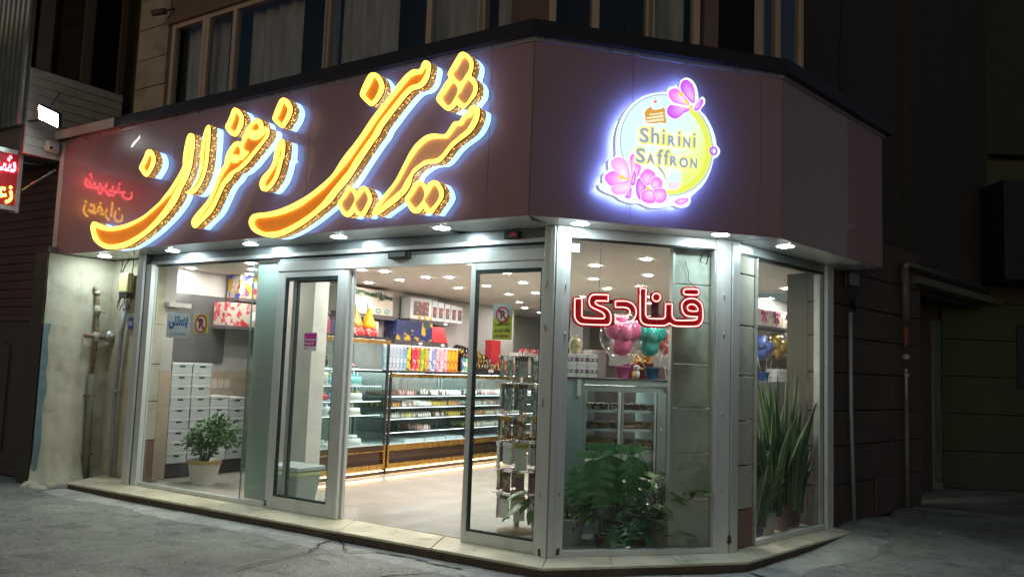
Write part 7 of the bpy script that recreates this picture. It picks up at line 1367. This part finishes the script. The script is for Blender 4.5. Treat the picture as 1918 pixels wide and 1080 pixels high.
cp('right_frame', 1.475, 1.575, CY-.004, CY+.03, .5, 1.409, GRYM)
cp('lower_panel', .666, 1.575, CY+.0, CY+.03, .003, .499, GRYM)
cp('right_bay', 1.59, 1.70, CY+.0, CY+.03, .003, zc-.013, GRYM)
cp('sliding_stile', 1.045, 1.075, CY+.005, CY+.025, .5, 1.409, ALU); cp('sliding_stile', 1.085, 1.11, CY+.012, CY+.03, .5, 1.409, ALUD)
cp('sliding_stile', 1.45, 1.47, CY+.01, CY+.03, .5, 1.409, ALU)
cp('glass', .702, 1.044, CY+.012, CY+.018, .5, 1.409, GLI, 0); cp('glass', 1.112, 1.449, CY+.016, CY+.022, .5, 1.409, GLI, 0)
cp('far_glass', .68, 1.56, CY+.70, CY+.706, .5, 1.48, GLI, 0)
cp('inner_light', .72, 1.5, CY+.62, CY+.65, 1.45, 1.47, E('cabinet_light', (.95, .97, .9), 16), 0)
cp('side_wall', .67, .69, CY+.05, CY+.70, .5, 1.48, GRYM, 0); cp('side_wall', 1.55, 1.57, CY+.05, CY+.70, .5, 1.48, GRYM, 0)
cp('handle', 1.50, 1.52, CY-.03, CY-.006, 1.02, 1.06, ALU); cp('lock_plate', 1.50, 1.515, CY-.02, CY-.006, 1.16, 1.20, ALU)
for z in (1.22, 1.03, .82, .60): cp('shelf', .70, 1.54, CY+.06, CY+.66, z-.02, z, M('silver_shelf', (.5, .54, .56), .2, .5, .05), 0)
mb = MB(); mb.box(.585, .625, CY-.022, CY-.001, 1.36, zc-.02); part(cb, 'tape_strip', mb, M('clear_tape', (.5, .55, .53), .2)); mb = MB(); mb.box(1.655, 1.675, CY-.022, CY-.001, 1.36, zc-.02); part(cb, 'tape_strip', mb, M('clear_tape', (.5, .55, .53)))
COOK = [M('cookie_brown', (.24, .12, .05), .6, 0, .3, 30), M('cookie_yellow', (.50, .36, .12), .6, 0, .2, 30), M('cookie_choc', (.08, .04, .025), .5), M('cookie_pink', (.50, .28, .22), .6)]
rng = random.Random(21)
for zi, (z, rn) in enumerate(((1.22, 'top'), (1.03, 'second'), (.82, 'third'), (.60, 'lowest'))):
    for si, (a, b) in enumerate(((.71, 1.08), (1.12, 1.53))):
        k0, k1, nmc = [((1, 2), 'yellow and dark'), ((0, 2), 'dark brown'), ((0, 2), 'brown rolled'), ((0, 3), 'brown and cream'), ((1, 1), 'pale yellow braided'), ((0, 3), 'pink and brown'), ((1, 3), 'golden'), ((0, 1), 'light brown')][zi*2+si][0]+([((1, 2), 'yellow and dark'), ((0, 2), 'dark brown'), ((0, 2), 'brown rolled'), ((0, 3), 'brown and cream'), ((1, 1), 'pale yellow braided'), ((0, 3), 'pink and brown'), ((1, 3), 'golden'), ((0, 1), 'light brown')][zi*2+si][1],)
        t = thing('cookie_tray', '%s cookies heaped on the %s shelf, %s side of the cabinet' % (nmc, rn, 'left' if si == 0 else 'right'), 'tray', GB, ((a+b)/2, CY+.3, z+.001))
        mb = MB(); mb.box(a, b, CY+.07, CY+.6, z+.001, z+.009); part(t, 'tray_base', mb, TRAY)
        mb = MB()
        for L_ in range(3 if zi == 2 else 2):
            for i in range(int((b-a-.03)/.034)):
                for j in range(5-L_):
                    mb.mat(rng.randrange(2)); x = a+.03+i*.034+rng.uniform(-.004, .004); y = CY+.11+j*.085+L_*.04; zz_ = z+.025+L_*.028
                    if zi == 2 and si == 0: mb.tube([(x-.015, y-.03, zz_), (x+.01, y, zz_+.01), (x-.01, y+.03, zz_)], .015, 6)
                    elif zi == 1: mb.tube([(x, y-.035, zz_), (x, y+.035, zz_)], .014, 7)
                    else: mb.ball((x, y, zz_), .019, (1, 1.3, .8), 7, 5)
        part(t, 'cookies', mb, [COOK[k0], COOK[k1]], kind='stuff')
# goods on the cabinet
PUR = M('purple_band_print', (.13, .025, .16), .5)
def at_(px, py, y): return atY(GB, y, px, py)
for k in range(4):
    z = zc+.001+(k % 2)*.118 if False else zc+.001+k*.0585*1.0
XB0, XB1 = at_(1060, 690, CY+.08)[0], at_(1119, 690, CY+.08)[0]
for k in range(2):
    z = zc+.001+k*.118
    for j in range(3):
        w = (XB1-XB0)/3; t = thing('sweet_box', 'white sweet box with purple band, %s from the left in the %s row' % (ORD[j], 'lower' if k == 0 else 'upper'), 'box', GB, (XB0+w*(j+.5), CY+.2, z), group='white boxes with purple band')
        mb = MB(); mb.box(XB0+w*j+.002, XB0+w*(j+1)-.002, CY+.08, CY+.33, z, z+.117); part(t, 'carton', mb, CARDE, bevel=.003)
        mb = MB(); mb.box(XB0+w*j+.0015, XB0+w*(j+1)-.0015, CY+.077, CY+.0795, z+.045, z+.076); part(t, 'purple_band', mb, PUR)
        mb = MB(); 
        for q_ in range(2): c_ = XB0+w*(j+.3+.42*q_); mb.poly([(c_+.018*math.cos(a), 0+.009*math.sin(a)) for a in [i*.628 for i in range(10)]], 0, .001)
        mb.v = [(v[0], CY+.0765-v[2]*.5, z+.0605+v[1]) for v in mb.v]; part(t, 'white_oval_print', mb, WHITEP)
a, b = at_(1107, 690, CY+.4)[0], at_(1134, 690, CY+.4)[0]
mb = MB(); mb.box(a, b, CY+.38, CY+.65, zc+.001, zc+.29); solo('white_carton', 'plain white carton standing behind the purple banded boxes', 'box', mb, M('white_carton', (.58, .55, .52)), GB, ((a+b)/2, CY+.5, zc), bevel=.004)
c = at_(1070, 640, CY+.35); t = thing('snack_bag', 'clear tied bag of snacks on the banded boxes at the left', 'bag', GB, (c[0], CY+.22, zc+.237))
mb = MB(); mb.ball((c[0], CY+.22, zc+.237+.085), .085, (.85, .8, 1.0), 12, 9); mb.tube([(c[0], CY+.22, zc+.40), (c[0]-.02, CY+.22, zc+.43), (c[0]+.02, CY+.22, zc+.435), (c[0]+.0, CY+.22, zc+.40)], .010, 6); part(t, 'bag', mb, M('clear_snack_bag', (.48, .42, .24), .3, 0, .45, 30, bump=.4))
STR = M('white_ribbon', (.62, .62, .60), .4); TWK = M('silver_tinsel', (.6, .6, .6), .2, .8, .5, 30)
CLR = GLASS('clear_balloon_film', (.95, .95, .95), 1.6, .03)
def balloon_set(label, F, x, y, z, px, py, nmcol, mat, bucket, nb, rb=.20, off=None, spots=None, group=None):
    """bucket on the cabinet, clear balloon above holding small coloured balloons"""
    t = thing('balloon_basket', label, 'balloons', F, (x, y, z), group=group)
    mb = MB(); mb.lathe([(.060, .001), (.078, .115), (.084, .118), (.084, .128), (.074, .128), (.055, .01), (.001, .01)], (x, y, z), 4 if nb == 'square' else 18, close=False)
    if nb != 'square':
        pass
    part(t, 'bucket', mb, bucket)
    bx_, bz = px, py; bc_ = Vector((bx_, y+.02, bz))
    mb = MB(); mb.ball(tuple(bc_), rb, (1, 1, 1.0), 28, 18); part(t, 'clear_balloon', mb, CLR)
    for s_ in spots: mb = MB(); r = rb*s_[3]; mb.ball((bc_.x+s_[0]*rb, bc_.y+s_[1]*rb, bc_.z+s_[2]*rb), r, (1, 1, 1.08), 18, 12); part(t, 'small_balloon', mb, mat)
    for sx in (-1, 1): mb = MB(); mb.tube([(x+sx*.075, y, z+.12), (bx_+sx*rb*.75, y+.02, bz-rb*.66)], .0045, 5); part(t, 'ribbon', mb, STR)
    mb = MB(); r2 = random.Random(int(px*999))
    for k in range(34): a = r2.uniform(0, 6.28); rr = rb*r2.uniform(.3, .8); mb.ball((bx_+rr*math.cos(a), y+.02+rr*.5*math.sin(a), bz-rb*.75+r2.uniform(-.03, .05)), r2.uniform(.004, .010), (1, 1, 1), 5, 4)
    part(t, 'tinsel', mb, TWK, kind='stuff'); return t
cl = ((-.42, -.1, .25, .42), (.38, -.2, .22, .46), (-.02, -.1, -.42, .46), (.05, .3, .55, .38), (-.05, -.45, .1, .36))
PNK = M('pink_balloon', (.80, .15, .36), .22, 0, .05, 3, coat=.4); TEAL = M('teal_balloon', (.015, .38, .34), .2, 0, .05, 3, coat=.4); REDB = M('red_balloon', (.65, .02, .04), .2, 0, .05, 3, coat=.4); BLU = M('blue_balloon', (.02, .07, .35), .2, coat=.4); GLD = M('gold_balloon', (.55, .36, .08), .2, .5, coat=.3)
yb = CY+.2
def bs_(label, bpx, ppx, mat, bmat, r, spots=cl, sq=18, y=yb): 
    b = at_(bpx, 700, y); c = at_(ppx[0], ppx[1], y); return balloon_set(label, GB, b[0], y, zc+.001, c[0], c[2], '', mat, bmat, sq, r, spots=spots)
bs_('pink balloon cluster in a clear balloon above a pink bucket', 1166, (1166, 628), PNK, M('pink_bucket', (.50, .10, .30), .4), .235)
bs_('teal balloon cluster in a clear balloon above a dark blue bucket', 1221, (1217, 630), TEAL, M('dark_blue_bucket', (.01, .10, .22), .4), .225, tuple((a*.9, b, c-.05, d) for a, b, c, d in cl))
bs_('red balloon cluster in a clear balloon above a white bucket', 1258, (1250, 636), REDB, M('white_bucket', (.58, .58, .54), .4), .20, ((.2, 0, .1, .45), (-.35, .1, -.2, .4), (.1, .2, -.5, .35)), y=yb+.22)
mb = MB(); x = at_(1180, 690, yb+.12)[0]; mb.box(x-.05, x+.03, yb+.1, yb+.2, zc+.001, zc+.16); solo('purple_bucket', 'dark magenta square bucket beside the pink one', 'bucket', mb, M('magenta_bucket', (.25, .02, .12), .4), GB, (x, yb+.15, zc), bevel=.004)
x = at_(1193, 690, yb)[0]; t = thing('plush_toy', 'small white and yellow plush toy between the pink and blue buckets', 'toy', GB, (x, yb, zc))
mb = MB(); mb.ball((x, yb, zc+.05), .042, (.8, .8, 1.1), 12, 8); mb.ball((x, yb, zc+.115), .036, (1.05, 1, 1), 12, 8); part(t, 'body', mb, M('white_plush', (.6, .6, .58), .9, 0, .1, 40))
mb = MB(); mb.ball((x-.045, yb-.01, zc+.045), .020, (.8, .8, 2)); mb.ball((x+.045, yb-.02, zc+.11), .020, (1.4, .8, .7)); part(t, 'yellow_parts', mb, M('yellow_plush', (.62, .38, .03), .8))
mb = MB(); mb.ball((x-.022, yb-.03, zc+.125), .010); part(t, 'eye', mb, BLK)
x = at_(1205, 680, yb+.3)[0]; mb = MB(); mb.hexa([(x-.09, yb+.25, zc+.001), (x+.06, yb+.25, zc+.001), (x+.06, yb+.4, zc+.001), (x-.09, yb+.4, zc+.001), (x-.11, yb+.22, zc+.17), (x+.09, yb+.22, zc+.17), (x+.09, yb+.42, zc+.17), (x-.11, yb+.42, zc+.17)]); solo('red_gift_basket', 'dark red gift basket behind the buckets', 'basket', mb, M('dark_red_basket', (.30, .03, .02), .5), GB, (x, yb+.3, zc), bevel=.004)
mb = MB(); rng2 = random.Random(4)
for k in range(50): mb.ball((x+rng2.uniform(-.12, .1), yb+.3+rng2.uniform(-.08, .08), zc+.17+rng2.uniform(0, .08)), rng2.uniform(.012, .028), (1, 1, .7), 6, 4)
solo('wrapped_sweets', 'gold and silver wrapped sweets heaped in the dark red basket', 'sweets', mb, M('gold_foil', (.75, .45, .12)), GB, (x, yb+.3, zc+.17), kind='stuff')
# ------------------------------------------------------------------ plants in the corner window
def place_leaf(par, me, pos, yaw, pitch, roll, s):
    o = bpy.data.objects.new('leaf', me); COL.objects.link(o); o.parent = par; off = root_off(par)
    o.location = (pos[0]-off[0], pos[1]-off[1], pos[2]-off[2]); o.rotation_euler = (Matrix.Rotation(yaw, 3, 'Z') @ Matrix.Rotation(pitch, 3, 'X') @ Matrix.Rotation(roll, 3, 'Y')).to_euler(); o.scale = (s, s, s); return o
def lobed(nl, depth, w, l, cutw=.30, droop=.25, heart=False):
    """leaf lying along +y from the origin, lobes on both sides (monstera / philodendron)"""
    mb = MB(); mb.smooth = True
    def surf(x, y): r = math.hypot(x, y)/l; return (x, y, .10*l*abs(x)/w-droop*l*r*r)
    mid = [surf(0, -l*.06+l*1.02*i/12) for i in range(13)]; n0 = len(mid)
    for sgn in (-1, 1):
        for k in range(nl):
            t0 = k/nl; t1 = (k+1)/nl; tc_ = (t0+t1)/2
            ww = w*math.sin(math.pi*min(1, .16+.84*(1-tc_*.80)))**.7*(1.0 if tc_ < .8 else .75); ww = w*math.sin(math.pi*(.22+.70*tc_))**.6 if heart else ww; ya = l*(t0*.94-.02); yb_ = l*(t1*.94-.02); ys = l*.16*(1-tc_*.3) if k else -l*.03
            g = (yb_-ya)*cutw*.5
            P = []
            for i in range(5):
                u = i/4; wv = 1 if u < depth else max(.30, 1-(u-depth)*(.45 if heart else 1.0))
                a = ya+(g if u > .25 else 0)+ys*u*1.2; b = yb_-(g if u > .25 else 0)+ys*u*1.2; m_ = (a+b)/2; h = (b-a)/2*wv*((.7 if heart else .45) if i == 4 else 1)
                x = sgn*ww*u*(1.0); P += [surf(x, m_-h), surf(x+sgn*w*.03*(i == 4), m_), surf(x, m_+h)]
            b0 = len(mb.v); mb.v += P
            for i in range(4):
                for j in range(2): q_ = (b0+3*i+j, b0+3*i+j+1, b0+3*(i+1)+j+1, b0+3*(i+1)+j); mb.f.append(list(q_ if sgn < 0 else q_[::-1])); mb.m.append(0); mb.sm.append(True)
    return mesh('leaf', mb, None)
def setm(me, m): me.materials.clear(); me.materials.append(m); return me
def mesh_nomat(mb, m): return mesh('leaf', mb, m)
_old = mesh
def lob(mat, *a, **k):
    global mesh
    me = None
    def mm(name, mb, mats, off=(0, 0, 0), bevel=0): return _old(name, mb, mat, off, bevel)
    mesh = mm
    try: me = lobed(*a, **k)
    finally: mesh = _old
    return me
MON = lob(LG2, 5, .55, .18, .34, .20, .25, heart=True); PHI = lob(LG3, 5, .35, .11, .26, .45, .35); PHI2 = lob(LG2, 6, .3, .13, .28, .5, .4)
POTW = M('white_glazed_pot', (.62, .62, .58)); POTB = M('brown_pot', (.10, .055, .04), .5)
def lobed_plant(label, c, r0, r1, h, pmat, me, n, spread, zr, s, seed, up=.2, cz=0):
    t = thing('potted_plant', label, 'plant', GB, c, group=None); pot(t, c, r0, r1, h, pmat); rg = random.Random(seed); st = MB()
    for k in range(n):
        a = 2*math.pi*k/n*1.618*2+rg.uniform(-.4, .4); rr = spread*rg.uniform(.25, 1.0); z = c[2]+rg.uniform(*zr)
        p = Vector((c[0]+rr*math.cos(a), c[1]+rr*.75*math.sin(a), z))
        st.tube([(c[0]+.02*math.cos(a), c[1]+.02*math.sin(a), h-.02), (c[0]+rr*.45*math.cos(a), c[1]+rr*.35*math.sin(a), (h+z)/2+.05), tuple(p)], [.006, .005, .004], 5)
        place_leaf(t, me, p, a-math.pi/2, rg.uniform(-.7, .15)+up, rg.uniform(-.5, .5), s*rg.uniform(.75, 1.2))
    part(t, 'stems', st, STEM); return t
def leafset(t, me, F, items, c, h):     # leaves put where the photograph shows big ones
    st = MB()
    for (px, py, y, yaw, pitch, roll, s) in items:
        p = atY(F, y, px, py); st.tube([(c[0], c[1], h), ((c[0]+p[0])/2, (c[1]+p[1])/2, (h+p[2])/2+.08), p], [.008, .006, .005], 5); place_leaf(t, me, p, yaw, pitch, roll, s)
    part(t, 'stems', st, STEM)
c = atZ(GB, 0, 1112, 985); c = (c[0]+.0, .62, 0)
t = thing('monstera_plant', 'large monstera with split dark green leaves in front of the pastry cabinet', 'plant', GB, c); pot(t, c, .10, .13, .20, POTB)
leafset(t, MON, GB, [(1112, 846, .34, 2.7, -1.0, .25, 1.2), (1142, 834, .30, 3.0, -1.15, -.10, 1.5), (1178, 836, .28, 3.55, -1.15, -.1, 1.4), (1130, 868, .35, 3.1, -1.2, .2, .9), (1098, 870, .5, 2.1, -1.0, .3, .85), (1198, 850, .4, 4.3, -.9, .0, .8), (1085, 885, .4, 2.4, -1.3, .2, .8), (1142, 890, .33, 3.3, -1.3, .1, .75), (1180, 880, .40, 4.0, -1.2, -.2, .75), (1120, 905, .3, 2.7, -1.3, .2, .65)], c, .2)
lobed_plant('leafy split-leaf plant in a dark pot at the centre of the corner window', (.85, .50, 0), .10, .13, .22, POTB, PHI2, 26, .28, (.18, .50), 1.0, 31)
lobed_plant('bright green split-leaf plant in a white pot at the right of the corner window', (1.26, .42, 0), .11, .15, .24, POTW, PHI, 36, .27, (.16, .68), 1.05, 32)
lobed_plant('drooping split-leaf plant in a white bowl at the left of the corner window', (.42, .62, 0), .12, .16, .22, POTW, PHI2, 10, .22, (.2, .48), .85, 33)
lobed_plant('low leafy plant trailing down close to the corner glass', (.98, .26, 0), .07, .09, .12, POTB, PHI2, 16, .24, (.10, .42), .85, 35)
c = (.66, .34, 0); lobed_plant('small plant with spreading leaves behind the corner glass at left', c, .06, .08, .10, POTB, PHI, 14, .20, (.10, .42), .8, 36)
mb = MB(); x = at_(1262, 985, .5)[0]; mb.lathe([(.05, .001), (.06, .25), (.055, .26), (.001, .26)], (1.43, .55, 0), 14, close=False); solo('navy_pot', 'narrow dark blue pot beside the stone pillar', 'pot', mb, M('navy_glaze', (.01, .02, .08), .3), GB, (1.43, .55, 0))
# leaves of a plant beside the rack, low behind the right door leaf
c = (-.30, .45, 0); t = thing('potted_plant', 'broad green leaves of a plant low behind the corner post', 'plant', GA, c); pot(t, c, .09, .12, .18, POTW); st = MB(); rg = random.Random(8)
BL = MB(); BL.smooth = True; pr = [(-.0, 0), (.05, .05), (.065, .11), (.045, .18), (0, .25)]
for i in range(len(pr)-1):
    (w0, l0), (w1, l1) = pr[i], pr[i+1]; z = lambda l: -.9*l*l
    BL._add([(-w0, l0, z(l0)+.012), (0, l0, z(l0)), (w0, l0, z(l0)+.012), (-w1, l1, z(l1)+.012), (0, l1, z(l1)), (w1, l1, z(l1)+.012)], [(0, 1, 4, 3), (1, 2, 5, 4)])
BLm = mesh('leaf', BL, LG3)
for k in range(9):
    a = rg.uniform(0, 6.28); p = (c[0]+.10*math.cos(a)-.08, c[1]+.10*math.sin(a), rg.uniform(.25, .55)); st.tube([(c[0], c[1], .16), p], .005, 5); place_leaf(t, BLm, p, a-1.57, rg.uniform(-.9, -.2), rg.uniform(-.4, .4), rg.uniform(.8, 1.2))
part(t, 'stems', st, STEM)

# ------------------------------------------------------------------ behind the alley window
def atc(px, py, y): return atY(GC, y, px, py)
def snake(label, c, n, hmin, hmax, rad, potm, seed, r0=.12, r1=.15, ph=.26):
    t = thing('snake_plant', label, 'plant', GC, c); pot(t, c, r0, r1, ph, potm); rg = random.Random(seed)
    for k in range(n):
        a = rg.uniform(0, 6.28); rr = rad*math.sqrt(rg.random()); x, y = c[0]+rr*math.cos(a), c[1]+rr*math.sin(a); h = rg.uniform(hmin, hmax); lean = Vector((math.cos(a), math.sin(a)*.8, 0))*rg.uniform(.03, .30)*(rr/rad+.3); tw = rg.uniform(0, 3.14); w = rg.uniform(.026, .042)
        mb = MB(); mb.smooth = True; m = 9; L_, C1, C2, R_ = [], [], [], []
        for i in range(m+1):
            u = i/m; p = Vector((x, y, ph-.03))+lean*u*u+Vector((rg.uniform(-.004, .004), 0, h*u)); ang = tw+u*1.1; d = Vector((math.cos(ang), math.sin(ang), 0)); nn = Vector((-d.y, d.x, 0)); ww = w*(1-.25*(1-u))*(1 if u < .6 else max(.03, 1-((u-.6)/.4)**1.6))
            mb.v += [tuple(p-d*ww), tuple(p-d*ww*.78+nn*.002), tuple(p+nn*.006), tuple(p+d*ww*.78+nn*.002), tuple(p+d*ww)]
        for i in range(m):
            for j in range(4): mb.f.append([5*i+j, 5*i+j+1, 5*i+j+6, 5*i+j+5]); mb.m.append(1 if j in (0, 3) else 0); mb.sm.append(True)
        part(t, 'leaf', mb, [SNK, SNE])
    return t
snake('tall snake plant with pointed leaves in a brown pot behind the alley window', (1.62, .27, 0), 56, .75, 1.50, .20, POTB, 41)
snake('shorter snake plant leaning beside the stone pillar in the alley window', (1.16, .26, 0), 44, .45, 1.15, .17, POTW, 42, .10, .12, .22)
snake('low snake plant with arching leaves nearest the alley glass', (.86, .20, 0), 14, .35, .72, .09, M('navy_glaze', (.01, .02, .08)), 43, .07, .09, .14)
snake('thin snake plant behind the others near the pilaster', (1.92, .33, 0), 26, .50, 1.20, .13, POTB, 44, .08, .10, .18)
# counter and wall shelves seen through the alley window
mb = MB(); mb.box(2.6, 4.6, 1.55, 2.2, .003, 1.56); solo('side_counter', 'grey counter seen past the snake plants in the alley window', 'counter', mb, M('counter_grey', (.24, .25, .26), .4), GC, (3.5, 1.8, 0), bevel=.006) if False else None
def gxy(px, py, y): p = atc(px, py, y); return p
mb = MB(); a = gxy(1405, 713, 1.7); b = gxy(1500, 713, 1.7); mb.box(a[0]-.3, b[0], 1.7, 2.2, .003, a[2]); solo('side_counter', 'grey counter seen past the snake plants in the alley window', 'counter', mb, M('counter_grey', (.20, .21, .22), .4), GC, ((a[0]+b[0])/2, 1.9, 0), bevel=.006)
cz_ = a[2]
a2, b2 = gxy(1400, 600, 2.15), gxy(1489, 600, 2.15)
mb = MB(); mb.box(a2[0]-.5, b2[0], 2.2, 2.26, .002, ZC-.002); struct('side_room_wall', mb, WALLI, GC)
for pz0, pz1, lab, mt in ((583, 613, 'upper', 'a'), (640, 666, 'lower', 'b')):
    zt_, zb2 = gxy(1455, pz0, 2.0)[2], gxy(1455, pz1, 2.0)[2]
    mb = MB(); mb.box(a2[0]-.4, gxy(1487, 600, 2.0)[0], 1.95, 2.19, zb2-.045, zb2); solo('wall_shelf', 'dark %s shelf of gift boxes seen through the alley window' % lab, 'shelf', mb, SHELF, GC, (a2[0], 2.0, zb2-.04), bevel=.003)
    for k in range(3):
        xa_, xb_ = gxy(1420+k*23, 600, 1.98)[0], gxy(1441+k*23, 600, 1.98)[0]; t = thing('ribbon_box', 'white flowered gift box with pink bow, %s from the left on the %s shelf' % (ORD[k], lab), 'box', GC, ((xa_+xb_)/2, 2.05, zb2), group='gift boxes in the side alcove')
        mb = MB(); mb.box(xa_, xb_, 1.98, 2.17, zb2+.001, zt_); part(t, 'carton', mb, FLOR if lab == 'lower' else printmat('pale_flower_print', (.62, .56, .50), [(.6, .3, .35), (.55, .5, .42)], 16, .55), bevel=.003)
        if lab == 'upper':
            xm, zm_ = (xa_+xb_)/2, zt_-.07; mb = MB()
            for s_ in (-1, 1): mb.tube([(xm, 1.97, zm_), (xm+s_*.07, 1.965, zm_+.05), (xm+s_*.09, 1.965, zm_), (xm, 1.97, zm_)], .012, 5); mb.tube([(xm, 1.97, zm_), (xm+s_*.06, 1.965, zm_-.11)], .012, 5)
            part(t, 'bow', mb, M('pink_ribbon', (.60, .03, .22), .35))
yC = 1.85
x = gxy(1432, 700, yC)[0]
def bset2(label, px, bpx, mat, bm, r, y):
    b = gxy(bpx, 705, y); c_ = gxy(px, 650, y); balloon_set(label, GC, b[0], y, cz_+.001, c_[0], c_[2], '', mat, bm, 18, r, spots=((-.3, 0, .3, .5), (.3, -.2, .0, .5), (-.1, 0, -.45, .45), (.2, .1, .5, .4)))
bset2('blue balloon cluster above a blue bucket in the alley window', 1430, 1430, BLU, M('blue_bucket', (.01, .06, .25), .4), .19, 1.80)
bset2('gold balloon cluster above a dark bucket in the alley window', 1457, 1448, GLD, M('black_bucket', (.02, .02, .025), .4), .21, 1.95)
for k in range(3):
    mb = MB(); xa_ = gxy(1458, 700, 1.72)[0]; mb.box(xa_, xa_+.28, 1.72, 1.92, cz_+.001+k*.062, cz_+.060+k*.062); solo('flat_box', 'flat white box, %s of the small stack on the side counter' % ['lowest', 'middle', 'topmost'][k], 'box', mb, CARDE, GC, (xa_+.1, 1.8, cz_+k*.062), bevel=.004)
# ------------------------------------------------------------------ loose grit on the street
rng = random.Random(77); gm = MB()
for k in range(1400):
    i = rng.randrange(3); a = Gp[i].lerp(Gp[i+1], rng.random()); nn = [Vector((-.55, -.83)), Vector((.27, -.96)), Vector((.70, -.71))][i]
    p = a+nn*(rng.random()**1.6*3.2+.02)+Vector((rng.uniform(-.3, .3), rng.uniform(-.3, .3)*.3)); r = rng.uniform(.0025, .008); z = hgt(p.x, p.y)
    gm.rbox(p.x, p.y, z-.001, r*2, r*1.4, r, rng.uniform(0, 3))
tag(solo('grit', 'small pale stones and grit scattered on the street by the step', 'grit', gm, M('grit_stone', (.34, .34, .31), .9), WF, (0, 7, -.1)), kind='stuff')
for (px, py, nm, col) in ((300, 945, 'crumpled white paper scrap on the street near the left window', (.6, .6, .58)), (440, 925, 'white paper scrap lying against the cement strip', (.6, .6, .56)), (630, 1012, 'small pale litter scrap beside the long street crack', (.5, .5, .45)), (1760, 1010, 'small white scrap on the dark street at the right', (.5, .5, .5))):
    x, y = gp(px, py); mb = MB(); mb.ball((x, y, hgt(x, y)+.008), .016, (1.4, .8, .5), 7, 5); solo('paper_scrap', nm, 'litter', mb, M('scrap_paper%d' % px, col, .9), WF, (x, y, hgt(x, y)))
# stains at the feet of the aluminium posts
RST = M('rust_stain_patch', (.10, .05, .03), .9, 0, .4, 30)
for F, x, y, z, nm in ((GA, -3.60, .044, .05, 'a'), (GB, 1.758, -.008, .12, 'b'), (GA, -.07, -.004, .04, 'c'), (GB, .10, -.004, .05, 'd')):
    r = .022 if nm != 'b' else .03; r2 = random.Random(nm); pts = [(x+r*(1 if i % 2 else .6)*r2.uniform(.6, 1.2)*math.cos(i*.52), z+r*1.7*r2.uniform(.6, 1.2)*math.sin(i*.52)) for i in range(12)]
    mb = curve_mesh([pts]); move(mb, 0, y-.001, 0); mb.v = [GA.l(F.w(*v)) for v in mb.v]; part(sf, 'rust_stain', mb, RST)
# screws and dents on the posts
for F, xs_, in ((GA, (-.085,)), (GB, (.10, 1.68))):
    for x in xs_:
        for z in (.55, 1.28, 1.95, 2.4):
            mb = MB(); mb.tube([(x+random.uniform(-.01, .01), -.014, z+random.uniform(-.08, .08)), (x, -.001, z)], .005, 8); mb.v = [GA.l(F.w(*v)) for v in mb.v]; part(sf, 'screw_head', mb, ALUD)
